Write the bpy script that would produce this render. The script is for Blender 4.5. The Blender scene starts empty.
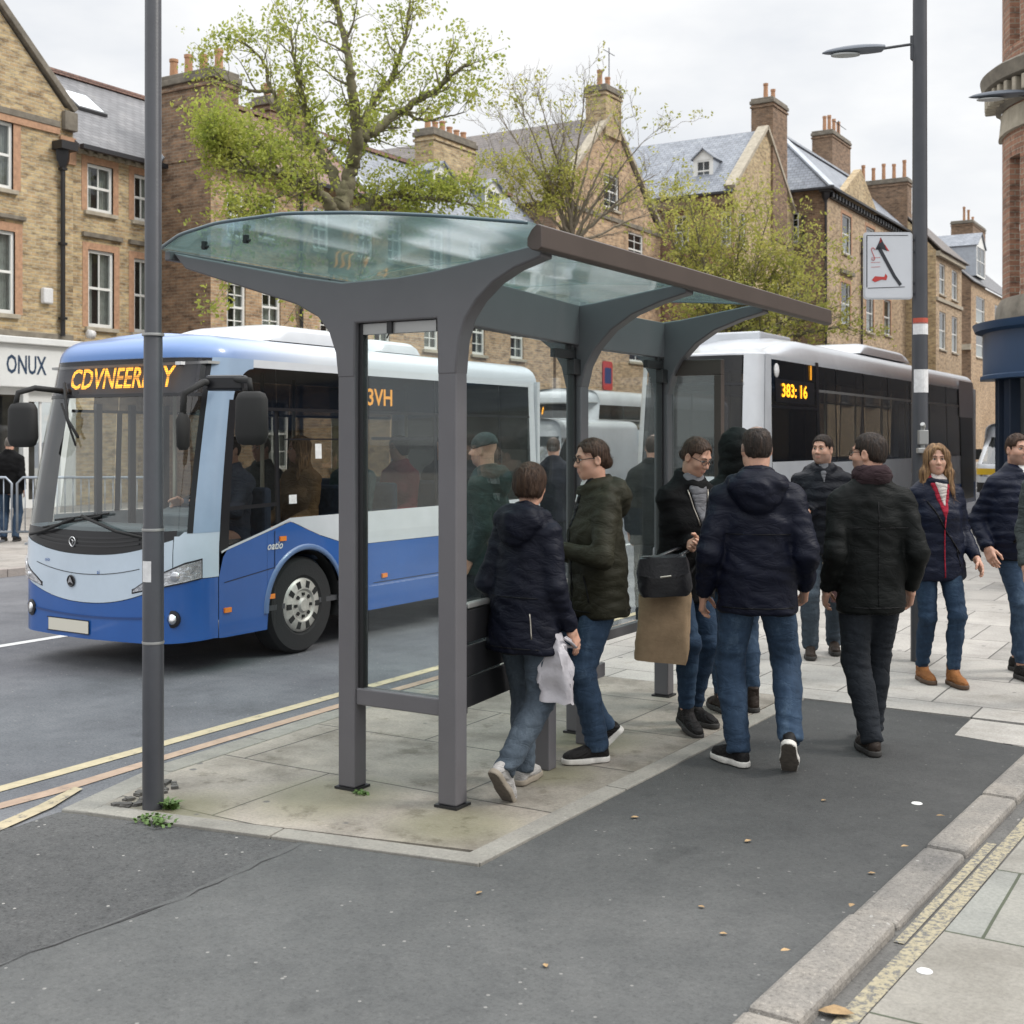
import bpy, math, random
import numpy as np
from mathutils import Vector, Matrix, noise as mnoise
R_ = math.radians
rnd = random.Random(7)
scene = bpy.context.scene
COL = scene.collection
A0 = math.atan(760/1250.)          # the street runs along +Y; the camera looks 31.3 deg to its left
CA, SA = math.cos(A0), math.sin(A0)

# ------------------------------------------------------------------ materials
def mat(name, col, rough=.6, metal=0., var=0., vscale=3., bump=0., bscale=40., spec=.5, col2=None, sheen=0., coat=0., emit=0.):
    m = bpy.data.materials.new(name); m.use_nodes = True
    nt = m.node_tree; b = nt.nodes['Principled BSDF']
    b.inputs['Base Color'].default_value = (*col, 1); b.inputs['Roughness'].default_value = rough
    b.inputs['Metallic'].default_value = metal; b.inputs['Specular IOR Level'].default_value = spec
    if sheen: b.inputs['Sheen Weight'].default_value = sheen
    if coat: b.inputs['Coat Weight'].default_value = coat; b.inputs['Coat Roughness'].default_value = .06
    if emit: b.inputs['Emission Color'].default_value = (*col, 1); b.inputs['Emission Strength'].default_value = emit
    tc = None
    if var or col2 or bump: tc = nt.nodes.new('ShaderNodeTexCoord')
    if var or col2:
        n = nt.nodes.new('ShaderNodeTexNoise'); n.inputs['Scale'].default_value = vscale; n.inputs['Detail'].default_value = 6
        n.inputs['Roughness'].default_value = .65
        nt.links.new(tc.outputs['Object'], n.inputs['Vector'])
        r = nt.nodes.new('ShaderNodeValToRGB'); r.color_ramp.elements[0].position = .3; r.color_ramp.elements[1].position = .7
        c2 = col2 or tuple(min(1, c*(1+var)) for c in col)
        c1 = col if col2 else tuple(c*(1-var) for c in col)
        r.color_ramp.elements[0].color = (*c1, 1); r.color_ramp.elements[1].color = (*c2, 1)
        nt.links.new(n.outputs['Fac'], r.inputs['Fac']); nt.links.new(r.outputs['Color'], b.inputs['Base Color'])
    if bump:
        n2 = nt.nodes.new('ShaderNodeTexNoise'); n2.inputs['Scale'].default_value = bscale; n2.inputs['Detail'].default_value = 4
        nt.links.new(tc.outputs['Object'], n2.inputs['Vector'])
        bp = nt.nodes.new('ShaderNodeBump'); bp.inputs['Strength'].default_value = bump; bp.inputs['Distance'].default_value = .01
        nt.links.new(n2.outputs['Fac'], bp.inputs['Height']); nt.links.new(bp.outputs['Normal'], b.inputs['Normal'])
    return m

class NT:
    """small node-graph helper"""
    def __init__(s, m): s.t = m.node_tree; s.b = s.t.nodes.get('Principled BSDF')
    def n(s, typ, **kw):
        x = s.t.nodes.new(typ)
        for k, v in kw.items():
            if k.startswith('i_'):
                key = k[2:].replace('_', ' '); x.inputs[key].default_value = v
            else: setattr(x, k, v)
        return x
    def l(s, a, b): s.t.links.new(a, b)
    def ramp(s, fac, stops):
        r = s.n('ShaderNodeValToRGB'); e = r.color_ramp.elements
        while len(e) < len(stops): e.new(.5)
        for i, (p, c) in enumerate(stops): e[i].position = p; e[i].color = (*c, 1) if len(c) == 3 else c
        s.l(fac, r.inputs['Fac']); return r.outputs['Color']
    def mix(s, fac, a, b, mode='MIX'):
        x = s.n('ShaderNodeMix', data_type='RGBA', blend_type=mode)
        if isinstance(fac, (int, float)): x.inputs[0].default_value = fac
        else: s.l(fac, x.inputs[0])
        for i, q in ((6, a), (7, b)):
            if isinstance(q, tuple): x.inputs[i].default_value = (*q, 1)
            else: s.l(q, x.inputs[i])
        return x.outputs[2]

def brick_mat(name, c1, c2, mortar, tint=None, scale=1.0, soot=.5):
    m = bpy.data.materials.new(name); m.use_nodes = True; g = NT(m)
    uv = g.n('ShaderNodeUVMap'); tc = g.n('ShaderNodeTexCoord')
    br = g.n('ShaderNodeTexBrick'); br.offset = .5
    br.inputs['Scale'].default_value = 1; br.inputs['Brick Width'].default_value = .235*scale; br.inputs['Row Height'].default_value = .085*scale
    br.inputs['Mortar Size'].default_value = .010*scale; br.inputs['Mortar Smooth'].default_value = .3; br.inputs['Bias'].default_value = 0
    br.inputs['Color1'].default_value = (*c1, 1); br.inputs['Color2'].default_value = (*c2, 1); br.inputs['Mortar'].default_value = (*mortar, 1)
    g.l(uv.outputs['UV'], br.inputs['Vector'])
    # per-brick spread of dark and light bricks
    n1 = g.n('ShaderNodeTexNoise', i_Scale=5.5, i_Detail=5., i_Roughness=.75)
    mp = g.n('ShaderNodeMapping'); mp.inputs['Scale'].default_value = (.45, 1.2, 1); g.l(uv.outputs['UV'], mp.inputs['Vector']); g.l(mp.outputs['Vector'], n1.inputs['Vector'])
    dk = g.ramp(n1.outputs['Fac'], [(.37, (.34, .31, .30)), (.49, (.9, .9, .9)), (.66, (1.3, 1.24, 1.14))])
    c = g.mix(.85, br.outputs['Color'], dk, 'MULTIPLY')
    n2 = g.n('ShaderNodeTexNoise', i_Scale=.45, i_Detail=4.)
    g.l(tc.outputs['Object'], n2.inputs['Vector'])
    st = g.ramp(n2.outputs['Fac'], [(.35, (.72, .68, .62)), (.6, (1.05, 1.05, 1.05))])
    c = g.mix(soot, c, st, 'MULTIPLY')
    g.l(c, g.b.inputs['Base Color']); g.b.inputs['Roughness'].default_value = .9
    bp = g.n('ShaderNodeBump', i_Strength=.6, i_Distance=.012); g.l(br.outputs['Fac'], bp.inputs['Height']); bp.invert = True
    g.l(bp.outputs['Normal'], g.b.inputs['Normal'])
    return m

def slate_mat(name, c1, c2, w=.28, h=.2):
    m = bpy.data.materials.new(name); m.use_nodes = True; g = NT(m)
    uv = g.n('ShaderNodeUVMap')
    br = g.n('ShaderNodeTexBrick'); br.offset = .5
    for k, v in (('Scale', 1), ('Brick Width', w), ('Row Height', h), ('Mortar Size', .012), ('Mortar Smooth', .2), ('Bias', 0)): br.inputs[k].default_value = v
    br.inputs['Color1'].default_value = (*c1, 1); br.inputs['Color2'].default_value = (*c2, 1); br.inputs['Mortar'].default_value = (*[x*.4 for x in c1], 1)
    g.l(uv.outputs['UV'], br.inputs['Vector'])
    n1 = g.n('ShaderNodeTexNoise', i_Scale=1.6, i_Detail=6., i_Roughness=.7); g.l(uv.outputs['UV'], n1.inputs['Vector'])
    st = g.ramp(n1.outputs['Fac'], [(.3, (.6, .6, .6)), (.55, (1, 1, 1)), (.75, (1.35, 1.32, 1.2))])
    c = g.mix(.9, br.outputs['Color'], st, 'MULTIPLY')
    g.l(c, g.b.inputs['Base Color']); g.b.inputs['Roughness'].default_value = .55
    bp = g.n('ShaderNodeBump', i_Strength=.5, i_Distance=.02); bp.invert = True
    g.l(br.outputs['Fac'], bp.inputs['Height']); g.l(bp.outputs['Normal'], g.b.inputs['Normal'])
    return m

def glass_mat(name, tint, refl=1.0, dirt=0., dirtcol=(.5, .52, .5), rough=.02, ior=1.5):
    m = bpy.data.materials.new(name); m.use_nodes = True; g = NT(m); t = g.t
    for x in list(t.nodes): t.nodes.remove(x)
    out = g.n('ShaderNodeOutputMaterial'); tr = g.n('ShaderNodeBsdfTransparent'); tr.inputs[0].default_value = (*tint, 1)
    gl = g.n('ShaderNodeBsdfGlossy'); gl.inputs['Roughness'].default_value = rough; gl.inputs['Color'].default_value = (refl, refl, refl, 1)
    fr = g.n('ShaderNodeFresnel', i_IOR=ior)
    # the same fresnel whichever side the pane is seen from
    ge = g.n('ShaderNodeNewGeometry'); nm = g.n('ShaderNodeVectorMath', operation='SCALE')
    mm = g.n('ShaderNodeMath', operation='MULTIPLY_ADD'); g.l(ge.outputs['Backfacing'], mm.inputs[0]); mm.inputs[1].default_value = -2; mm.inputs[2].default_value = 1
    g.l(ge.outputs['Normal'], nm.inputs[0]); g.l(mm.outputs[0], nm.inputs['Scale'])
    iv = g.n('ShaderNodeMath', operation='MULTIPLY_ADD'); g.l(ge.outputs['Backfacing'], iv.inputs[0]); iv.inputs[1].default_value = 1/ior-ior; iv.inputs[2].default_value = ior
    g.l(iv.outputs[0], fr.inputs['IOR'])
    mx = g.n('ShaderNodeMixShader'); g.l(fr.outputs[0], mx.inputs[0]); g.l(tr.outputs[0], mx.inputs[1]); g.l(gl.outputs[0], mx.inputs[2])
    last = mx.outputs[0]
    if dirt:
        df = g.n('ShaderNodeBsdfDiffuse'); df.inputs[0].default_value = (*dirtcol, 1)
        tl = g.n('ShaderNodeBsdfTranslucent'); tl.inputs[0].default_value = (*dirtcol, 1)
        ad = g.n('ShaderNodeMixShader'); ad.inputs[0].default_value = .5; g.l(df.outputs[0], ad.inputs[1]); g.l(tl.outputs[0], ad.inputs[2])
        tc = g.n('ShaderNodeTexCoord'); nz = g.n('ShaderNodeTexNoise', i_Scale=3.5, i_Detail=8., i_Roughness=.7); g.l(tc.outputs['Object'], nz.inputs['Vector'])
        rm = g.n('ShaderNodeMapRange'); rm.inputs[1].default_value = .35; rm.inputs[2].default_value = .75; rm.inputs[3].default_value = dirt*.4; rm.inputs[4].default_value = dirt*1.5
        g.l(nz.outputs['Fac'], rm.inputs[0])
        m2 = g.n('ShaderNodeMixShader'); g.l(rm.outputs[0], m2.inputs[0]); g.l(last, m2.inputs[1]); g.l(ad.outputs[0], m2.inputs[2]); last = m2.outputs[0]
    g.l(last, out.inputs[0])
    return m

def emit_mat(name, col, s):
    m = bpy.data.materials.new(name); m.use_nodes = True; g = NT(m)
    g.b.inputs['Base Color'].default_value = (.02, .02, .02, 1)
    g.b.inputs['Emission Color'].default_value = (*col, 1); g.b.inputs['Emission Strength'].default_value = s
    return m

# ------------------------------------------------------------------ mesh builder
def rot_z(a): c, s = math.cos(a), math.sin(a); return np.array([[c, -s, 0], [s, c, 0], [0, 0, 1.]])
def rot_x(a): c, s = math.cos(a), math.sin(a); return np.array([[1, 0, 0], [0, c, -s], [0, s, c.real]]) if False else np.array([[1., 0, 0], [0, c, -s], [0, s, c]])
def rot_y(a): c, s = math.cos(a), math.sin(a); return np.array([[c, 0, s], [0, 1., 0], [-s, 0, c]])

class MB:
    def __init__(s): s.v = []; s.f = []; s.m = []
    def add(s, verts, faces, mi=0):
        o = len(s.v); s.v += [tuple(map(float, p)) for p in verts]
        for f in faces: s.f.append(tuple(o+i for i in f)); s.m.append(mi)
        return s
    def box(s, x0, x1, y0, y1, z0, z1, mi=0):
        return s.add([(x0,y0,z0),(x1,y0,z0),(x1,y1,z0),(x0,y1,z0),(x0,y0,z1),(x1,y0,z1),(x1,y1,z1),(x0,y1,z1)],
              [(3,2,1,0),(4,5,6,7),(0,1,5,4),(1,2,6,5),(2,3,7,6),(3,0,4,7)], mi)
    def obox(s, c, half, M=None, mi=0):
        M = np.eye(3) if M is None else M; c = np.array(c)
        pts = [c + M @ (np.array(k)*np.array(half)) for k in ((-1,-1,-1),(1,-1,-1),(1,1,-1),(-1,1,-1),(-1,-1,1),(1,-1,1),(1,1,1),(-1,1,1))]
        return s.add(pts, [(3,2,1,0),(4,5,6,7),(0,1,5,4),(1,2,6,5),(2,3,7,6),(3,0,4,7)], mi)
    def bar(s, a, b, w, h, mi=0):
        a = np.array(a, float); b = np.array(b, float); d = b-a; L = np.linalg.norm(d); d /= L
        up = np.array([0, 0, 1.]) if abs(d[2]) < .95 else np.array([1., 0, 0])
        sx = np.cross(d, up); sx /= np.linalg.norm(sx); sz = np.cross(sx, d)
        return s.obox((a+b)/2, (w/2, L/2, h/2), np.stack([sx, d, sz], 1), mi)
    def tube(s, pts, rad, n=8, mi=0, cap=True):
        pts = [np.array(p, float) for p in pts]; k = len(pts)
        if not hasattr(rad, '__len__'): rad = [rad]*k
        ref = None; rings = []
        for i in range(k):
            d = pts[min(i+1, k-1)] - pts[max(i-1, 0)]; d /= (np.linalg.norm(d)+1e-9)
            if ref is None: ref = np.array([0, 0, 1.]) if abs(d[2]) < .9 else np.array([1., 0, 0])
            u = np.cross(d, ref); u /= (np.linalg.norm(u)+1e-9); w = np.cross(u, d); ref = w
            rings.append([pts[i] + rad[i]*(math.cos(2*math.pi*j/n)*u + math.sin(2*math.pi*j/n)*w) for j in range(n)])
        vs = [p for r in rings for p in r]; fs = []
        for i in range(k-1):
            for j in range(n):
                j2 = (j+1) % n; fs.append((i*n+j, (i+1)*n+j, (i+1)*n+j2, i*n+j2))
        if cap: fs.append(tuple(range(n))); fs.append(tuple((k-1)*n+j for j in reversed(range(n))))
        return s.add(vs, fs, mi)
    def lathe(s, prof, c=(0,0,0), n=20, mi=0, M=None):
        M = np.eye(3) if M is None else M; c = np.array(c, float); vs = []; fs = []
        for r, z in prof:
            for j in range(n):
                a = 2*math.pi*j/n; vs.append(c + M @ np.array([r*math.cos(a), r*math.sin(a), z]))
        k = len(prof)
        for i in range(k-1):
            for j in range(n):
                j2 = (j+1) % n; fs.append((i*n+j, i*n+j2, (i+1)*n+j2, (i+1)*n+j))
        fs.append(tuple(reversed(range(n)))); fs.append(tuple((k-1)*n+j for j in range(n)))
        return s.add(vs, fs, mi)
    def prism(s, poly, fn0, fn1, mi=0):
        """poly of 2-D points; fn0/fn1 map (a,b) to 3-D on either end"""
        n = len(poly); vs = [fn0(*p) for p in poly] + [fn1(*p) for p in poly]
        fs = [tuple(range(n)), tuple(n+i for i in reversed(range(n)))]
        for i in range(n): j = (i+1) % n; fs.append((i, n+i, n+j, j))
        return s.add(vs, fs, mi)
    def sheet(s, pts, mi=0): return s.add(pts, [tuple(range(len(pts)))], mi)
    def grid(s, G, mi=0, flip=False, closed=False):
        nu = len(G); nv = len(G[0]); vs = [p for r in G for p in r]; fs = []
        for i in range(nu-1):
            for j in range(nv-1 if not closed else nv):
                j2 = (j+1) % nv
                f = (i*nv+j, (i+1)*nv+j, (i+1)*nv+j2, i*nv+j2); fs.append(f[::-1] if flip else f)
        return s.add(vs, fs, mi)
    def build(s, name, mats, parent=None, smooth=False, bevel=0., local=False, recalc=True, seg=2):
        me = bpy.data.meshes.new(name)
        off = (0, 0, 0) if (parent is None or local) else worldloc(parent)
        me.from_pydata([(p[0]-off[0], p[1]-off[1], p[2]-off[2]) for p in s.v], [], s.f)
        mats = mats if isinstance(mats, (list, tuple)) else [mats]
        for m in mats: me.materials.append(m)
        me.polygons.foreach_set('material_index', s.m)
        if recalc:
            import bmesh
            bm = bmesh.new(); bm.from_mesh(me); bmesh.ops.recalc_face_normals(bm, faces=bm.faces[:]); bm.to_mesh(me); bm.free()
        box_uv(me)
        if smooth is True: me.polygons.foreach_set('use_smooth', [True]*len(me.polygons))
        elif smooth: 
            me.polygons.foreach_set('use_smooth', [True]*len(me.polygons)); me.set_sharp_from_angle(angle=R_(smooth))
        me.update()
        o = bpy.data.objects.new(name, me); COL.objects.link(o)
        if parent is not None: o.parent = parent
        if bevel:
            b = o.modifiers.new('Bevel', 'BEVEL'); b.width = bevel; b.segments = seg; b.limit_method = 'ANGLE'; b.angle_limit = R_(40)
        return o

def worldloc(o):
    x = np.zeros(3)
    while o is not None: x = x + np.array(o.location); o = o.parent
    return x

def box_uv(me):
    n = len(me.polygons)
    if not n: return
    uvl = me.uv_layers.new(name='UVMap'); nv = len(me.vertices); nl = len(me.loops)
    co = np.empty(nv*3, np.float32); me.vertices.foreach_get('co', co); co = co.reshape(-1, 3)
    no = np.empty(n*3, np.float32); me.polygons.foreach_get('normal', no); no = no.reshape(-1, 3)
    lt = np.empty(n, np.int32); me.polygons.foreach_get('loop_total', lt)
    li = np.empty(nl, np.int32); me.loops.foreach_get('vertex_index', li)
    fi = np.repeat(np.arange(n), lt); N = no[fi]; C = co[li]
    t = np.stack([-N[:, 1], N[:, 0], np.zeros(nl)], 1); ln = np.linalg.norm(t, axis=1)
    flat = ln < .15
    t[flat] = (1, 0, 0); ln[flat] = 1; t /= ln[:, None]
    b = np.cross(N, t)
    uv = np.stack([(C*t).sum(1), (C*b).sum(1)], 1).astype(np.float32)
    uvl.data.foreach_set('uv', uv.ravel())

def empty(name, loc, rz=0.):
    o = bpy.data.objects.new(name, None); o.empty_display_size = .1; COL.objects.link(o)
    o.location = loc; o.rotation_euler = (0, 0, rz); return o
def tag(o, label=None, cat=None, group=None, kind=None):
    if label: o['label'] = label
    if cat: o['category'] = cat
    if group: o['group'] = group
    if kind: o['kind'] = kind
    return o
def thing(name, label, cat, loc=(0, 0, 0), rz=0., group=None): return tag(empty(name, loc, rz), label, cat, group)
def struct(o): o['kind'] = 'structure'; return o
def copy_tree(o, parent=None):
    c = o.copy(); COL.objects.link(c)
    if parent is not None: c.parent = parent
    for ch in list(o.children): copy_tree(ch, c)
    return c

def text_pts(body, size, bold=False, shear=0.):
    cu = bpy.data.curves.new('lettering', 'FONT'); cu.body = body; cu.size = size; cu.align_x = 'CENTER'; cu.align_y = 'CENTER'
    cu.resolution_u = 2; cu.shear = shear; cu.offset = .018*size if bold else 0
    o = bpy.data.objects.new('lettering', cu); COL.objects.link(o)
    bpy.context.view_layer.update()
    dg = bpy.context.evaluated_depsgraph_get(); me = o.evaluated_get(dg).to_mesh()
    vs = [tuple(v.co) for v in me.vertices]; fs = [tuple(p.vertices) for p in me.polygons]
    o.evaluated_get(dg).to_mesh_clear(); bpy.data.objects.remove(o); bpy.data.curves.remove(cu)
    return vs, fs
def lettering(mb, body, size, c, ux, uz, mi=0, bold=False, sx=1., shear=0.):
    vs, fs = text_pts(body, size, bold, shear); c = np.array(c, float); ux = np.array(ux, float); uz = np.array(uz, float)
    mb.add([c + ux*v[0]*sx + uz*v[1] for v in vs], fs, mi)

# ------------------------------------------------------------------ signed-distance modelling for bodies and clothes
def sd_cone(P, a, b, ra, rb):
    a = np.asarray(a, np.float32); b = np.asarray(b, np.float32); ba = b-a; d = P-a
    h = np.clip((d@ba)/max(float(ba@ba), 1e-9), 0, 1)
    q = d - h[:, None]*ba
    return np.sqrt((q*q).sum(1)) - (ra+(rb-ra)*h)
def sd_ell(P, c, r):
    r = np.asarray(r, np.float32); q = (P-np.asarray(c, np.float32))/r
    k0 = np.sqrt((q*q).sum(1))+1e-6; q2 = q/r; k1 = np.sqrt((q2*q2).sum(1))+1e-6
    return k0*(k0-1)/k1
def sd_box(P, c, half, r=0.):
    q = np.abs(P-np.asarray(c, np.float32))-(np.asarray(half, np.float32)-r)
    return np.sqrt((np.maximum(q, 0)**2).sum(1)) + np.minimum(q.max(1), 0) - r
def smin(a, b, k):
    h = np.maximum(k-np.abs(a-b), 0)/k
    return np.minimum(a, b)-h*h*k*.25
def smax(a, b, k): return -smin(-a, -b, k)
def mesh_sdf(fn, lo, hi, h):
    lo = np.array(lo, np.float32); hi = np.array(hi, np.float32)
    n = np.ceil((hi-lo)/h).astype(int)+2
    ax = [lo[i]+h*np.arange(n[i], dtype=np.float32) for i in range(3)]
    X, Y, Z = np.meshgrid(*ax, indexing='ij'); P = np.stack([X.ravel(), Y.ravel(), Z.ravel()], 1)
    N = len(P)
    if N > 30000:      # narrow band: a coarse pass first, full sampling only near the surface
        K = 4; cn = [(m+K-1)//K+1 for m in n]; ca = [lo[i]+h*K*np.arange(cn[i], dtype=np.float32) for i in range(3)]
        CX = np.meshgrid(*ca, indexing='ij'); cv = fn(np.stack([c.ravel() for c in CX], 1)).reshape(cn)
        ii = [np.minimum((np.arange(m)+K//2)//K, cn[i]-1) for i, m in enumerate(n)]; v = cv[np.ix_(*ii)].astype(np.float32).ravel()
        near = np.abs(v) < h*K*1.9; v[near] = fn(P[near]); v = v.reshape(n)
    else: v = fn(P).reshape(n)
    s = v < 0
    s0 = [slice(0, -1), slice(1, None)]
    cnt = sum(s[s0[a], s0[b], s0[c]].astype(np.int8) for a in (0, 1) for b in (0, 1) for c in (0, 1))
    act = (cnt > 0) & (cnt < 8); idx = np.argwhere(act)
    if len(idx) == 0: return np.zeros((0, 3)), []
    cid = -np.ones(act.shape, np.int64); cid[tuple(idx.T)] = np.arange(len(idx))
    cor = {(a, b, c): v[idx[:, 0]+a, idx[:, 1]+b, idx[:, 2]+c] for a in (0, 1) for b in (0, 1) for c in (0, 1)}
    acc = np.zeros((len(idx), 3), np.float32); w = np.zeros(len(idx), np.float32)
    keys = list(cor)
    for k1 in keys:
        for axi in range(3):
            if k1[axi]: continue
            k2 = tuple(1 if i == axi else k1[i] for i in range(3)); a = cor[k1]; b = cor[k2]; ch = (a < 0) != (b < 0)
            t = np.where(ch, a/(np.where(ch, a-b, 1)), 0)
            p = np.zeros((len(idx), 3), np.float32); p[:] = k1; p[:, axi] += t
            acc += np.where(ch[:, None], p, 0); w += ch
    V = lo + h*(idx + acc/w[:, None])
    F = []
    for axi in range(3):
        o1, o2 = (axi+1) % 3, (axi+2) % 3
        sl = [slice(None)]*3; sl[axi] = slice(0, -1); sa = s[tuple(sl)]; sl[axi] = slice(1, None); sb = s[tuple(sl)]
        e = np.argwhere(sa != sb)
        e = e[(e[:, o1] > 0) & (e[:, o2] > 0) & (e[:, o1] < n[o1]-1) & (e[:, o2] < n[o2]-1)]
        if not len(e): continue
        inside = sa[tuple(e.T)]
        def cc(d1, d2):
            q = e.copy(); q[:, o1] -= d1; q[:, o2] -= d2; return cid[tuple(q.T)]
        q = np.stack([cc(1, 1), cc(0, 1), cc(0, 0), cc(1, 0)], 1)
        q = np.where(inside[:, None], q, q[:, ::-1]); F.append(q)
    F = np.concatenate(F); F = F[(F >= 0).all(1)]
    return V, F
def norms(V, F):
    n = np.zeros_like(V); a = np.cross(V[F[:, 2]]-V[F[:, 0]], V[F[:, 3]]-V[F[:, 1]])
    for i in range(4): np.add.at(n, F[:, i], a)
    return n/(np.linalg.norm(n, axis=1)[:, None]+1e-9)
def obj_np(name, V, F, mats, parent, mi=None, smooth=True):
    me = bpy.data.meshes.new(name); me.from_pydata(V.tolist(), [], F.tolist() if hasattr(F, 'tolist') else F)
    mats = mats if isinstance(mats, (list, tuple)) else [mats]
    for m in mats: me.materials.append(m)
    if mi is not None: me.polygons.foreach_set('material_index', np.asarray(mi, np.int32))
    if smooth: me.polygons.foreach_set('use_smooth', [True]*len(me.polygons))
    me.update(); o = bpy.data.objects.new(name, me); COL.objects.link(o)
    if parent is not None: o.parent = parent
    return o
# ------------------------------------------------------------------ people
def skin_mat(name, c):
    m = mat(name, c, .5, var=.10, vscale=25, bump=.08, bscale=220)
    b = m.node_tree.nodes['Principled BSDF']; b.inputs['Subsurface Weight'].default_value = .12; b.inputs['Subsurface Radius'].default_value = (.01, .004, .002); b.inputs['Subsurface Scale'].default_value = .6
    return m
SKIN = skin_mat('skin', (.48, .27, .19)); LIP = mat('lips', (.42, .205, .155), .5); STUB = skin_mat('shaved_skin', (.33, .20, .15))
EYEW = mat('eye_white', (.62, .58, .54), .25); IRIS = mat('eye_iris', (.03, .02, .015), .2); BROW = mat('eyebrow', (.07, .042, .03), .8)
SCALP = skin_mat('cropped_scalp', (.19, .12, .09))
def hair_mat(name, c1, c2):
    m = bpy.data.materials.new(name); m.use_nodes = True; g = NT(m)
    tc = g.n('ShaderNodeTexCoord'); mp = g.n('ShaderNodeMapping'); mp.inputs['Scale'].default_value = (90, 90, 9); g.l(tc.outputs['Object'], mp.inputs['Vector'])
    n = g.n('ShaderNodeTexNoise', i_Scale=1., i_Detail=4.); g.l(mp.outputs['Vector'], n.inputs['Vector'])
    g.l(g.ramp(n.outputs['Fac'], [(.35, c1), (.65, c2)]), g.b.inputs['Base Color']); g.b.inputs['Roughness'].default_value = .6; g.b.inputs['Specular IOR Level'].default_value = .3
    bp = g.n('ShaderNodeBump', i_Strength=1., i_Distance=.012); g.l(n.outputs['Fac'], bp.inputs['Height']); g.l(bp.outputs['Normal'], g.b.inputs['Normal'])
    return m
HAIR_DK = hair_mat('dark_hair', (.010, .007, .006), (.035, .022, .015)); HAIR_BR = hair_mat('brown_hair', (.022, .011, .007), (.06, .032, .018))
HAIR_HL = hair_mat('highlighted_hair', (.07, .035, .018), (.30, .18, .085)); HAIR_GY = hair_mat('grey_hair', (.08, .07, .06), (.2, .18, .16))
def creases(g, tc, sc, st, b, stretch):
    mp = g.n('ShaderNodeMapping'); mp.inputs['Scale'].default_value = (1, 1, stretch); mp.inputs['Rotation'].default_value = (0, .35, .2); g.l(tc.outputs['Object'], mp.inputs['Vector'])
    n1 = g.n('ShaderNodeTexNoise', i_Scale=sc, i_Detail=3., i_Roughness=.55, i_Distortion=.6); g.l(mp.outputs['Vector'], n1.inputs['Vector'])
    a = g.n('ShaderNodeMath', operation='SUBTRACT'); g.l(n1.outputs['Fac'], a.inputs[0]); a.inputs[1].default_value = .5
    ab = g.n('ShaderNodeMath', operation='ABSOLUTE'); g.l(a.outputs[0], ab.inputs[0]); pw = g.n('ShaderNodeMath', operation='POWER'); g.l(ab.outputs[0], pw.inputs[0]); pw.inputs[1].default_value = .6
    n2 = g.n('ShaderNodeTexNoise', i_Scale=55., i_Detail=6., i_Roughness=.7); g.l(tc.outputs['Object'], n2.inputs['Vector'])
    m = g.n('ShaderNodeMath', operation='MULTIPLY_ADD'); g.l(n2.outputs['Fac'], m.inputs[0]); m.inputs[1].default_value = .12; g.l(pw.outputs[0], m.inputs[2])
    bp = g.n('ShaderNodeBump', i_Strength=b, i_Distance=st); g.l(m.outputs[0], bp.inputs['Height']); g.l(bp.outputs['Normal'], g.b.inputs['Normal'])
def cloth(name, c, rough=.75, sheen=.0, b=.75):
    m = mat(name, c, rough, var=.2, vscale=9, sheen=sheen, spec=.16)
    g = NT(m); tc = g.n('ShaderNodeTexCoord'); creases(g, tc, 7.5, .020, b, 2.0)
    return m
def denim(name, c, fade):
    m = bpy.data.materials.new(name); m.use_nodes = True; g = NT(m); tc = g.n('ShaderNodeTexCoord')
    n = g.n('ShaderNodeTexNoise', i_Scale=4.0, i_Detail=9., i_Roughness=.78); mp0 = g.n('ShaderNodeMapping'); mp0.inputs['Scale'].default_value = (1.6, 1.6, .7); g.l(tc.outputs['Object'], mp0.inputs['Vector']); g.l(mp0.outputs['Vector'], n.inputs['Vector'])
    g.l(g.ramp(n.outputs['Fac'], [(.32, tuple(x*.6 for x in c)), (.52, c), (.74, fade)]), g.b.inputs['Base Color']); g.b.inputs['Roughness'].default_value = .85
    g.b.inputs['Specular IOR Level'].default_value = .25
    creases(g, tc, 8., .016, .5, 1.7)
    return m
J_NAVY = cloth('navy_jacket', (.0040, .0050, .0115), .6, 0., 0.42); J_NAVY2 = cloth('navy_shell', (.0036, .0048, .0125), .55, 0., 0.34); J_OLIVE = cloth('olive_jacket', (.021, .020, .012), .65, 0., 0.42)
J_BLACK = cloth('black_coat', (.0035, .0035, .004), .8, 0., 0.28); J_BLKG = cloth('black_green_jacket', (.0034, .0044, .0042), .65, 0., 0.3); J_PUFF = cloth('black_puffer', (.006, .007, .011), .5, 0., 0.4)
J_DKNAVY = cloth('dark_navy_quilt', (.005, .0075, .019), .5, 0., 0.36); J_GREY = cloth('grey_green_coat', (.05, .06, .06), .8); J_RED = cloth('maroon_coat', (.20, .03, .04), .8); J_TEAL = cloth('teal_coat', (.04, .09, .10), .8)
C_WHITE = cloth('pale_shirt', (.55, .55, .54), .8); C_GREY = cloth('grey_shirt', (.13, .13, .14), .85); C_RED = cloth('red_lining', (.25, .015, .03), .8); C_SCARF = cloth('patterned_scarf', (.035, .022, .025), .95)
C_PALESC = cloth('pale_scarf', (.42, .38, .36), .95); C_TRIM = cloth('dark_trim', (.006, .006, .007), .5)
D_BLUE = denim('blue_denim', (.027, .050, .088), (.085, .128, .18)); D_GREYB = denim('grey_blue_denim', (.050, .066, .085), (.095, .12, .145)); D_DARK = denim('dark_denim', (.012, .015, .020), (.028, .034, .042)); D_NAVY = denim('slim_navy_denim', (.017, .036, .068), (.042, .075, .115))
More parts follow.
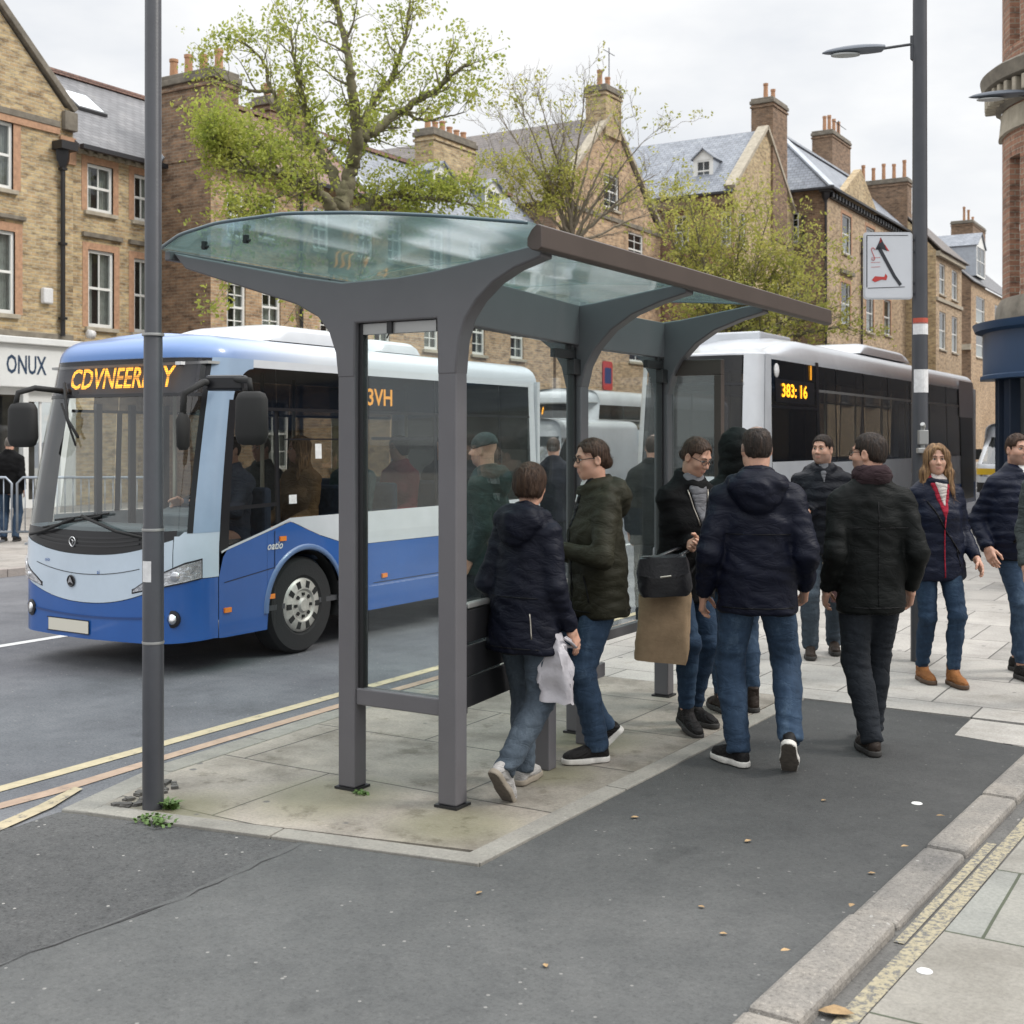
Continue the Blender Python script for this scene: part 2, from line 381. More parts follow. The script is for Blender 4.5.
SH_WH = cloth('grey_white_trainer', (.30, .29, .28), .7); SH_BLK = cloth('black_shoe', (.014, .013, .013), .6); SH_BRN = cloth('dark_brown_shoe', (.03, .022, .018), .55); SH_TAN = cloth('tan_boot', (.24, .10, .035), .6); SH_NAVY = cloth('navy_trainer', (.02, .022, .035), .7)
SO_WH = mat('white_sole', (.55, .53, .49), .7, var=.2, vscale=20); SO_DK = mat('dark_sole', (.03, .028, .026), .8); SO_BR = mat('brown_sole', (.09, .055, .035), .8); SO_UN = mat('worn_sole_underside', (.10, .085, .07), .9, var=.3, vscale=40); SO_GR = mat('grey_sole', (.22, .19, .15), .8)
SKIRT_GREY = cloth('grey_shorts', (.16, .16, .165), .85)
METAL_DK = mat('dark_metal_trim', (.03, .03, .03), .35, .8); ZIP = mat('zip_metal', (.35, .32, .28), .4, .8)

def unit(v): v = np.array(v, float); return v/(np.linalg.norm(v)+1e-9)
def ik(a, t, l1, l2, pole):
    a = np.array(a, float); t = np.array(t, float); d = t-a; L = np.linalg.norm(d)
    if L > (l1+l2)*.999: t = a + d/L*(l1+l2)*.999; d = t-a; L = np.linalg.norm(d)
    u = d/L; x = (L*L+l1*l1-l2*l2)/(2*L); h = math.sqrt(max(l1*l1-x*x, 0)); p = np.array(pole, float); p = unit(p-u*(p@u))
    return a+u*x+p*h, t
def fold(V, N, amp, sc=(7, 7, 15), seed=0., amp2=.45):
    d = np.empty(len(V))
    for i, p in enumerate(V):
        q = (p[0]*sc[0]+seed, p[1]*sc[1]+p[2]*2.5, p[2]*sc[2]+p[0]*3)
        a = mnoise.noise(q); b = mnoise.noise((q[0]*2.3, q[1]*2.3, q[2]*2.1))
        d[i] = (.55-abs(a)*2.2) + amp2*b
    return V + N*(d*amp)[:, None]

def head_sdf(q, fem, heavy=0.):
    d = sd_ell(q, (0, -.015, .035), (.076, .097, .085))
    d = smin(d, sd_ell(q, (0, .022, -.040), (.060+heavy*.01, .070, .080)), .035)
    d = smin(d, sd_ell(q, (0, .056, -.098), (.030 if not fem else .024, .026, .022)), .03)
    d = smin(d, sd_ell(q, (0, .0, -.075), (.056+heavy*.012, .062, .04)), .04)
    for s in (-1, 1):
        d = smin(d, sd_ell(q, (s*.038, .055, -.028), (.026, .03, .026)), .025)
        d = smax(d, -sd_ell(q, (s*.031, .098, .006), (.019, .016, .012)), .014)
    d = smin(d, sd_cone(q, (-.034, .076, .026), (.034, .076, .026), .011, .011), .016)
    d = smin(d, sd_cone(q, (0, .084, .012), (0, .112 if not fem else .106, -.030), .007, .0125), .012)
    for s in (-1, 1): d = smin(d, sd_ell(q, (s*.012, .097, -.034), (.0085, .010, .008)), .008)
    d = smin(d, sd_ell(q, (0, .088, -.061), (.022, .010, .007)), .008)
    d = smin(d, sd_ell(q, (0, .087, -.073), (.019, .010, .007)), .006)
    for s in (-1, 1):
        e = smax(sd_ell(q, (s*.080, -.010, -.010), (.012, .022, .034)), -sd_ell(q, (s*.092, -.004, -.010), (.010, .013, .022)), .006)
        d = smin(d, e, .008)
    return d
def hair_sdf(q, st):
    t = {'short': .009, 'crop': .0055, 'bob': .022, 'bun': .011, 'long': .020, 'beanie': .016, 'hoodhair': .012}[st]
    d = sd_ell(q, (0, -.015, .035), (.076+t, .097+t, .085+t))
    if st in ('short', 'crop'):
        d = smin(d, sd_ell(q, (0, -.045, -.005), (.072+t*.7, .060+t, .075)), .02)
        d = smax(d, -sd_box(q, (0, .135, -.045), (.061, .085, .115), .03), .010)
        d = smax(d, -(q[:, 2]+.062), .01)
        side = smax(np.abs(q[:, 0])*0+(q[:, 1]-.035), -(q[:, 2]-.03)*-1-.0, .01)
        d = smax(d, smin(-(q[:, 2]-.022), (q[:, 1]-.024), .01) if False else np.where(q[:, 2] < .02, q[:, 1]-.026, -1.).astype(np.float32), .008)
        for s in (-1, 1): d = smax(d, -sd_ell(q, (s*.085, -.008, -.018), (.022, .022, .036)), .006)
        if st == 'crop': d = smax(d, -sd_ell(q, (0, .03, .135), (.062, .10, .055)), .012)
    elif st == 'bob':
        d = smin(d, sd_ell(q, (0, -.035, -.020), (.094, .088, .095)), .03)
        d = smax(d, -sd_ell(q, (0, .13, -.035), (.066, .10, .115)), .02)
        d = smax(d, -(q[:, 2]+.088+.15*q[:, 1]), .02)
    elif st == 'bun':
        d = smin(d, sd_ell(q, (0, -.105, -.035), (.032, .034, .040)), .03)
        d = smin(d, sd_ell(q, (0, -.05, -.01), (.075, .065, .07)), .02)
        d = smax(d, -sd_ell(q, (0, .128, -.012), (.078, .108, .116)), .012)
        d = smax(d, np.where(q[:, 2] < .045, q[:, 1]-.012-.35*np.maximum(q[:, 2], 0), -1.).astype(np.float32), .010)
        d = smax(d, -(q[:, 2]+.075), .015)
        for s in (-1, 1): d = smax(d, -sd_ell(q, (s*.090, .0, -.018), (.024, .026, .030)), .006)
    elif st == 'long':
        d = smin(d, sd_ell(q, (0, -.055, -.10), (.090, .060, .15)), .04)
        for s in (-1, 1):
            d = smin(d, sd_cone(q, (s*.072, .02, .055), (s*.095, .015, -.11), .026, .034), .03)
            d = smin(d, sd_cone(q, (s*.095, .015, -.11), (s*.118, .05, -.275), .036, .020), .03)
            d = smin(d, sd_cone(q, (s*.085, -.04, -.10), (s*.10, -.035, -.26), .045, .024), .03)
        d = smax(d, -sd_ell(q, (0, .138, -.018), (.060, .104, .136)), .016); d = smax(d, -sd_ell(q, (0, .02, .150), (.010, .10, .022)), .02)
    elif st == 'beanie':
        d = smin(d, sd_ell(q, (0, -.025, .075), (.07, .085, .065)), .02)
        d = smax(d, -(q[:, 2]-.022+.25*q[:, 1]), .008)
    elif st == 'hoodhair':
        d = smax(d, -sd_ell(q, (0, .125, -.028), (.078, .10, .105)), .012); d = smax(d, -(q[:, 2]+.06), .01)
    return d

def hand_geo(o, F, T, N, curl, h):
    F = unit(F); T = unit(np.array(T)-F*(np.array(T)@F)); Nn = np.cross(F, T); N = Nn if Nn@np.array(N) > 0 else -Nn
    Rm = np.stack([T, F, N], 1).astype(np.float32); o = np.array(o, np.float32)
    segs = []
    for i, (t, l, r) in enumerate(((.030, .068, .0092), (.0105, .078, .0094), (-.0095, .072, .009), (-.028, .056, .008))):
        p = np.array((t, .086-.004*abs(i-1), 0.)); a = curl*(.25+.05*i)
        for q, fr in enumerate((.45, .32, .23)):
            a2 = a+curl*(.55 if q else 0)*q; e = p+np.array((t*.12*(1-curl*.5), math.cos(a2), math.sin(a2)))*l*fr
            segs.append((p, e, r*(1-.08*q), r*(.92-.08*q))); p = e
    th = [np.array((.022, .018, .004)), np.array((.045, .050, .016)), np.array((.050, .082, .028+.02*curl)), np.array((.042, .104, .036+.03*curl))]
    def f(P):
        q = (P-o)@Rm
        d = sd_box(q, (0, .047, 0), (.041, .048, .015), .013)
        d = smin(d, sd_cone(q, (0, -.04, 0), (0, .01, 0), .026, .027), .02)
        for a, b, ra, rb in segs: d = smin(d, sd_cone(q, a, b, ra, rb), .006)
        d = smin(d, sd_cone(q, th[0], th[1], .016, .012), .012); d = smin(d, sd_cone(q, th[1], th[2], .011, .010), .006); d = smin(d, sd_cone(q, th[2], th[3], .010, .008), .005)
        return d
    c = o+np.array(F)*.07
    return mesh_sdf(f, c-.14, c+.14, h)

def sphere_geo(c, r, n=8):
    V = []; F = []
    for i in range(n+1):
        for j in range(2*n): a = math.pi*i/n; b = math.pi*j/n; V.append((c[0]+r*math.sin(a)*math.cos(b), c[1]+r*math.sin(a)*math.sin(b), c[2]+r*math.cos(a)))
    for i in range(n):
        for j in range(2*n): j2 = (j+1) % (2*n); F.append((i*2*n+j, (i+1)*2*n+j, (i+1)*2*n+j2, i*2*n+j2))
    return np.array(V), np.array(F)

PB = []
def person(label, x, y, phi, c, z=0., res=1., group=None):
    k = c.get('H', 1.75)/1.75; fem = c.get('fem', False); b = c.get('bulk', 1.); seed = len(PB)*3.7
    root = thing('person', label, 'person', (x, y, z), A0+R_(phi), group); root.scale = (k, k, k); PB.append(root)
    lean = R_(c.get('lean', 0)); pel = np.array((c.get('px', 0.), c.get('py', 0.), .93-c.get('drop', .0)))
    Rt = rot_z(R_(c.get('twist', 0))) @ rot_y(R_(c.get('side', 0))) @ rot_x(-lean)
    tw = lambda p: pel + Rt @ np.array(p, float)
    sw = .148 if fem else .172
    sh = {-1: tw((-sw, -.01, .440)), 1: tw((sw, -.01, .440))}
    hip = {-1: pel+np.array((-.088, 0, -.02)), 1: pel+np.array((.088, 0, -.02))}
    feet = c.get('feet', ((-.1, 0, 0, 0, 8), (.1, 0, 0, 0, -8))); seated = c.get('seated', False)
    FR = {}
    for s, f in zip((-1, 1), feet): FR[s] = (np.array(f[:3], float), rot_z(R_(f[4])) @ rot_x(-R_(f[3])))
    ank = {s: FR[s][0] + FR[s][1] @ np.array((0, -.01, .095)) for s in (-1, 1)}
    knee = {}
    for s in (-1, 1):
        fy = FR[s][1] @ np.array((0, 1., 0)); knee[s], ank[s] = ik(hip[s], ank[s], .425, .42, (s*.08+fy[0]*.5, 1., .1))
    hands = c.get('hands', (None, None)); elb = {}; wri = {}
    for s, hnd in zip((-1, 1), hands):
        t = sh[s] + np.array((s*.045, .05, -.505)) if hnd is None else np.array(hnd, float)
        pole = c.get('poles', ((-.22, -1, -.2), (.22, -1, -.2)))[0 if s < 0 else 1]
        elb[s], wri[s] = ik(sh[s], t, .29, .255, pole)
    Rh = rot_z(R_(c.get('hyaw', 0))) @ rot_y(R_(c.get('hroll', 0))) @ rot_x(-R_(c.get('hpitch', 0)))
    nb = tw((0, -.012, .555)); HS = .90 if not fem else .885; hc = nb + Rt @ np.array((0, .012, .068)) + Rh @ np.array((0, .016, .078)); R1 = Rh; Rh = Rh*HS
    hl = lambda P: ((P-hc.astype(np.float32)) @ (R1/HS).astype(np.float32))
    # --- body: head, neck, hidden core, hands in one mesh
    Vs, Fs, Ms = [], [], []; nv = 0
    def put(V, F, mi):
        nonlocal nv
        Vs.append(V); Fs.append(F+nv); Ms.append(np.full(len(F), mi) if np.isscalar(mi) else mi); nv += len(V)
    hr = .0058*res
    V, F = mesh_sdf(lambda P: smin(HS*head_sdf(hl(P), fem, c.get('heavy', 0)), sd_cone(P, nb-Rt@np.array((0,0,.05)), hc+Rh@np.array((0, -.022, -.05)), .062 if not fem else .054, .056 if not fem else .047), .03), hc-.21, hc+.16, hr)
    qc = hl(V[F].mean(1).astype(np.float32)); mi = np.zeros(len(F), int)
    mi[(np.abs(qc[:, 0]) < .021) & (qc[:, 2] > -.078) & (qc[:, 2] < -.057) & (qc[:, 1] > .084)] = 1
    if c.get('stubble'): mi[(qc[:, 2] < -.042) & (qc[:, 1] > .0) & (qc[:, 2] > -.13) & (mi == 0)] = 2
    if c.get('scalp'): mi[(qc[:, 2] > .045-.6*(qc[:, 1] < .0)*.12) & (qc[:, 1] < .055) & (mi == 0)] = 6
    put(V, F, mi)
    for s in (-1, 1):
        V, F = sphere_geo((0, 0, 0), 1.); V1 = (V*np.array((.0135, .0115, .0062)) + np.array((s*.031, .0800, .004))) @ Rh.T + hc; put(V1, F, 3)
        V1 = (V*np.array((.0062, .0045, .0058)) + np.array((s*.031, .0885, .004))) @ Rh.T + hc; put(V1, F, 4)
        mb = MB(); mb.tube([hc+Rh@np.array(v) for v in ((s*.0165, .0860, .0045), (s*.024, .0905, .0095), (s*.034, .0895, .0098), (s*.046, .0790, .0045))], [.0018, .0026, .0026, .0015], 5, cap=False); put(np.array(mb.v), np.array(mb.f), 5)
        mb = MB(); br = [hc+Rh@np.array((s*xx, yy, zz)) for xx, yy, zz in ((.012, .0925, .024), (.027, .0915, .031), (.046, .078, .026))]
        mb.tube(br, [.0030, .0036, .0018], 6); PBv = np.array(mb.v); q4 = [f if len(f) == 4 else None for f in mb.f]; put(PBv, np.array([f for f in q4 if f]), 5)
    def core(P):
        d = sd_cone(P, tw((0, 0, -.05)), tw((0, 0, .40)), .10, .10)
        d = smin(d, sd_cone(P, tw((0, 0, .40)), nb, .09, .05), .05)
        for s in (-1, 1):
            d = smin(d, sd_cone(P, sh[s]*.9+tw((0,0,.4))*.1, elb[s], .05, .04), .04); d = smin(d, sd_cone(P, elb[s], wri[s], .04, .027), .02)
            lr = c.get('barelegs'); d = smin(d, sd_cone(P, hip[s], knee[s], .085, .058 if lr else .045), .04); kn = knee[s]
            cal = (kn*.6+ank[s]*.4) + np.array((0, -.022, 0)) if lr else kn
            d = smin(d, sd_cone(P, kn, cal, .055 if lr else .045, .058 if lr else .04), .03); d = smin(d, sd_cone(P, cal, ank[s], .056 if lr else .04, .038), .03)
        return d
    allp = np.array([pel, nb, *knee.values(), *ank.values(), *elb.values(), *wri.values()]); lo = allp.min(0)-.13; hi = allp.max(0)+.13
    V, F = mesh_sdf(core, lo, hi, .016 if c.get('barelegs') else .024); put(V, F, 0)
    if not c.get('nohands'):
        for s, i in ((-1, 0), (1, 1)):
            hd = c.get('hdir', (None, None))[i]; fd = unit(wri[s]-elb[s]) if hd is None else np.array(hd, float)
            T = c.get('hthumb', ((.15, 1, .25), (-.15, 1, .25)))[i]
            V, F = hand_geo(wri[s], fd, T, c.get('hnorm', ((1, 0, 0), (-1, 0, 0)))[i], c.get('curl', (.55, .55))[i], .0048*res)
            put(V, F, 0)
    V = np.concatenate(Vs); F = np.concatenate(Fs); obj_np('body', V, F, [SKIN, LIP, STUB, EYEW, IRIS, BROW, SCALP], root, np.concatenate(Ms))
    # --- hair or hat
    if c.get('hair'):
        st, hm = c['hair']
        V, F = mesh_sdf(lambda P: HS*hair_sdf(hl(P), st), hc-.36, hc+.24, (.0065 if st != 'long' else .008)*res)
        if len(V):
            N = norms(V, F); am = {'long': .010, 'bob': .0055, 'bun': .0035}.get(st, .0045)
            qv = hl(V.astype(np.float32)); am = am*np.clip((.10-qv[:, 2])/.12, .25, 1); d = np.array([mnoise.noise((p[0]*55+seed, p[1]*55, p[2]*(9 if st != 'long' else 14))) for p in qv])
            V2 = V+N*(d*am)[:, None]
            if st != 'beanie' and res < 2:
                rg = np.random.default_rng(len(PB)); qs = hl(V.astype(np.float32)); up = N @ R1
                ids = rg.choice(len(V), min(len(V), {'crop': 500, 'long': 1100}.get(st, 800))); SV = []; SF = []
                for i in ids:
                    p = qs[i].astype(float); n_ = up[i]
                    fl_ = {'bun': np.array((0, -.12, -.02))-p, 'long': np.array((p[0]*1.5, .1*np.sign(p[1]+.02), -1.)), 'bob': np.array((p[0], p[1], -.5))}.get(st, p-np.array((.02, -.03, .10)))
                    if st in ('short', 'crop') and p[2] > .07: fl_ = np.array((p[0]*2, .4, -.05))
                    t = fl_-n_*(fl_@n_); t = t/(np.linalg.norm(t)+1e-6)+rg.normal(0, .16, 3); t /= np.linalg.norm(t); sd_ = np.cross(t, n_); L = {'crop': .012, 'short': .026, 'long': .09}.get(st, .05)*rg.uniform(.6, 1.3); w_ = .0016; k0 = sum(len(a) for a in SV); ring = []
                    for a in np.linspace(0, 1, 4):
                        c_ = p+t*L*a+n_*(.0005+(.006 if st != 'bun' else .003)*math.sin(a*2.6)*rg.uniform(.3, 1))-n_*L*a*a*.35; wk = w_*(1-.8*a); ring += [c_-sd_*wk, c_+sd_*wk]
                    SV.append(np.array(ring)); SF += [(k0+2*u_, k0+2*u_+1, k0+2*u_+3, k0+2*u_+2) for u_ in range(3)]
                SV = np.concatenate(SV) @ (R1*HS).T + hc; F = np.concatenate([F, np.array(SF)+len(V2)]); V2 = np.concatenate([V2, SV])
            obj_np('hat' if st == 'beanie' else 'hair', V2, F, hm, root)
    # --- jacket
    j = c['jacket']; jm = j['mat']; hem = j.get('hem', -.14); th = j.get('th', 1.); wa = j.get('waist', 1.)
    rs = .013*res
    wr2 = {s: wri[s]+unit(elb[s]-wri[s])*.005 for s in (-1, 1)}
    if fem: prof = [(-.30, .205), (-.12, .192), (.10, .158*wa), (.33, .168), (.44, .105)]
    else: prof = [(-.30, .190), (-.12, .182), (.10, .172*wa), (.33, .190), (.44, .12)]
    fl = .68
    def tor(P):
        q = ((P-pel.astype(np.float32)) @ Rt.astype(np.float32)); q2 = q*np.array((1, 1/fl, 1), np.float32); d = None
        for (z0, r0), (z1, r1) in zip(prof[:-1], prof[1:]):
            e = sd_cone(q2, (0, 0, z0), (0, 0, z1), r0*b*th, r1*b*th)*.78; d = e if d is None else smin(d, e, .05)
        if c.get('belly'): d = smin(d, sd_ell(q, (0, .07, .05), (.15*b, .12*c['belly'], .16)), .08)
        if fem: d = smin(d, sd_ell(q, (0, .075, .28), (.13, .075, .085)), .07)
        d = smin(d, sd_cone(q, (-sw+.03, -.015, .440), (sw-.03, -.015, .440), .068*th, .068*th), .07)
        for s in (-1, 1): d = smin(d, sd_cone(q, (s*sw*.85, -.015, .455), (s*.045, -.012, .53), .050*th, .055), .05)
        d = smin(d, sd_cone(q, (0, -.01, .45), (0, -.01, .53), .10, .072), .05)
        return d, q
    def jac(P):
        d, q = tor(P)
        d = smax(d, hem-q[:, 2], .02)
        r0, r1, r2 = [v*th*(1 if not fem else .9) for v in (.074, .060, .048)]
        for s in (-1, 1):
            a = sd_cone(P, sh[s], elb[s], r0, r1); e = smin(a, sd_cone(P, elb[s], wr2[s], r1, r2), .03)
            w = unit(wr2[s]-elb[s]).astype(np.float32); e = smax(e, (P-wr2[s].astype(np.float32))@w, .012)
            d = smin(d, e, .020)
        if not j.get('nocollar'):
            qq = q-np.array((0, .005, .555), np.float32); rr = np.sqrt(qq[:, 0]**2+(qq[:, 1]*.95)**2); e = np.sqrt((rr-.078)**2+(qq[:, 2]*.6+qq[:, 1]*.22)**2)-.017
            d = smin(d, e, .02)
        if j.get('hood'):
            g = sd_ell(q, (0, -.105, .505), (.150, .075, .095)); g = smin(g, sd_cone(q, (-.115, -.03, .525), (0, -.145, .50), .045, .05), .03); g = smin(g, sd_cone(q, (.115, -.03, .525), (0, -.145, .50), .045, .05), .03)
            g = smin(g, sd_ell(q, (0, -.13, .44), (.095, .05, .075)), .04)
            hcut = sd_ell(q, (0, .0, .60), (.085, .105, .07)); g = smax(g, -hcut, .03)
            d = smin(d, g, .007)
        if j.get('hoodup'):
            qh = (P-hc.astype(np.float32)) @ R1.astype(np.float32); g = sd_ell(qh, (0, -.02, .02), (.115, .135, .135)); g = smin(g, sd_ell(qh, (0, -.03, -.10), (.12, .12, .10)), .05); g = smax(g, -sd_ell(qh, (0, .12, -.01), (.075, .12, .11)), .02)
            d = smin(d, g, .04)
        return d
    pts = np.array([pel, tw((0, 0, hem)), nb, *elb.values(), *wri.values(), *sh.values()]); lo = pts.min(0)-.17; hi = pts.max(0)+.17
    if j.get('hood'): hi[2] += .03
    if j.get('hoodup'): hi[2] = hc[2]+.2
    lo[0] = min(lo[0], pel[0]-.24); hi[0] = max(hi[0], pel[0]+.24); lo[1] -= .08; hi[1] += .05
    V, F = mesh_sdf(jac, lo, hi, rs); N = norms(V, F)
    q = ((V-pel) @ Rt); V = fold(V, N, j.get('fold', .0065), seed=seed)
    if j.get('quilt'):
        w = j['quilt']; V = V + N*(.006*np.abs(np.sin(math.pi*q[:, 2]/w))-.004)[:, None]
    mi = np.zeros(len(F), int); fq = ((V[F].mean(1)-pel) @ Rt); mats = [jm, C_TRIM]
    mi[(fq[:, 2] < hem+.004)] = 1
    jo = obj_np('jacket', V, F, mats, root, mi)
    for on, onm in (('open', 'lining'), ('open2', 'shirt')):
        if not j.get(on): continue
        m_in, wt, wb, zb = j[on]; gr = .008 if on == 'open' else .013
        def shirt(P):
            d, q = tor(P); zz = np.clip((q[:, 2]-zb)/(.57-zb), 0, 1); w = wb+(wt-wb)*zz
            qq = q-np.array((0, .005, .520), np.float32); rr = np.sqrt(qq[:, 0]**2+(qq[:, 1]*.95)**2); e = np.sqrt((rr-.070)**2+(qq[:, 2]*.6+qq[:, 1]*.22)**2)-.018
            d = smin(d, e, .02)-gr
            return smax(smax(smax(d, (np.abs(q[:, 0])-w)*.9, .006), .02-q[:, 1], .006), zb-q[:, 2], .006)
        V, F = mesh_sdf(shirt, tw((0, .1, .35))-.32, tw((0, .1, .35))+.32, .0095*res)
        if len(V): obj_np(onm, fold(V, norms(V, F), .004, (12, 12, 16), seed+3), F, m_in, root)
    def surf(xq, zq, sgn):     # point on the jacket front or back, for seams and zips
        lo_, hi_ = 0., .35
        for _ in range(18):
            m_ = (lo_+hi_)/2; p = tw((xq, sgn*m_, zq))
            if float(jac(p[None].astype(np.float32))[0]) < 0: lo_ = m_
            else: hi_ = m_
        return tw((xq, sgn*(lo_+.004), zq))
    det = j.get('details', ())
    for nm_, m_, rr, sgn, pl in det:
        mb = MB(); P_ = []
        for (xa, za), (xb, zb_) in zip(pl[:-1], pl[1:]):
            for t in np.linspace(0, 1, 7): P_.append(surf(xa+(xb-xa)*t, za+(zb_-za)*t, sgn))
        mb.tube(P_, rr, 6); mb.build(nm_, m_, jo, smooth=True, local=True)
    if c.get('scarf'):
        def sc(P):
            q = ((P-nb.astype(np.float32)) @ Rt.astype(np.float32)); rr = np.sqrt(q[:, 0]**2+q[:, 1]**2)
            return np.sqrt((rr-.078)**2+((q[:, 2]-.02+q[:, 1]*.15)*.55)**2)-.030
        V, F = mesh_sdf(sc, nb-.16, nb+.16, .011*res); obj_np('scarf', fold(V, norms(V, F), .008, (14, 14, 26), seed), F, c['scarf'], root)
    # --- trousers
    tm, slim = c['legs']; short = c.get('barelegs')
    def tro(P):
        d = sd_ell(P, pel+np.array((0, 0, .0)), (.165*b, .115*b, .12))
        for s in (-1, 1):
            d = smin(d, sd_ell(P, hip[s]+np.array((-s*.005, -.055, .0)), (.085, .07, .09)), .05) if not seated else d
            r = (.098, .074, .060) if not slim else (.094, .062, .047)
            a = sd_cone(P, hip[s], knee[s], r[0], r[1])
            if short: e = smax(sd_cone(P, hip[s], knee[s], r[0]+.01, r[1]+.02), (P-(knee[s]*.93+hip[s]*.07).astype(np.float32))@unit(knee[s]-hip[s]).astype(np.float32), .012)
            else:
                dn = unit(ank[s]-knee[s]); an = ank[s]+dn*(.03 if not slim else -.02)
                cf = knee[s]*.62+ank[s]*.38+ (np.array((0, -.014, 0)) if slim else 0)
                e = smin(a, sd_cone(P, knee[s], cf, r[1], r[1]*.97), .025); e = smin(e, sd_cone(P, cf, an, r[1]*.96, r[2]), .02)
                e = smax(e, (P-an.astype(np.float32))@dn.astype(np.float32), .012)
            d = smin(d, e, .03)
        return smax(d, P[:, 2]-(pel[2]+(min(-.04, hem+.05) if not seated else .0)), .01)
    pts = np.array([pel, *knee.values(), *ank.values()]); lo = pts.min(0)-.15; hi = pts.max(0)+.15; lo[0] -= .05; hi[0] += .05
    V, F = mesh_sdf(tro, lo, hi, .0125*res); N = norms(V, F)
    w = np.ones(len(V))*.35
    for s in (-1, 1):
        for pt, rg in ((knee[s], .12), (ank[s], .16), (hip[s], .12)): w = np.maximum(w, np.exp(-(((V-pt)**2).sum(1))/rg**2))
    V2 = fold(V, N, .0105, (6, 6, 19), seed+5); V = V + (V2-V)*w[:, None]
    obj_np('shorts' if short else 'trousers', V, F, tm, root)
    # --- shoes
    sm, so, boot = c.get('shoes', (SH_BLK, SO_DK, 0))
    if not c.get('noshoes'):
        for s in (-1, 1):
            o, Rf = FR[s]; o = ank[s]-Rf @ np.array((0, -.01, .095)); Rf32 = Rf.astype(np.float32); o32 = o.astype(np.float32); fl_ = -s
            def outl(q, gr):
                a = sd_cone(q*np.array((1, 1, 0), np.float32), (0, -.045, 0), (fl_*.004, .045, 0), .036+gr, .039+gr); return smin(a, sd_cone(q*np.array((1, 1, 0), np.float32), (fl_*.004, .08, 0), (fl_*.010, .15, 0), .046+gr, .037+gr), .03)
            def sole(P):
                q = (P-o32) @ Rf32; zc = .006+.06*np.maximum(q[:, 1]-.12, 0); return smax(outl(q, .003), np.abs(q[:, 2]-.014-zc*.6)-.0155, .006)
            def upper(P):
                q = (P-o32) @ Rf32; u = sd_cone(q, (0, -.04, .055), (0, -.015, .085), .038, .040)
                u = smin(u, sd_cone(q, (0, -.01, .075), (fl_*.006, .10, .045), .042, .038), .03); u = smin(u, sd_ell(q, (fl_*.009, .135, .035), (.042, .055, .034)), .03); u = smin(u, sd_ell(q, (0, -.045, .04), (.036, .038, .04)), .02)
                if boot: u = smin(u, sd_cone(q, (0, -.012, .08), (0, -.02, .15), .045, .049), .03)
                top = .158 if boot else .105
                u = smax(u, q[:, 2]-top, .008)
                return smax(smax(u, .020-q[:, 2], .004), outl(q, -.001), .012)
            cen = o + Rf @ np.array((0, .05, .07)); e = np.array((.2, .2, .2))
            V, F = mesh_sdf(upper, cen-e, cen+e, .0072*res); so_ = obj_np('shoe', fold(V, norms(V, F), .002, (20, 20, 30), seed), F, sm, root)
            V, F = mesh_sdf(sole, cen-e, cen+e, .0062*res); zl = ((V[F].mean(1)-o) @ Rf)[:, 2]; obj_np('sole', V, F, [so, SO_UN], so_, (zl < .0035+.036*np.maximum(((V[F].mean(1)-o) @ Rf)[:, 1]-.12, 0)).astype(int))
    if c.get('glasses'):
        mb = MB()
        for s in (-1, 1):
            ring = [hc+Rh@np.array((s*.032+.024*math.cos(a), .101-.10*abs(s*.032+.024*math.cos(a))**1.3*2, .002+.016*math.sin(a))) for a in np.linspace(0, 2*math.pi, 15)]
            mb.tube(ring, .0022, 5, cap=False); mb.tube([hc+Rh@np.array(p) for p in ((s*.056, .085, .006), (s*.078, .03, .008), (s*.083, -.015, .0))], .0022, 5)
        mb.tube([hc+Rh@np.array(p) for p in ((-.009, .103, .004), (0, .107, .006), (.009, .103, .004))], .002, 5)
        mb.build('glasses', METAL_DK, root, smooth=True, local=True)
    info = dict(root=root, hc=hc, sh=sh, elb=elb, wri=wri, tw=tw, surf=surf, k=k, knee=knee)
    info['w'] = lambda p: np.array((x, y, z)) + rot_z(A0+R_(phi)) @ (np.array(p, float)*k)
    return info
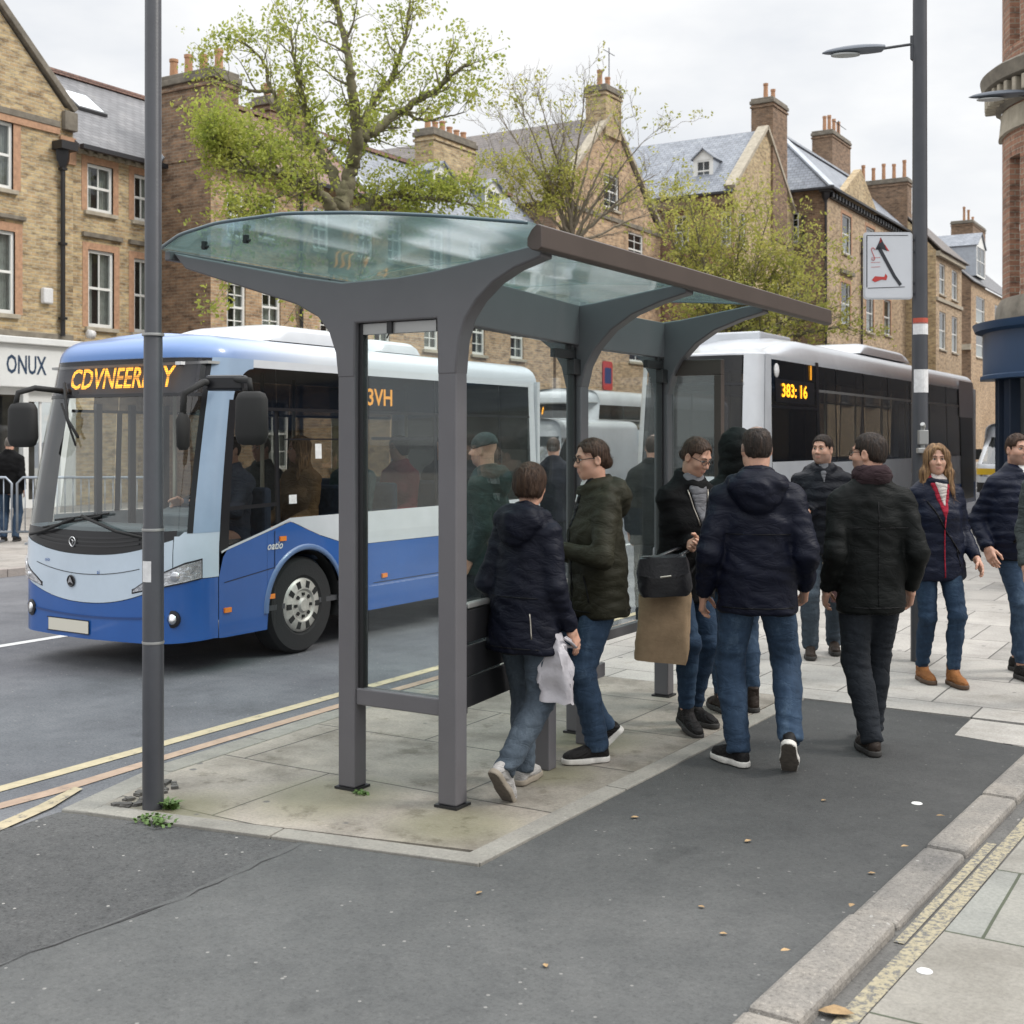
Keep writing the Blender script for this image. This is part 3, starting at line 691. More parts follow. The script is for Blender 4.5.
# ------------------------------------------------------------------ ground
def ground_mat(name, base, lo, hi, speck=.6, bump=.5, patch=.9):
    m = bpy.data.materials.new(name); m.use_nodes = True; g = NT(m); tc = g.n('ShaderNodeTexCoord')
    n = g.n('ShaderNodeTexNoise', i_Scale=.9, i_Detail=7., i_Roughness=.62); g.l(tc.outputs['Object'], n.inputs['Vector'])
    c = g.mix(patch, base, g.ramp(n.outputs['Fac'], [(.32, lo), (.5, base), (.68, hi)]))
    v = g.n('ShaderNodeTexNoise', i_Scale=62., i_Detail=4., i_Roughness=.85); g.l(tc.outputs['Object'], v.inputs['Vector'])
    c = g.mix(speck, c, g.ramp(v.outputs['Fac'], [(.30, (.25, .25, .25)), (.47, (.95, .95, .95)), (.62, (1.15, 1.15, 1.15)), (.74, (2.6, 2.55, 2.4))]), 'MULTIPLY')
    v3 = g.n('ShaderNodeTexNoise', i_Scale=7., i_Detail=5., i_Roughness=.7); g.l(tc.outputs['Object'], v3.inputs['Vector'])
    c = g.mix(.55, c, g.ramp(v3.outputs['Fac'], [(.34, (.80, .80, .81)), (.5, (1, 1, 1)), (.66, (1.12, 1.11, 1.10))]), 'MULTIPLY')
    vo = g.n('ShaderNodeTexVoronoi', i_Scale=26.); mpv = g.n('ShaderNodeMapping'); mpv.inputs['Scale'].default_value = (1, 1, 0); g.l(tc.outputs['Object'], mpv.inputs['Vector']); g.l(mpv.outputs['Vector'], vo.inputs['Vector'])
    sv = g.n('ShaderNodeSeparateColor'); g.l(vo.outputs['Color'], sv.inputs[0]); gt = g.n('ShaderNodeMath', operation='GREATER_THAN'); g.l(sv.outputs[0], gt.inputs[0]); gt.inputs[1].default_value = .93
    ls = g.n('ShaderNodeMath', operation='LESS_THAN'); g.l(vo.outputs['Distance'], ls.inputs[0]); ls.inputs[1].default_value = .16; an = g.n('ShaderNodeMath', operation='MULTIPLY'); g.l(gt.outputs[0], an.inputs[0]); g.l(ls.outputs[0], an.inputs[1])
    an2 = g.n('ShaderNodeMath', operation='MULTIPLY'); g.l(an.outputs[0], an2.inputs[0]); an2.inputs[1].default_value = speck; c = g.mix(an2.outputs[0], c, (.34, .33, .31))
    v5 = g.n('ShaderNodeTexNoise', i_Scale=2.6, i_Detail=3., i_Roughness=.5); mp5 = g.n('ShaderNodeMapping'); mp5.inputs['Location'].default_value = (5.3, 1.7, 0); g.l(tc.outputs['Object'], mp5.inputs['Vector']); g.l(mp5.outputs['Vector'], v5.inputs['Vector'])
    c = g.mix(1., c, g.ramp(v5.outputs['Fac'], [(.25, (.78, .78, .78)), (.36, (1, 1, 1))]), 'MULTIPLY')
    g.l(c, g.b.inputs['Base Color']); g.b.inputs['Roughness'].default_value = .82; g.b.inputs['Specular IOR Level'].default_value = .35
    b2 = g.n('ShaderNodeTexNoise', i_Scale=150., i_Detail=3.); g.l(tc.outputs['Object'], b2.inputs['Vector'])
    bp = g.n('ShaderNodeBump', i_Strength=bump, i_Distance=.006); g.l(b2.outputs['Fac'], bp.inputs['Height']); g.l(bp.outputs['Normal'], g.b.inputs['Normal'])
    return m
def slab_mat(name, c1, c2, joint, w, h, stain=.5, moss=(), offx=.37, gum=True):
    m = bpy.data.materials.new(name); m.use_nodes = True; g = NT(m); tc = g.n('ShaderNodeTexCoord')
    br = g.n('ShaderNodeTexBrick'); br.offset = offx
    for k, v in (('Scale', 1), ('Brick Width', w), ('Row Height', h), ('Mortar Size', .006), ('Mortar Smooth', .1), ('Bias', 0)): br.inputs[k].default_value = v
    br.inputs['Color1'].default_value = (*c1, 1); br.inputs['Color2'].default_value = (*c2, 1); br.inputs['Mortar'].default_value = (*joint, 1)
    nw = g.n('ShaderNodeTexNoise', i_Scale=1.3, i_Detail=2.); g.l(tc.outputs['Object'], nw.inputs['Vector'])
    wv = g.n('ShaderNodeVectorMath', operation='MULTIPLY_ADD'); g.l(nw.outputs['Color'], wv.inputs[0]); wv.inputs[1].default_value = (.02, .02, 0); g.l(tc.outputs['Object'], wv.inputs[2])
    g.l(wv.outputs[0], br.inputs['Vector'])
    n = g.n('ShaderNodeTexNoise', i_Scale=1.7, i_Detail=8., i_Roughness=.68); g.l(tc.outputs['Object'], n.inputs['Vector'])
    c = g.mix(stain, br.outputs['Color'], g.ramp(n.outputs['Fac'], [(.36, (.46, .44, .39)), (.49, (.90, .89, .86)), (.62, (1.22, 1.20, 1.15))]), 'MULTIPLY')
    n2 = g.n('ShaderNodeTexNoise', i_Scale=60., i_Detail=5., i_Roughness=.8); g.l(tc.outputs['Object'], n2.inputs['Vector'])
    c = g.mix(.4, c, g.ramp(n2.outputs['Fac'], [(.36, (.5, .5, .49)), (.5, (1, 1, 1)), (.64, (1.4, 1.4, 1.38))]), 'MULTIPLY')
    for (mx, my, r) in moss:
        d = g.n('ShaderNodeVectorMath', operation='DISTANCE'); g.l(wv.outputs[0], d.inputs[0]); d.inputs[1].default_value = (mx, my, 0)
        a = g.n('ShaderNodeMath', operation='MULTIPLY_ADD'); g.l(n.outputs['Fac'], a.inputs[0]); a.inputs[1].default_value = -1.1*r; g.l(d.outputs['Value'], a.inputs[2])
        f = g.ramp(a.outputs[0], [(0., (.62, .62, .62)), (max(.01, r*.9), (0, 0, 0))])
        c = g.mix(f, c, (.13, .125, .065))
    if gum:
        vo = g.n('ShaderNodeTexVoronoi', i_Scale=3.1); vo.inputs['Randomness'].default_value = 1; mpg = g.n('ShaderNodeMapping'); mpg.inputs['Scale'].default_value = (1, 1, 0); g.l(tc.outputs['Object'], mpg.inputs['Vector']); g.l(mpg.outputs['Vector'], vo.inputs['Vector'])
        f = g.ramp(vo.outputs['Distance'], [(.055, (.75, .75, .75)), (.075, (0, 0, 0))]); c = g.mix(f, c, (.05, .05, .055))
        nb_ = g.n('ShaderNodeTexNoise', i_Scale=4.2, i_Detail=6., i_Roughness=.7); mq = g.n('ShaderNodeMapping'); mq.inputs['Location'].default_value = (3.1, 7.7, 0); g.l(tc.outputs['Object'], mq.inputs['Vector']); g.l(mq.outputs['Vector'], nb_.inputs['Vector'])
        c = g.mix(stain, c, g.ramp(nb_.outputs['Fac'], [(.33, (.50, .48, .42)), (.43, (1, 1, 1))]), 'MULTIPLY')
    g.l(c, g.b.inputs['Base Color']); g.b.inputs['Roughness'].default_value = .7
    h_ = g.n('ShaderNodeMath', operation='SUBTRACT'); g.l(n2.outputs['Fac'], h_.inputs[0]); 
    h2 = g.n('ShaderNodeMath', operation='MULTIPLY'); g.l(br.outputs['Fac'], h2.inputs[0]); h2.inputs[1].default_value = 2.; g.l(h2.outputs[0], h_.inputs[1])
    bp = g.n('ShaderNodeBump', i_Strength=.35, i_Distance=.006); g.l(h_.outputs[0], bp.inputs['Height']); g.l(bp.outputs['Normal'], g.b.inputs['Normal'])
    return m
def graded_tarmac(m, y_pale, y_dark, k):
    """paler base colour at low Y, darker towards high Y, with a noisy edge"""
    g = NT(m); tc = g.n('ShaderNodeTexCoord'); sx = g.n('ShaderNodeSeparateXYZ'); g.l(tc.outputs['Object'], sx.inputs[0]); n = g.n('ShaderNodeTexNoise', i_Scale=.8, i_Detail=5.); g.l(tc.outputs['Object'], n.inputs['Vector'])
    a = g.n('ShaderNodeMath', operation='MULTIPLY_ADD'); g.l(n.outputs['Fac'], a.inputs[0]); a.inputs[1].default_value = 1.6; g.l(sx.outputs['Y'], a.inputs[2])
    r = g.n('ShaderNodeMapRange'); r.inputs[1].default_value = y_pale+.8; r.inputs[2].default_value = y_dark+.8; r.inputs[3].default_value = 1; r.inputs[4].default_value = k; g.l(a.outputs[0], r.inputs[0])
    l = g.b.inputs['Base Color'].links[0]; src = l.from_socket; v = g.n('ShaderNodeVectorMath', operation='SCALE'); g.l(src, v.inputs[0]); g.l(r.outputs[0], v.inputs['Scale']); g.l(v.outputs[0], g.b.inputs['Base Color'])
ROAD = ground_mat('road_asphalt', (.128, .131, .142), (.09, .092, .10), (.17, .173, .183), speck=.75, bump=.8)
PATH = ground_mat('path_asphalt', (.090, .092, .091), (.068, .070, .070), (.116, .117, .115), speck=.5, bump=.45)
graded_tarmac(PATH, 3.2, 5.6, .56)  # path base colour darkens with rising Y
PATCHM = ground_mat('patch_asphalt', (.075, .076, .076), (.055, .056, .057), (.095, .095, .094), speck=.95, bump=1.)
GUTTER = ground_mat('gutter_asphalt', (.10, .097, .092), (.07, .068, .064), (.15, .145, .135), speck=.7)
ISLAND = slab_mat('island_slabs', (.205, .19, .165), (.26, .235, .205), (.05, .046, .04), 1.35, .82, .85, ((-3.80, 4.60, .30), (-3.05, 4.55, .26), (-4.25, 4.12, .22), (-3.3, 6.2, .3), (-3.1, 5.5, .2)), .43)
PLAZA = slab_mat('plaza_slabs', (.265, .253, .235), (.36, .342, .318), (.07, .065, .06), .62, .92, .4, (), .5)
SIDEW = slab_mat('side_slabs', (.20, .215, .205), (.27, .24, .205), (.06, .07, .045), .55, .74, .45, (), .5, False)
FARPV = slab_mat('far_slabs', (.24, .22, .20), (.30, .28, .26), (.1, .1, .09), .6, .6, .4)
KERB = ground_mat('granite_kerb', (.215, .20, .18), (.12, .115, .11), (.33, .295, .25), speck=.8, bump=.7)
KERBF = ground_mat('concrete_kerb', (.225, .215, .19), (.16, .15, .135), (.28, .27, .24), speck=.4, bump=.3)
KERBR = ground_mat('worn_kerb', (.30, .27, .25), (.2, .18, .165), (.36, .30, .27), speck=.4)
def paint_mat(name, c, wear, sc=9.):
    m = bpy.data.materials.new(name); m.use_nodes = True; g = NT(m); tc = g.n('ShaderNodeTexCoord')
    n = g.n('ShaderNodeTexNoise', i_Scale=sc, i_Detail=9., i_Roughness=.75); g.l(tc.outputs['Object'], n.inputs['Vector'])
    col = g.ramp(n.outputs['Fac'], [(wear-.06, (.11, .108, .105)), (wear, tuple(x*.8 for x in c)), (.62, c)])
    g.l(col, g.b.inputs['Base Color']); g.b.inputs['Roughness'].default_value = .75
    return m
YEL = paint_mat('yellow_paint', (.52, .44, .29), .41); YELT = paint_mat('tip_yellow_paint', (.46, .39, .26), .46); PNK = paint_mat('worn_pink_paint', (.42, .30, .22), .40); WHT = paint_mat('white_paint', (.72, .72, .70), .33); YELW = paint_mat('worn_yellow_paint', (.34, .30, .205), .50, 48.)

def flat(name, pts, z, m): mb = MB(); mb.sheet([(p[0], p[1], z) for p in pts]); return struct(mb.build(name, m, recalc=False))
flat('road', [(-700, -300), (700, -300), (700, 1500), (-700, 1500)], 0, ROAD)
# the stop's island and the plaza behind it
Zp = .018
def slab_poly(name, pts, z, m, th=.2):
    mb = MB(); n = len(pts); mb.add([(p[0], p[1], z) for p in pts]+[(p[0], p[1], z-th) for p in pts], [tuple(range(n))]+[(i, n+i, n+(i+1) % n, (i+1) % n) for i in range(n)]); return struct(mb.build(name, m))
slab_poly('pavement', [(-2.79, 4.30), (-2.72, 7.95), (-4.86, 7.95), (-4.84, 6.0), (-4.76, 4.5), (-4.60, 3.93)], Zp, ISLAND)
slab_poly('pavement', [(-4.86, 7.954), (-2.6, 7.954), (-1.0, 7.92), (9, 8.30), (9, 24), (16, 24), (16, 300), (-4.86, 300)], Zp, PLAZA)
def stones(name, pl, w, z, m, length, gap=.008, side=1, seed=1, base=-.12, bev=.008, jit=.004):
    """a run of kerb stones along a polyline"""
    r = random.Random(seed); mb = MB(); pts = [np.array(p, float) for p in pl]
    for a, b in zip(pts[:-1], pts[1:]):
        L = np.linalg.norm(b-a); n = max(1, round(L/length)); d = (b-a)/L; nr = np.array((d[1], -d[0]))*side
        for i in range(n):
            p = a+d*(L*i/n+gap/2); q = a+d*(L*(i+1)/n-gap/2); zz = z+r.uniform(-jit, jit)
            c = [p, q, q+nr*w, p+nr*w]
            mb.add([(*v, base) for v in c]+[(*v, zz) for v in c], [(3,2,1,0),(4,5,6,7),(0,1,5,4),(1,2,6,5),(2,3,7,6),(3,0,4,7)])
    return struct(mb.build(name, m, bevel=bev))
stones('kerb', [(-4.72, 3.80), (-4.91, 4.5), (-4.99, 6.0), (-5.01, 60)], .15, Zp+.003, KERBF, .9, side=1)
stones('kerb', [(-4.58, 3.83), (-2.69, 4.17)], .115, Zp+.001, KERBF, .95, side=-1, seed=2, bev=.004, jit=.001)
stones('kerb', [(-2.69, 4.18), (-2.60, 7.94)], .11, Zp+.001, KERBF, 1.3, side=-1, seed=3, bev=.003, jit=.001)
# foreground path: coarse patch on the left, smoother lane on the right
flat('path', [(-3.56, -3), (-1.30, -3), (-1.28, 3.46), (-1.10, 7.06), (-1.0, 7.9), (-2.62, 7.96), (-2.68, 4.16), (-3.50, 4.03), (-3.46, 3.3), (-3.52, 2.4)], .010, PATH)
flat('path', [(-5.1, -3), (-3.50, -3), (-3.46, 2.4), (-3.40, 3.3), (-3.44, 4.06), (-4.72, 3.79), (-4.70, 3.55), (-4.85, 3.3), (-5.2, 2.3)], .006, PATCHM)
slab_poly('pavement', [(-1.55, 7.42), (-1.02, 7.30), (-1.0, 7.86), (-1.56, 7.90)], .014, PLAZA, .05)
rj = random.Random(12); L_, R__ = [], []
for i in range(60):
    t = i/59; y = -1.2+5.22*t; xb = float(np.interp(y, (-3, 2.4, 3.3, 4.06), (-3.51, -3.51, -3.43, -3.47))); w = max(.0005, .003+rj.gauss(0, .003)); o = rj.gauss(0, .006); L_.append((xb-w+o, y)); R__.append((xb+w*.7+o, y))
flat('tar_joint', L_+R__[::-1], .0125, ground_mat('tar_joint', (.035, .035, .036), (.025, .025, .025), (.06, .06, .06)))
# right-hand granite kerb, its gutter with worn double yellow lines and the pavement beyond
stones('kerb', [(-1.44, -1.), (-1.31, 3.46), (-1.12, 7.04), (-1.02, 7.9)], .165, .048, KERB, .92, .014, 1, 5, bev=.02, jit=.006)
flat('gutter', [(-1.30, -1), (-.9, -1), (-.9, 3.6), (-.80, 7.9), (-.9, 7.9), (-.97, 7.04), (-1.16, 3.46)], .012, GUTTER)
slab_poly('pavement', [(-1.03, -1), (-1.015, 3.63), (-.96, 4.42), (-.89, 5.74), (-.80, 7.88), (6, 7.9), (9, 8.27), (9, -1)], .017, SIDEW)
flat('road_marking', [(-1.10, 3.0), (-1.035, 3.0), (-1.02, 3.63), (-.965, 4.42), (-.90, 5.74), (-.82, 7.8), (-.87, 7.8), (-.955, 5.74), (-1.03, 4.42), (-1.085, 3.63)], .0165, YELW)
flat('road_marking', [(-1.085, 4.25), (-1.05, 4.25), (-.98, 5.5), (-1.02, 5.5)], .0165, YELW)
# carriageway markings
flat('road_marking', [(-5.36, -1), (-5.27, -1), (-5.24, 4.2), (-5.27, 6.5), (-5.27, 60), (-5.36, 60), (-5.36, 6.5), (-5.33, 4.2)], .004, YEL)
flat('road_marking', [(-5.14, 2.4), (-5.08, 2.4), (-4.98, 4.0), (-5.02, 4.8), (-5.05, 6.2), (-5.05, 60), (-5.13, 60), (-5.13, 6.2), (-5.10, 4.8), (-5.07, 4.0)], .004, PNK)
flat('road_marking', [(-4.98, 2.2), (-4.90, 2.2), (-4.70, 3.45), (-4.80, 3.82), (-4.93, 4.1), (-4.99, 4.1), (-4.88, 3.8), (-4.80, 3.5)], .009, YELT)
for y0 in (-8, 4.2, 16.4, 28.6, 40.8, 53):
    flat('road_marking', [(-9.0, y0), (-8.89, y0), (-8.89, y0+6), (-9.0, y0+6)], .004, WHT)
slab_poly('pavement', [(-13.55, -40), (-13.55, 400), (-60, 400), (-60, -40)], .10, FARPV)
stones('kerb', [(-13.4, -10), (-13.4, 70)], .15, .104, KERBR, .95, side=-1, seed=8)

LEAFM = mat('dry_leaf', (.30, .20, .10), .8, var=.4, vscale=30)
def leaf(x, y, z, s, label, grp=None, m=LEAFM):
    a = rnd.uniform(0, 6.28); mb = MB(); c, sn = math.cos(a), math.sin(a); prof = [(0, 0), (.25, .22), (.55, .30), (.8, .17), (1., 0)]
    G = []
    for t, w in prof:
        G.append([(x+s*((t-.5)*c-k*w*sn), y+s*((t-.5)*sn+k*w*c), z+s*(.05+.22*abs(k)*w*2+.18*(t-.5)**2)+rnd.uniform(0, .03)*s) for k in (-1, -.5, 0, .5, 1)])
    mb.grid(G); tag(mb.build('fallen_leaf', m, smooth=True), label, 'leaf', grp)
for x, y in ((-1.79, 5.75), (-1.88, 5.0), (-1.76, 4.21), (-1.6, 4.02), (-1.33, 4.88), (-2.43, 5.05), (-1.99, 3.48), (-2.52, 3.91)):
    leaf(x, y, .013, rnd.uniform(.026, .042), 'small dry tan leaf lying on the smooth dark asphalt path', 'dry leaves scattered on the asphalt path')
for x, y in ((-1.27, 5.15), (-1.34, 3.9), (-1.27, 4.4), (-1.24, 5.65)): leaf(x, y, .052, .036, 'small dry brown leaf caught along the granite kerb', 'dry leaves along the granite kerb')
leaf(-1.09, 3.62, .014, .105, 'large curled tan leaf in the gutter at the bottom of the photo')
PAPER = mat('pale_litter', (.62, .62, .60), .8)
for x, y, z in ((-1.41, 5.94, .0115), (-.94, 4.06, .0182)):
    mb = MB(); mb.lathe([(.026, 0), (.024, .0022)], (x, y, z), 11); tag(mb.build('paper_scrap', PAPER), 'flat white scrap of litter on the '+('asphalt path near the kerb' if x < -1.2 else 'grey slabs of the right pavement'), 'litter')
WEED = mat('weed_green', (.07, .13, .025), .6, var=.4, vscale=40)
def weed(x, y, z, r, n, h, label):
    mb = MB()
    for i in range(n):
        a = rnd.uniform(0, 6.28); d = r*rnd.random()**.6; b = rnd.uniform(0, 6.28); hh = h*rnd.uniform(.4, 1); w = .006
        p = np.array((x+d*math.cos(a), y+d*math.sin(a)*.6, z)); t = np.array((math.cos(b), math.sin(b), 0)); o = np.array((-math.sin(b), math.cos(b), 0))
        mb.add([p-o*w, p+o*w, p+t*hh*.5+o*w*1.4+(0, 0, hh*.7), p+t*hh*.5-o*w*1.4+(0, 0, hh*.7), p+t*hh*1.1+(0, 0, hh*.8)], [(0, 1, 2, 3), (3, 2, 4)])
    tag(mb.build('weed', WEED), label, 'weed')
weed(-4.30, 4.07, Zp, .05, 60, .05, 'green weed tuft growing at the foot of the dark pole')
weed(-4.22, 3.90, .012, .12, 70, .03, 'low green weeds in the front kerb joint below the dark pole')
weed(-3.70, 4.70, Zp, .05, 30, .02, 'tiny moss tuft beside the left shelter post')
# the broken corner beside the dark pole
mb = MB()
for i in range(46):
    t = rnd.random(); px = -4.70+.12*rnd.random()-.10*t+.02; py = 3.95+.42*t; s = rnd.uniform(.008, .02); mb.obox((px+.12, py, Zp+.002), (s, s, s*.7), rot_z(rnd.random()*3), 0)
tag(mb.build('rubble', mat('rubble_dark', (.09, .085, .078), .9, var=.4, vscale=30)), 'crumbled dark stones in the broken corner by the dark pole', 'rubble', kind='stuff')
# ------------------------------------------------------------------ bus shelter and street furniture
FRAME = mat('shelter_paint', (.110, .106, .113), .42, var=.06, vscale=3, bump=.06, bscale=180, spec=.4)
FASCIA = mat('brown_fascia', (.060, .046, .039), .5, var=.08, vscale=4, spec=.4)
DARKM = mat('dark_fitting', (.012, .012, .013), .45)
ALU = mat('grey_aluminium', (.35, .35, .34), .4, .6)
ROOFG = glass_mat('roof_glass', (.72, .86, .85), .9, .15, (.34, .46, .46), .08, 1.5)
WALLG = glass_mat('wall_glass', (.95, .985, .975), 1., .018, (.5, .55, .53), .01, 1.5)
sh = thing('bus_shelter', 'grey steel bus shelter with curved glass roof and brown front fascia', 'bus shelter', (-3.5, 6.2, Zp))
FY = (4.77, 6.35, 7.55); PX2 = -3.42
def frame_poly(y, near):
    top = [(-4.97, 2.69), (-4.86, 2.665), (-4.5, 2.59), (-4.12, 2.51), (-3.83, 2.46), (-3.5, 2.462), (-3.28, 2.48), (-3.0, 2.52), (-2.72, 2.56)]
    if near:
        bot = [(-2.72, 2.50), (-2.86, 2.46), (-2.97, 2.405), (-3.06, 2.33), (-3.12, 2.25), (-3.155, 2.15), (-3.17, 2.0), (-3.27, 2.0), (-3.275, 2.26), (-3.75, 2.26), (-3.755, 2.0), (-3.855, 2.0), (-3.87, 2.12), (-3.91, 2.22), (-3.98, 2.30), (-4.12, 2.37), (-4.55, 2.50), (-4.88, 2.60)]
    else:
        bot = [(-2.72, 2.50), (-2.88, 2.46), (-3.05, 2.40), (-3.18, 2.32), (-3.28, 2.22), (-3.34, 2.12), (-3.37, 2.0), (-3.47, 2.0), (-3.50, 2.12), (-3.56, 2.22), (-3.68, 2.31), (-4.0, 2.39), (-4.55, 2.50), (-4.88, 2.60)]
    return top+bot
for i, y in enumerate(FY):
    mb = MB(); mb.prism(frame_poly(y, i == 0), lambda a, b, y=y: (a, y-.05, b), lambda a, b, y=y: (a, y+.05, b))
    mb.build('roof_frame', FRAME, sh, bevel=.008, smooth=35)
for x, y in ((-3.805, FY[0]), (-3.22, FY[0]), (PX2, FY[1]), (PX2, FY[2])):
    mb = MB(); mb.box(x-.05, x+.05, y-.048, y+.048, Zp+.012, 2.02); p = mb.build('post', FRAME, sh, bevel=.009, seg=3)
    mb = MB(); mb.box(x-.062, x+.062, y-.06, y+.06, Zp, Zp+.012); mb.build('base_plate', DARKM, p)
def beam(a, b, z0, z1, w, name='beam', m=FRAME):
    mb = MB(); mb.bar((a[0], a[1], (z0+z1)/2), (b[0], b[1], (z0+z1)/2), w, z1-z0); return mb.build(name, m, sh, bevel=.006)
beam((-3.24, FY[0]+.05), (PX2+.01, FY[1]-.05), 2.24, 2.47, .06); beam((PX2, FY[1]+.05), (PX2, FY[2]-.05), 2.235, 2.465, .06)
beam((-3.755, FY[0]), (-3.27, FY[0]), .43, .51, .07, 'rail')
mb = MB(); mb.box(-3.75, -3.725, FY[0]-.02, FY[0]+.02, .51, 2.26); mb.box(-3.725, -3.30, FY[0]-.018, FY[0]+.018, 2.205, 2.255, 1); mb.build('pane_frame', [DARKM, ALU], sh)
def pane(a, b, z0, z1, name='glass_panel', m=WALLG, t=.010):
    mb = MB(); mb.bar((a[0], a[1], (z0+z1)/2), (b[0], b[1], (z0+z1)/2), t, z1-z0); return mb.build(name, m, sh)
pane((-3.722, FY[0]), (-3.272, FY[0]), .512, 2.205)
pane((-3.262, FY[0]+.06), (PX2, FY[1]-.06), .56, 2.238); pane((PX2, FY[1]+.06), (PX2, FY[2]-.06), .56, 2.233)
for a, b in (((-3.262, FY[0]+.05), (PX2, FY[1]-.05)), ((PX2, FY[1]+.05), (PX2, FY[2]-.05))): beam(a, b, .50, .56, .05, 'rail')
mb = MB(); mb.box(PX2-.02, PX2+.02, FY[1]-.075, FY[1]-.05, .56, 2.23); mb.box(PX2-.02, PX2+.02, FY[2]-.075, FY[2]-.05, .56, 2.23); mb.build('pane_frame', DARKM, sh)
# the half panel closing the far end
y = FY[2]+.03; E0, E1 = PX2+.05, -3.02
for nm, q in (('end_frame', (E0, E1, .50, .58)), ('end_frame', (E0, E1, 2.12, 2.22)), ('end_frame', (E1-.05, E1, .03, 2.12))):
    mb = MB(); mb.box(q[0], q[1], y-.03, y+.03, q[2], q[3]); mb.build(nm, FASCIA, sh, bevel=.005)
mb = MB(); mb.box(E0, E1-.05, y-.005, y+.005, .58, 2.12); mb.build('glass_panel', WALLG, sh)
# domed glass roof
def rz(x):
    xs = (-5.02, -4.75, -4.4, -3.9, -3.5, -3.1, -2.68); zs = (2.705, 2.728, 2.745, 2.735, 2.705, 2.665, 2.612); return float(np.interp(x, xs, zs))
def ry(x): return float(np.interp(x, (-5.02, -4.7, -4.3, -3.8, -3.3, -2.95, -2.68), (4.68, 4.52, 4.42, 4.36, 4.40, 4.48, 4.56)))
XS = np.linspace(-5.02, -2.69, 34)
for k, (ta, tb) in enumerate(((0, .405), (.409, .695), (.699, 1.))):
    mb = MB(); T = np.linspace(ta, tb, 5)
    P_ = lambda x, t, dz: (x, ry(x)+(8.62-ry(x))*t, rz(x)+dz+.0)
    mb.grid([[P_(x, t, .012) for t in T] for x in XS]); mb.grid([[P_(x, t, 0) for t in T] for x in XS], flip=True)
    mb.grid([[P_(x, T[0], 0), P_(x, T[0], .012)] for x in XS]); mb.grid([[P_(x, T[-1], 0), P_(x, T[-1], .012)] for x in XS], flip=True)
    mb.build('roof_pane', ROOFG, sh, smooth=40)
SEAL = mat('glass_edge_seal', (.06, .10, .12), .3)
for fn in (lambda x: ry(x)-.006, lambda x: 8.626): mb = MB(); mb.tube([(x, fn(x), rz(x)+.006) for x in XS], .009, 6); mb.build('roof_edge', SEAL, sh, smooth=True)
mb = MB(); prof = [(-2.70, 2.512), (-2.665, 2.508), (-2.65, 2.52), (-2.652, 2.612), (-2.672, 2.622), (-2.70, 2.60), (-2.722, 2.562), (-2.722, 2.53)]
mb.prism(prof, lambda a, b: (a, 4.60, b), lambda a, b: (a, 8.70, b)); mb.build('fascia', FASCIA, sh, bevel=.004)
mb = MB(); mb.bar((-4.99, 4.7, 2.675), (-4.99, 8.6, 2.675), .04, .05); mb.build('gutter', FRAME, sh, bevel=.005)
for x, y in ((-4.72, 4.70), (-4.45, 4.72)):
    mb = MB(); mb.obox((x, y, rz(x)-.022), (.012, .012, .022)); mb.tube([(x-.02, y, rz(x)-.03), (x+.028, y, rz(x)-.03)], .009, 8); mb.build('glass_clamp', DARKM, sh, bevel=.004)
mb = MB()
for a, b in (((-4.9, 4.78), (-3.3, 5.6)), ((-3.4, 5.6), (-2.72, 4.9))): pass
for yy in (5.1, 6.0, 7.0): mb.bar((-4.98, yy, rz(-4.98)-.02), (-4.98, yy+.01, rz(-4.98)-.02), .02, .02)
mb.build('glazing_clip', ALU, sh)
for yy, z in ((6.28, 2.16), (7.48, 2.16)):
    mb = MB(); mb.box(PX2+.0, PX2+.035, yy-.25, yy-.02, z, z+.05); mb.box(PX2+.005, PX2+.03, yy-.09, yy-.05, z+.05, z+.08); mb.box(PX2, PX2+.05, yy-.06, yy+.02, z-.09, z); mb.build('pane_bracket', DARKM, sh, bevel=.004)
mb = MB(); mb.obox((-3.56, FY[0]-.02, 2.235), (.014, .012, .03)); mb.tube([(-3.56, FY[0]-.02, 2.22), (-3.575, FY[0]-.03, 2.18)], .004, 5); mb.build('pane_bracket', DARKM, sh)
# bench and backrest along the glass
BEN = mat('bench_black', (.016, .016, .018), .5, spec=.4)
bn = thing('bench', 'dark slatted bench with grey legs along the inside of the shelter', 'bench', (-3.25, 5.6, Zp))
def bl(y): return -3.255+(y-4.77)/(6.35-4.77)*(PX2+3.255)
mb = MB()
for z0, z1 in ((.44, .58), (.59, .73), (.745, .90)): mb.bar((bl(4.9)+.03, 4.9, (z0+z1)/2), (bl(6.1)+.03, 6.1, (z0+z1)/2), .022, z1-z0)
mb.build('backrest', BEN, bn, bevel=.006)
mb = MB(); mb.bar((bl(4.9)+.03, 4.9, .92), (bl(6.1)+.03, 6.1, .92), .04, .025); mb.build('top_rail', ALU, bn, bevel=.006)
mb = MB(); mb.bar((bl(4.865)+.03, 4.865, .67), (bl(4.885)+.03, 4.885, .67), .05, .5); mb.build('end_panel', BEN, bn, bevel=.006)
mb = MB()
for q in (.07, .125, .18): mb.bar((bl(5.45)+q, 5.45, .44), (bl(6.22)+q, 6.22, .44), .048, .03)
mb.build('seat', FRAME, bn, bevel=.006)
mb = MB(); mb.bar((bl(5.45)+.22, 5.45, .425), (bl(6.22)+.22, 6.22, .425), .025, .075); mb.build('front_rail', FRAME, bn, bevel=.005)
for yy in (5.56, 6.14):
    mb = MB(); mb.box(bl(yy)+.10, bl(yy)+.20, yy-.04, yy+.04, Zp, .42); mb.build('leg', FRAME, bn, bevel=.006)

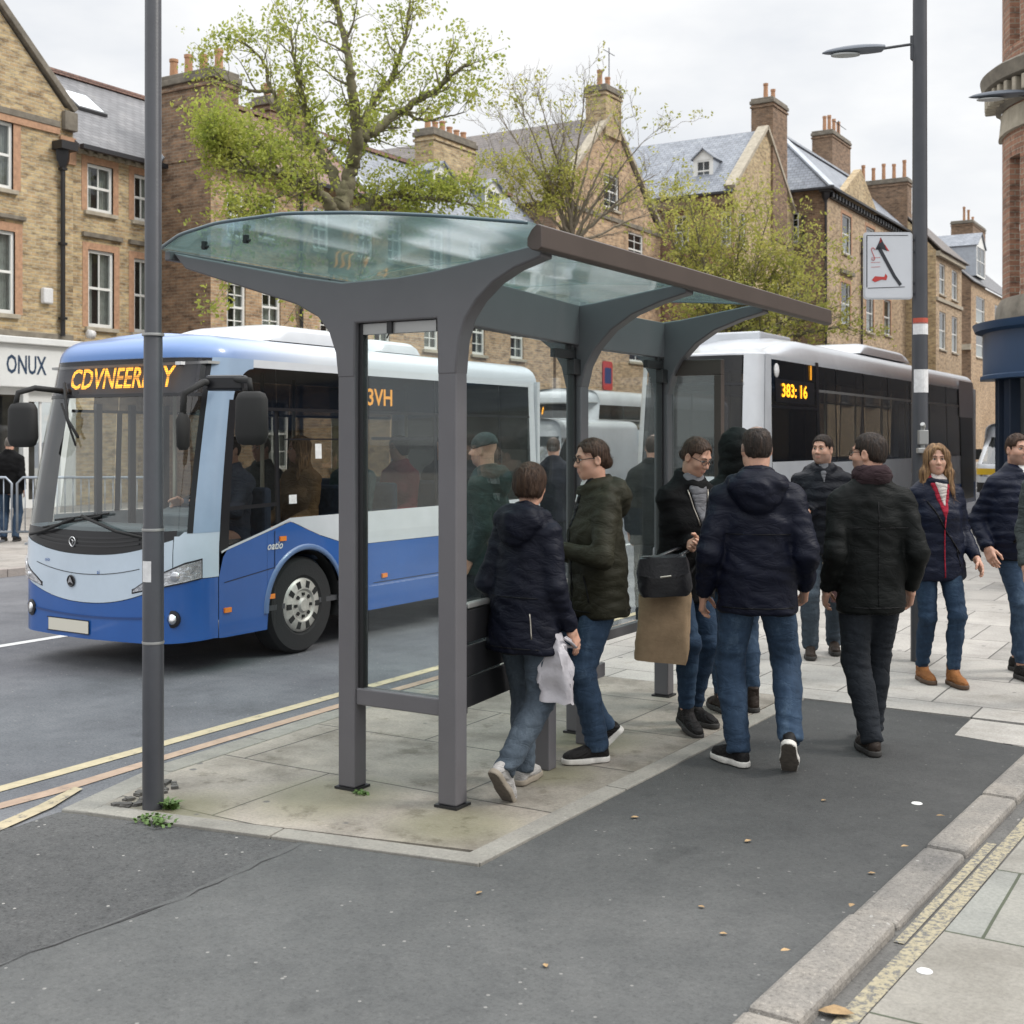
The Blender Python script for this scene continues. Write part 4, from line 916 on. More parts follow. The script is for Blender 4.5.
# poles
POLE = mat('dark_pole_paint', (.045, .047, .054), .38, var=.12, vscale=6, bump=.05, bscale=90, spec=.5); STICK = mat('sticker_white', (.62, .62, .62), .6, var=.15, vscale=30); STICKR = mat('sticker_red', (.40, .07, .04), .6)
pl = thing('pole', 'plain tall dark grey steel pole at the corner of the stop island', 'pole', (-4.37, 4.03, Zp))
mb = MB(); mb.lathe([(.048, Zp), (.048, 1.30), (.044, 1.31), (.042, 2.18), (.038, 2.19), (.035, 7.5)], (-4.37, 4.03, 0), 24); mb.build('shaft', POLE, pl, smooth=30)
for z in (1.285, 2.175, .77):
    mb = MB(); mb.lathe([(.0495, z), (.0505, z+.006), (.0495, z+.012)], (-4.37, 4.03, 0), 24); mb.build('band', ALU, pl, smooth=30)
e = np.array((SA, -CA, 0)); rr = np.array((CA, SA, 0))
def on_pole(mb, c, r, a0, a1, z0, z1, mi=0, n=8):
    mb.grid([[(c[0]+r*math.cos(a), c[1]+r*math.sin(a), z) for z in (z0, z1)] for a in np.linspace(a0, a1, n)], mi)
am = math.atan2(-CA, SA)
mb = MB(); on_pole(mb, (-4.37, 4.03), .0492, am-.9, am+.1, 1.055, 1.15); mb.build('sticker', STICK, pl)

def lamp_head(parent, p0, d, L):
    """flat teardrop luminaire along direction d from p0"""
    d = unit(d); s_ = np.cross(d, (0, 0, 1.)); s_ = unit(s_); G = []
    for t in np.linspace(0, 1, 15):
        w = .075*L/.45*(math.sin(math.pi*min(1, .13+t*.87)**.75))**.7*(1 if t < .999 else .05)+.012; hh = .035*L/.45*math.sin(math.pi*(.15+.85*t))**.6+.008; c = np.array(p0)+d*L*t+np.array((0, 0, -.02*t))
        G.append([c+s_*w*math.cos(a)+np.array((0, 0, hh*math.sin(a)*(1 if math.sin(a) > 0 else .35))) for a in np.linspace(0, 2*math.pi, 16, endpoint=False)])
    mb = MB(); mb.grid(G, closed=True); mb.add(G[0], [tuple(range(16))]); mb.add(G[-1], [tuple(range(15, -1, -1))]); h = mb.build('lamp_head', mat('lamp_shell', (.10, .115, .14), .45), parent, smooth=50)
    mb = MB(); c = np.array(p0)+d*L*.62+np.array((0, 0, -.03*L/.45)); pts = [c+d*.24*L*math.cos(a)+s_*.055*L/.45*math.sin(a) for a in np.linspace(0, 2*math.pi, 18, endpoint=False)]
    mb.add([tuple(p) for p in pts]+[tuple(p-np.array((0, 0, .012))) for p in pts], [tuple(range(18)), tuple(range(35, 17, -1))]+[(i, (i+1) % 18, 18+(i+1) % 18, 18+i) for i in range(18)])
    mb.build('lens', mat('lamp_lens', (.42, .43, .42), .3), h, smooth=30)
LX, LY = -2.29, 9.74
lp = thing('street_lamp', 'tall dark blue-grey street lamp with one arm and a square sign', 'street lamp', (LX, LY, Zp))
mb = MB(); mb.lathe([(.068, Zp), (.068, 1.35), (.062, 1.40), (.056, 3.2), (.046, 7.5)], (LX, LY, 0), 24); mb.build('pole', POLE, lp, smooth=30)
mb = MB(); mb.tube([(LX, LY, 4.72), (LX-.10, LY-.04, 4.71), (LX-.27, LY-.16, 4.675)], .011, 8); mb.obox((LX-.03, LY, 4.69), (.035, .03, .09)); mb.build('arm', POLE, lp, smooth=40)
lamp_head(lp, (LX-.24, LY-.14, 4.675), (-.86, -.50, -.02), .46)
mb = MB()
for z, m_ in ((2.50, 0), (2.58, 1)): on_pole(mb, (LX, LY), .0605, am-1.3, am+1.1, z, z+.09 if m_ == 0 else z+.045, m_)
mb.build('sticker', [STICK, STICKR], lp); mb = MB(); on_pole(mb, (LX, LY), .0615, am-1.1, am+1.2, 2.06, 2.235, 0); mb.build('sticker', STICK, lp)
mb = MB(); c0 = np.array((LX, LY, 0))-rr*-.0+e*.07
mb.bar(c0+e*.0+(0, 0, 1.60), c0+e*.0+(0, 0, 1.80), .03, .03); mb.obox(c0+(0, 0, 1.72), (.035, .03, .055), rot_z(A0)); mb.tube([c0+e*.02+(0, 0, 1.80), c0+e*.05-rr*.02+(0, 0, 1.82)], .02, 8); mb.obox(c0+e*.02-rr*.01+(0, 0, 1.62), (.04, .025, .02), rot_z(A0)); mb.build('bracket', ALU, lp, bevel=.006)
sg = thing('sign', 'square white sign with dark diagonal arrow bracketed to the lamp pole', 'sign', (LX-.22, LY-.1, 2.7))
SW = mat('sign_face', (.50, .515, .545), .5, var=.05, vscale=3); SGY = mat('sign_rim', (.42, .43, .45), .5); SBK = mat('sign_black', (.016, .018, .025), .6); SRD = mat('sign_red', (.40, .035, .03), .6)
sc_ = np.array((LX, LY, 3.02))-rr*.255+e*.03; hw, hh = .185, .255
def rrect(w, h, r, n=5): return [(sx*(w-r)+r*math.cos(a), sz*(h-r)+r*math.sin(a)) for sx, sz, a0 in ((1, 1, 0), (-1, 1, math.pi/2), (-1, -1, math.pi), (1, -1, 1.5*math.pi)) for a in np.linspace(a0, a0+math.pi/2, n)]
sp = lambda a, b, o: tuple(sc_+rr*a+e*o+np.array((0, 0, b)))
mb = MB(); mb.prism(rrect(hw, hh, .025), lambda a, b: sp(a, b, 0), lambda a, b: sp(a, b, .014)); mb.build('rim', SGY, sg)
mb = MB(); mb.prism(rrect(hw-.012, hh-.012, .018), lambda a, b: sp(a, b, .0142), lambda a, b: sp(a, b, .0165)); mb.build('face', SW, sg)
mb = MB()
def pl2(pts, mi): mb.sheet([sp(a, b, .019) for a, b in pts], mi)
pl2([(-.085, .135), (-.062, .150), (.058, -.075), (.105, -.140), (.085, -.155), (.035, -.085)], 0); pl2([(-.055, .212), (-.005, .110), (-.045, .125), (-.098, .120)], 0)
pl2([(-.015, .118), (.010, .108), (-.03, .168), (-.022, .14)], 1); pl2([(-.06, .215), (-.045, .185), (-.068, .165)], 1); pl2([(-.125, -.11), (-.10, -.08), (-.03, -.085), (-.02, -.06), (-.005, -.08), (-.015, -.11), (-.05, -.105), (-.10, -.125)], 1)
pl2([(-.155, -.168), (.125, -.158), (.125, -.163), (-.155, -.173)], 0); pl2([(-.165, .225), (-.158, .225), (-.158, -.165), (-.165, -.165)], 0); pl2([(-.165, .232), (.150, .232), (.150, .227), (-.165, .227)], 0)
for k in range(3): pl2([(-.13, .06-.035*k), (-.06, .063-.035*k), (-.06, .060-.035*k), (-.13, .057-.035*k)], 1)
mb.tube([sp(-.115+.012*math.cos(t*3), .12+.03*math.sin(t*2)-.02*t, .019) for t in np.linspace(0, 3, 18)], .0025, 4, mi=1)
mb.build('arrow', [SBK, SRD], sg)
mb = MB()
for z in (.20, .11, -.13, -.21): mb.bar(sc_+rr*hw*.9+(0, 0, z)-e*.005, np.array((LX, LY, 3.02+z)), .014, .014)
mb.build('bracket', POLE, sg)

# crowd barrier on the far pavement
GALV = mat('galvanised_steel', (.30, .33, .37), .4, .7)
def barrier(x, y, ang, label):
    b = thing('crowd_barrier', label, 'barrier', (x, y, .1), ang); L = 2.1; mb = MB()
    mb.tube([(-L/2, 0, .18), (-L/2, 0, .93), (-L/2+.09, 0, 1.02), (L/2-.09, 0, 1.02), (L/2, 0, .93), (L/2, 0, .18), (-L/2, 0, .18)], .02, 8); mb.build('frame', GALV, b, smooth=True, local=True)
    mb = MB()
    for i in range(1, 17): t = -L/2+L*i/17; mb.tube([(t, 0, .18), (t, 0, 1.02)], .008, 6)
    mb.build('bars', GALV, b, smooth=True, local=True)
    for s in (-.8, .8): mb = MB(); mb.bar((s, -.3, .02), (s, .3, .02), .04, .03); mb.tube([(s, 0, .02), (s, 0, .18)], .018, 8); mb.build('foot', GALV, b, local=True)
for i in range(2): barrier(-17.55-.82*i*2.2, 11.95-i*2.2*.52, math.atan2(.52, .85), ('galvanised crowd barrier in front of the man by the white shop', 'galvanised crowd barrier at the left edge of the photo')[i])
barrier(-15.7, 13.1, math.atan2(.52, .85), 'galvanised crowd barrier nearest the front of the blue bus')
# ------------------------------------------------------------------ buses
def paint(name, c, c2=None, coat=.5, rough=.32): return mat(name, c, rough, var=.09, vscale=1.6, coat=coat, spec=.5)
B_BLUE = paint('bus_blue', (.016, .092, .33)); B_SILV = paint('bus_pale_silver', (.50, .58, .66)); B_PIL = paint('bus_pillar_blue_silver', (.27, .36, .48)); B_WHITE = paint('bus_white', (.54, .56, .585)); B_BLK = mat('bus_black_trim', (.010, .010, .012), .28, spec=.5); B_RUB = mat('rubber', (.012, .012, .012), .75)
B_GLASS = glass_mat('bus_side_glass', (.52, .53, .52), 1.1, .012, (.3, .26, .22), .012, 1.7); B_WSCR = glass_mat('bus_windscreen', (.88, .94, .93), 1.2, .02, (.55, .63, .64), .02, 1.7); B_DSPF = glass_mat('front_display_glass', (.80, .80, .82), .9, .03, (.3, .3, .32), .03, 1.5); B_DISP = glass_mat('bus_display_glass', (.13, .13, .14), 1., .012, (.3, .3, .32), .05, 1.55)
B_INT = mat('bus_interior', (.32, .32, .31), .8); B_FLR = mat('bus_floor', (.06, .06, .065), .8); B_SEAT = mat('bus_seat', (.03, .05, .09), .85, var=.3, vscale=30); POLEY = mat('grab_pole', (.45, .42, .33), .35, .3); TYRE = mat('tyre', (.018, .018, .019), .85, bump=.2, bscale=60); HUB = mat('hub_silver', (.50, .48, .44), .4, .35, var=.25, vscale=14); ORG = mat('orange_lamp', (.75, .20, .01), .25, coat=.5); CHROME = mat('chrome', (.7, .7, .7), .12, 1.)
LED = emit_mat('amber_led', (1., .40, .015), 2.2)
LEDS = emit_mat('dim_amber_led', (1., .40, .015), .75)
g_ = NT(LED); tc_ = g_.n('ShaderNodeTexCoord'); vo_ = g_.n('ShaderNodeTexVoronoi', i_Scale=62., i_Randomness=0.); g_.l(tc_.outputs['Object'], vo_.inputs['Vector'])
mr_ = g_.n('ShaderNodeMapRange'); mr_.inputs[1].default_value = .25; mr_.inputs[2].default_value = .62; mr_.inputs[3].default_value = 3.4; mr_.inputs[4].default_value = .5; g_.l(vo_.outputs['Distance'], mr_.inputs[0]); g_.l(mr_.outputs[0], g_.b.inputs['Emission Strength']); HREF = mat('headlight_reflector', (.78, .79, .82), .16, .85, var=.35, vscale=22, bump=.6, bscale=30); LAMPG = glass_mat('lamp_glass', (.92, .93, .95), 1., .05, (.7, .7, .7), .03); PLATE = mat('number_plate', (.62, .59, .50), .5); PODM = paint('roof_pod_white', (.50, .52, .545))
def roof_mat(name, c1, c2, y0, y1):
    m = bpy.data.materials.new(name); m.use_nodes = True; g = NT(m); tc = g.n('ShaderNodeTexCoord'); sx = g.n('ShaderNodeSeparateXYZ'); g.l(tc.outputs['Object'], sx.inputs[0])
    mr = g.n('ShaderNodeMapRange'); mr.inputs[1].default_value = y0; mr.inputs[2].default_value = y1; g.l(sx.outputs['Y'], mr.inputs[0])
    g.l(g.mix(mr.outputs[0], c1, c2), g.b.inputs['Base Color']); g.b.inputs['Roughness'].default_value = .3; g.b.inputs['Coat Weight'].default_value = .5; g.b.inputs['Coat Roughness'].default_value = .08
    return m
B_ROOF = roof_mat('bus_roof_blue_to_white', (.045, .155, .42), (.50, .535, .57), .10, 1.5)

class Bus:
    def __init__(s, root, W, L, rc, rake, tum, zlo, ze, zt, bow=.08):
        s.root = root; s.W, s.L, s.rc = W, L, rc; s.rake, s.tum = rake, tum; s.zlo, s.ze, s.zt = zlo, ze, zt; s.bow = bow
        s.sa = W-rc; s.sb = s.sa+rc*math.pi/2            # arc lengths where the front corner starts and ends
        s.y2s = lambda y: s.sb+y-rc
        s.send = s.y2s(L)
    def base(s, q):
        a = abs(q); sg = 1 if q >= 0 else -1
        if a < s.sa: x, y, nx, ny = a, 0., 0., -1.
        elif a < s.sb: f = (a-s.sa)/s.rc; x, y, nx, ny = s.sa+s.rc*math.sin(f), s.rc-s.rc*math.cos(f), math.sin(f), -math.cos(f)
        else: x, y, nx, ny = s.W, s.rc+a-s.sb, 1., 0.
        return sg*x, y, sg*nx, ny
    def pt(s, q, z, off=0., inset=0.):
        x, y, nx, ny = s.base(q); zz = min(z, s.ze); w = max(0., 1-y/1.1); w = w*w*(3-2*w)
        y2 = y + s.rake(zz)*w - s.bow*(1-(x/s.W)**2)*max(0, 1-y/.5)
        k = 1-s.tum*max(0, (zz-1.0)/(s.ze-1.0))
        o = off-inset
        return (x*k+nx*o, y2+ny*o, z)
    def patch(s, name, m, q0, q1, zl, zh, off=0., dz=.12, ds=.07, parent=None, smooth=True, edge=0.):
        n = max(2, int((q1-q0)/ds)+1); Q = np.linspace(q0, q1, n); fl = zl if callable(zl) else (lambda q: zl); fh = zh if callable(zh) else (lambda q: zh)
        nz = max(2, int(max(fh(q)-fl(q) for q in Q)/dz)+2)
        G = [[s.pt(q, fl(q)+(max(fh(q), fl(q)+.001)-fl(q))*t, off) for t in np.linspace(0, 1, nz)] for q in Q]
        mb = MB(); mb.grid(G)
        if edge:   # turn the rim inwards so the panel has a visible thickness
            rim = [r[0] for r in G]+G[-1][1:]+[r[-1] for r in G[::-1]][1:]+G[0][::-1][1:-1]
            qq = [(q, fl(q)) for q in Q]+[(q1, fl(q1)+(fh(q1)-fl(q1))*t) for t in np.linspace(0, 1, nz)][1:]+[(q, fh(q)) for q in Q[::-1]][1:]+[(q0, fl(q0)+(fh(q0)-fl(q0))*t) for t in np.linspace(1, 0, nz)][1:-1]
            inn = [s.pt(a, b, off-edge) for a, b in qq]; k = len(rim); mb.add(list(rim)+inn, [(i, k+i, k+(i+1) % k, (i+1) % k) for i in range(k)])
        return mb.build(name, m, parent or s.root, smooth=40 if smooth else False, local=True, recalc=False)
    def roof(s, m, dq=.1, name='roof', drop=0.):
        Q = list(np.arange(-s.send, s.send+.001, dq)); Q[-1] = s.send; R = s.zt-s.ze; G = []
        for t in np.linspace(0, 1, 9):
            a = t*math.pi/2; G.append([s.pt(q, s.ze+R*math.sin(a)*.82, 0, min(.26, s.rc*.8)*(1-math.cos(a))) for q in Q])
        def dp(p):
            k = max(0., 1-max(p[1]-.2, 0)/2.2); k = k*k*(3-2*k); return (p[0], p[1], s.ze+(p[2]-s.ze)*(1-drop*k))
        G = [[dp(p) for p in r] for r in G]; mb = MB(); mb.grid([list(r) for r in zip(*G)]); top = G[-1]; c = [dp((p[0]*.0, p[1]*.98+.06, s.zt)) for p in top]; mid = [dp(((p[0]+d[0])/2, (p[1]+d[1])/2, s.zt-.012)) for p, d in zip(top, c)]
        mb.grid([list(r) for r in zip(top, mid, c)])
        # rear of the roof edge
        return mb.build(name, m, s.root, smooth=60, local=True, recalc=True)
    def rear(s, m, mg):
        mb = MB(); L = s.L; k = 1-s.tum; W = s.W
        mb.box(-W, W, L-.05, L, s.zlo, 1.1); mb.box(-W, -W+.12, L-.05, L, 1.1, s.ze); mb.box(W-.12, W, L-.05, L, 1.1, s.ze); mb.box(-W+.12, W-.12, L-.05, L, s.ze-.3, s.ze); mb.box(-W+.12, W-.12, L-.04, L-.02, 1.1, s.ze-.3, 1)
        pts = []
        R = s.zt-s.ze
        poly = [(-W*k+.02, s.ze)]+[(sx*(W*k-.26*(1-math.cos(a))), s.ze+R*math.sin(a)*.82) for sx, A in ((-1, np.linspace(0, 1.57, 6)), (1, np.linspace(1.57, 0, 6))) for a in A]
        mb.prism(poly, lambda a, b: (a, L-.05, b), lambda a, b: (a, L, b))
        mb.build('rear_panel', [m, mg], s.root, local=True)
    def wheel(s, side, y, r, w=.22, hub=HUB):
        M = rot_y(side*math.pi/2); x = side*(s.W-.05)
        mb = MB(); mb.lathe([(r*.58, .0), (r*.62, .012), (r*.93, .008), (r, -.03), (r, -w+.03), (r*.9, -w)], (x, y, r), 40, M=M); wh = mb.build('wheel', TYRE, s.root, smooth=35, local=True)
        mb = MB(); mb.lathe([(.0, .036), (r*.12, .038), (r*.16, .02), (r*.30, .012), (r*.34, .026), (r*.50, .018), (r*.57, -.004), (r*.60, -.03)], (x, y, r), 40, M=M)
        o = mb.build('rim', hub, wh, smooth=35, local=True)
        mb = MB()
        for i in range(10):
            a = 2*math.pi*i/10; mb.obox(np.array((x+side*.021, y+r*.43*math.cos(a), r+r*.43*math.sin(a))), (.004, r*.055, r*.075), rot_x(a+math.pi/2))
        for i in range(8):
            a = 2*math.pi*i/8; mb.obox(np.array((x+side*.018, y+r*.23*math.cos(a), r+r*.23*math.sin(a))), (.012, r*.03, r*.03), rot_x(a))
        mb.build('wheel_bolts', B_RUB, wh, local=True)
        mb = MB(); mb.grid([[(side*(s.W-.02)-side*.34*t, y+r*1.14*math.cos(a), r+r*1.14*math.sin(a)) for t in (0, 1)] for a in np.linspace(-.3, math.pi+.3, 30)]); mb.build('wheel_arch', B_RUB, s.root, smooth=40, local=True)

def arch(bus, s0, y, r, zl, flare=1.16):
    def f(q):
        yy = bus.rc+abs(q)-bus.sb; d = abs(yy-y); R = r*flare
        return max(zl(q) if callable(zl) else zl, r+math.sqrt(max(R*R-d*d, 0)) if d < R else -9)
    return f
def seat_row(b, y, xs, face=1):
    for x in xs:
        mb = MB(); mb.box(x-.2, x+.2, y-.2, y+.2, .72, .82); mb.box(x-.2, x+.2, y+face*.16, y+face*.25, .80, 1.32); mb.box(x-.15, x+.15, y-.15, y+.15, .45, .72); mb.build('seat', B_SEAT, b.root, bevel=.03, local=True)
def mirror(b, arm, c, hw, hh, M, name='mirror'):
    mb = MB(); mb.tube(arm, .022, 8); p = mb.build(name, B_RUB, b.root, smooth=True, local=True)
    mb = MB(); G = []
    for t, k in ((-1, .55), (-.9, .85), (-.6, 1), (.7, .96), (.92, .8), (1, .5)):
        G.append([np.array(c)+M @ np.array((hw*k*math.copysign(abs(math.cos(a))**.6, math.cos(a)), .055*k*math.copysign(abs(math.sin(a))**.7, math.sin(a)), hh*t)) for a in np.linspace(0, 2*math.pi, 18, endpoint=False)])
    mb.grid(G, closed=True); mb.add(G[0], [tuple(range(17, -1, -1))]); mb.add(G[-1], [tuple(range(18))]); mb.build('mirror_housing', B_RUB, p, smooth=50, local=True)

# ---- blue and white bus, front and right side to the camera
r1 = thing('bus', 'blue and white single-decker bus with amber sign behind the pole at left', 'bus', (-7.49, 6.32, 0))
b1 = Bus(r1, .92, 5.05, .32, lambda z: 0 if z < .9 else .26*((z-.9)/1.4)**1.25, .05, .25, 2.305, 2.53)
ss = b1.y2s; WY, WR = 1.33, .385; RY = 3.95
def Yq(q): return b1.rc+abs(q)-b1.sb
def zb(q):        # top of the blue
    a = abs(q)
    if a < .84: return .50+.20*(a/.84)**2.2
    y = Yq(q)
    if a < b1.sb+.06: return .70
    return float(np.interp(y, (.38, .42, .9, 1.15, 1.5, 1.9, 6), (.70, .885, 1.0, 1.06, .93, .82, .80)))
def zw(q):        # underside of the side glass
    return float(np.interp(Yq(q), (.38, .42, .9, 1.15, 6), (.88, .90, 1.02, 1.09, 1.10)))
def zk(q): return .86+.13*(abs(q)/.8)**2.4         # underside of the black band on the front
low = lambda q: float(np.interp(abs(q), (0, .8, 1.1, 1.2), (.235, .245, .26, .25)))
lowL = arch(b1, 0, WY, WR, low); low2 = lambda q: max(lowL(q), arch(b1, 0, RY, WR, low)(q))
b1.patch('bumper', B_BLUE, -b1.sb-.04, b1.sb+.04, low, zb, ds=.04)
for sd in (1, -1):
    s0, s1 = b1.sb+.048, b1.send
    qq = (s0, s1) if sd > 0 else (-s1, -s0)
    if sd > 0:
        b1.patch('side_panel', B_BLUE, s0, ss(WY-WR*1.17), low2, zb, ds=.04); b1.patch('side_panel', B_BLUE, ss(WY-WR*1.165), ss(2.12), low2, zb, ds=.02); b1.patch('side_panel', B_BLUE, ss(2.127), ss(3.2), low2, zb, ds=.05); b1.patch('side_panel', B_BLUE, ss(3.207), s1, low2, zb, ds=.025)
        for a, c in ((ss(.9), ss(2.12)), (ss(2.127), ss(3.2)), (ss(3.207), s1)): b1.patch('waist_panel', B_WHITE, a, c, lambda q: zb(q)+.004, lambda q: max(zw(q), zb(q)+.006), ds=.04)
        b1.patch('trim_stripe', B_WHITE, b1.sb+.07, ss(1.15), lambda q: zw(q)-.016, lambda q: zw(q)+.002, off=.003, ds=.04)
    else:
        b1.patch('side_panel', B_BLUE, -s1, -s0, low2, .8, ds=.05); b1.patch('waist_panel', B_WHITE, -s1, -s0, .802, 1.1)
for y0, z0_, z1_ in ((.96, .26, 1.0), (3.6, .26, .8), (4.3, .26, .8)): b1.patch('panel_gap', B_BLK, ss(y0), ss(y0)+.007, z0_, z1_, off=.003)
b1.patch('panel_gap', B_BLK, ss(.42), ss(.955), lambda q: .60+.12*Yq(q), lambda q: .606+.12*Yq(q), off=.003); b1.patch('panel_gap', B_BLK, ss(2.2), ss(4.9), .475, .481, off=.003)
for sg_ in (-1, 1): b1.patch('panel_gap', B_BLK, *sorted((sg_*.70, sg_*.707)), .25, .56, off=.003)
b1.patch('panel_gap', B_BLK, -.56, .56, lambda q: .71+.05*(q/.5)**2, lambda q: .715+.05*(q/.5)**2, off=.007); b1.patch('bumper_lip', paint('bus_dark_blue', (.010, .05, .19)), -.75, .75, lambda q: .395+.03*(q/.7)**2, lambda q: .41+.03*(q/.7)**2, off=.006)
b1.patch('front_panel', B_SILV, -.80, .80, lambda q: zb(q)+.005, lambda q: zk(q)-.004, off=.004, ds=.04)
b1.patch('grille', B_BLK, -.82, .82, zk, lambda q: 1.03+.02*(abs(q)/.8)**2, ds=.05)
for k in range(3): b1.patch('grille_slat', mat('grille_slat', (.02, .02, .022), .35), -.55, .55, lambda q, k=k: zk(q)+.035+.03*k+.02*(1-(q/.55)**2), lambda q, k=k: zk(q)+.048+.03*k+.02*(1-(q/.55)**2), off=.008)
for sd in (1, -1):    # corner posts, pale on the door side
    a, c = sorted((sd*.805, sd*(b1.sb+.045))); b1.patch('corner_panel', B_SILV, a, c, lambda q: zb(q)+.005, lambda q: 1.01 if abs(q) < .86 else 1.04, off=.002, ds=.03)
    a, c = sorted((sd*.925, sd*(b1.sb+.045))); b1.patch('pillar', B_PIL if sd > 0 else B_BLK, a, c, 1.03, 2.31, off=.003, ds=.03)
b1.patch('windscreen', B_WSCR, -.922, .922, lambda q: 1.03+.02*(abs(q)/.8)**2, 2.03, ds=.06)
b1.patch('windscreen_seal', B_BLK, -.924, -.885, 1.03, 2.30, off=.004); b1.patch('windscreen_seal', B_BLK, .885, .924, 1.03, 2.30, off=.004); b1.patch('windscreen_seal', B_BLK, -.92, .92, 2.02, 2.045, off=.004)
dg = b1.patch('display_glass', B_DSPF, -.92, .92, 2.04, 2.31)
# destination text, laid on a board behind the glass
n_ = np.array((0, .17, 1.)); n_ /= np.linalg.norm(n_); yb = b1.pt(0, 2.17, 0)[1]
mb = MB(); lettering(mb, 'CDVNEERF', .225, (-.13, yb+.115, 2.165), (1, .0, 0), n_, bold=True, sx=.80, shear=.06); lettering(mb, 'Y', .225, (.50, yb+.115, 2.165), (1, 0, 0), n_, bold=True, sx=.9, shear=.06)
mb.build('destination_text', LED, dg, local=True)
mb = MB(); mb.add([(x, yb+.16+(z-2.17)*.17, z) for x in (-.78, .78) for z in (2.05, 2.30)], [(0, 2, 3, 1)]); mb.build('display_board', mat('display_backing', (.05, .05, .055), .7), dg, local=True)
# side glazing: lower panes, upper dark strip, rail between
pil = [.40, 1.02, 2.10, 3.18, 4.30, 4.88]
for sd in (1, -1):
    for y0, y1 in zip(pil[:-1], pil[1:]):
        a, c = sorted((sd*ss(y0+.025), sd*ss(y1-.025))); b1.patch('window', B_GLASS, a, c, (lambda q: zw(q)+.01) if sd > 0 else 1.11, 1.93, ds=.1)
        a, c = sorted((sd*ss(y0+.002 if y0 > .5 else y0+.30), sd*ss(y1-.002))); b1.patch('upper_glass', B_DISP, a, c, 1.945, 2.248, ds=.1)
    if sd > 0:
        b1.patch('upper_glass', B_DISP, ss(.42), ss(.70), 1.945, lambda q: 1.95+.285*math.sqrt(max(0, 1-((.70-Yq(q))/.29)**2)), ds=.02); b1.patch('upper_panel', B_PIL, b1.sb+.046, ss(.70), lambda q: 1.95+.29*math.sqrt(max(0, 1-((.70-Yq(q))/.29)**2)) if Yq(q) > .41 else 1.95, 2.31, off=.002, ds=.02)
        b1.patch('rear_pillar', B_WHITE, ss(4.88), b1.send, 1.1, 2.31, off=.002); b1.patch('cant_rail', B_WHITE, ss(.70), ss(4.88), 2.25, 2.311, off=.001)
    else: b1.patch('cant_rail', B_WHITE, -ss(5.05), -b1.sb, 2.25, 2.311, off=.001); b1.patch('pillar', B_WHITE, -b1.send, -ss(4.88), 1.1, 2.25)
    a, c = sorted((sd*ss(.42), sd*ss(4.88))); b1.patch('window_rail', B_BLK, a, c, 1.925, 1.95, off=.006)
    for y0 in pil[1:-1]: a, c = sorted((sd*ss(y0-.03), sd*ss(y0+.03))); b1.patch('window_pillar', B_BLK, a, c, (lambda q: zw(q)) if sd > 0 else 1.1, 1.93, off=-.012)
b1.patch('window_pillar', B_BLK, b1.sb+.045, ss(.46), lambda q: zw(q), 2.0, off=.004)
b1.patch('window_rail', B_BLK, ss(.42), ss(1.0), lambda q: 1.17+.02*Yq(q), lambda q: 1.20+.02*Yq(q), off=.005)
b1.patch('window_rail', B_BLK, ss(2.2), ss(3.1), 1.70, 1.725, off=.005); b1.patch('window_rail', B_BLK, ss(1.1), ss(2.0), 1.70, 1.712, off=.004)
b1.roof(B_ROOF); b1.rear(B_WHITE, B_DISP)
for y, r in ((WY, WR), (RY, WR)):
    for sd in (1, -1): b1.wheel(sd, y, r)
mb = MB(); A = np.linspace(-.02, math.pi+.02, 26); mb.grid([[(.92+o, WY+R_*math.cos(a), WR+R_*math.sin(a)) for R_, o in ((WR*1.15, .004), (WR*1.17, .018), (WR*1.25, .012), (WR*1.27, .001))] for a in A]); mb.build('wheel_arch_trim', paint('arch_trim', (.10, .17, .33)), r1, smooth=True, local=True)
# lamps, badge, plate, wipers, mirrors
for sd in (1, -1):
    def hz0(q): u = (abs(q)-.50)/.49; return .605+.105*u
    def hz1(q): u = max(0, (abs(q)-.50)/.49); return .615+.105*u+.115*min(1, u*1.3)**.8
    a, c = sorted((sd*.50, sd*.99)); b1.patch('headlight_seal', B_BLK, *sorted((sd*.485, sd*1.0)), lambda q: hz0(q)-.010, lambda q: hz1(q)+.011, off=.0045, ds=.03); h = b1.patch('headlight', HREF, a, c, hz0, hz1, off=.0075, ds=.03); b1.patch('headlight_lens', LAMPG, a, c, hz0, hz1, off=.022, ds=.03, parent=h, edge=.016)
    p = np.array(b1.pt(sd*.82, .725, .0)); mb = MB(); mb.lathe([(.0, .0), (.032, .004), (.036, .016), (.03, .020)], p, 16, M=rot_z(sd*.5) @ rot_x(math.pi/2)); mb.build('headlight_bulb', CHROME, h, smooth=True, local=True); p = np.array(b1.pt(sd*.68, .668, .0)); mb = MB(); mb.lathe([(.0, .0), (.020, .004), (.024, .014), (.02, .018)], p, 16, M=rot_z(sd*.3) @ rot_x(math.pi/2)); mb.build('headlight_bulb', CHROME, h, smooth=True, local=True)
    p = np.array(b1.pt(.80 if sd > 0 else -.64, .42, .0)); f = MB(); f.lathe([(.062, -.01), (.062, .006), (.048, .010)], p, 20, M=rot_z(sd*.25) @ rot_x(math.pi/2)); fo = f.build('fog_lamp', B_BLK, r1, smooth=40, local=True)
    f = MB(); f.lathe([(.040, .004), (.036, .016), (.0, .020)], p, 20, M=rot_z(sd*.25) @ rot_x(math.pi/2)); f.build('fog_lens', CHROME, fo, smooth=True, local=True)
mb = MB()
def fr(q, z, o): return np.array(b1.pt(q, z, o))
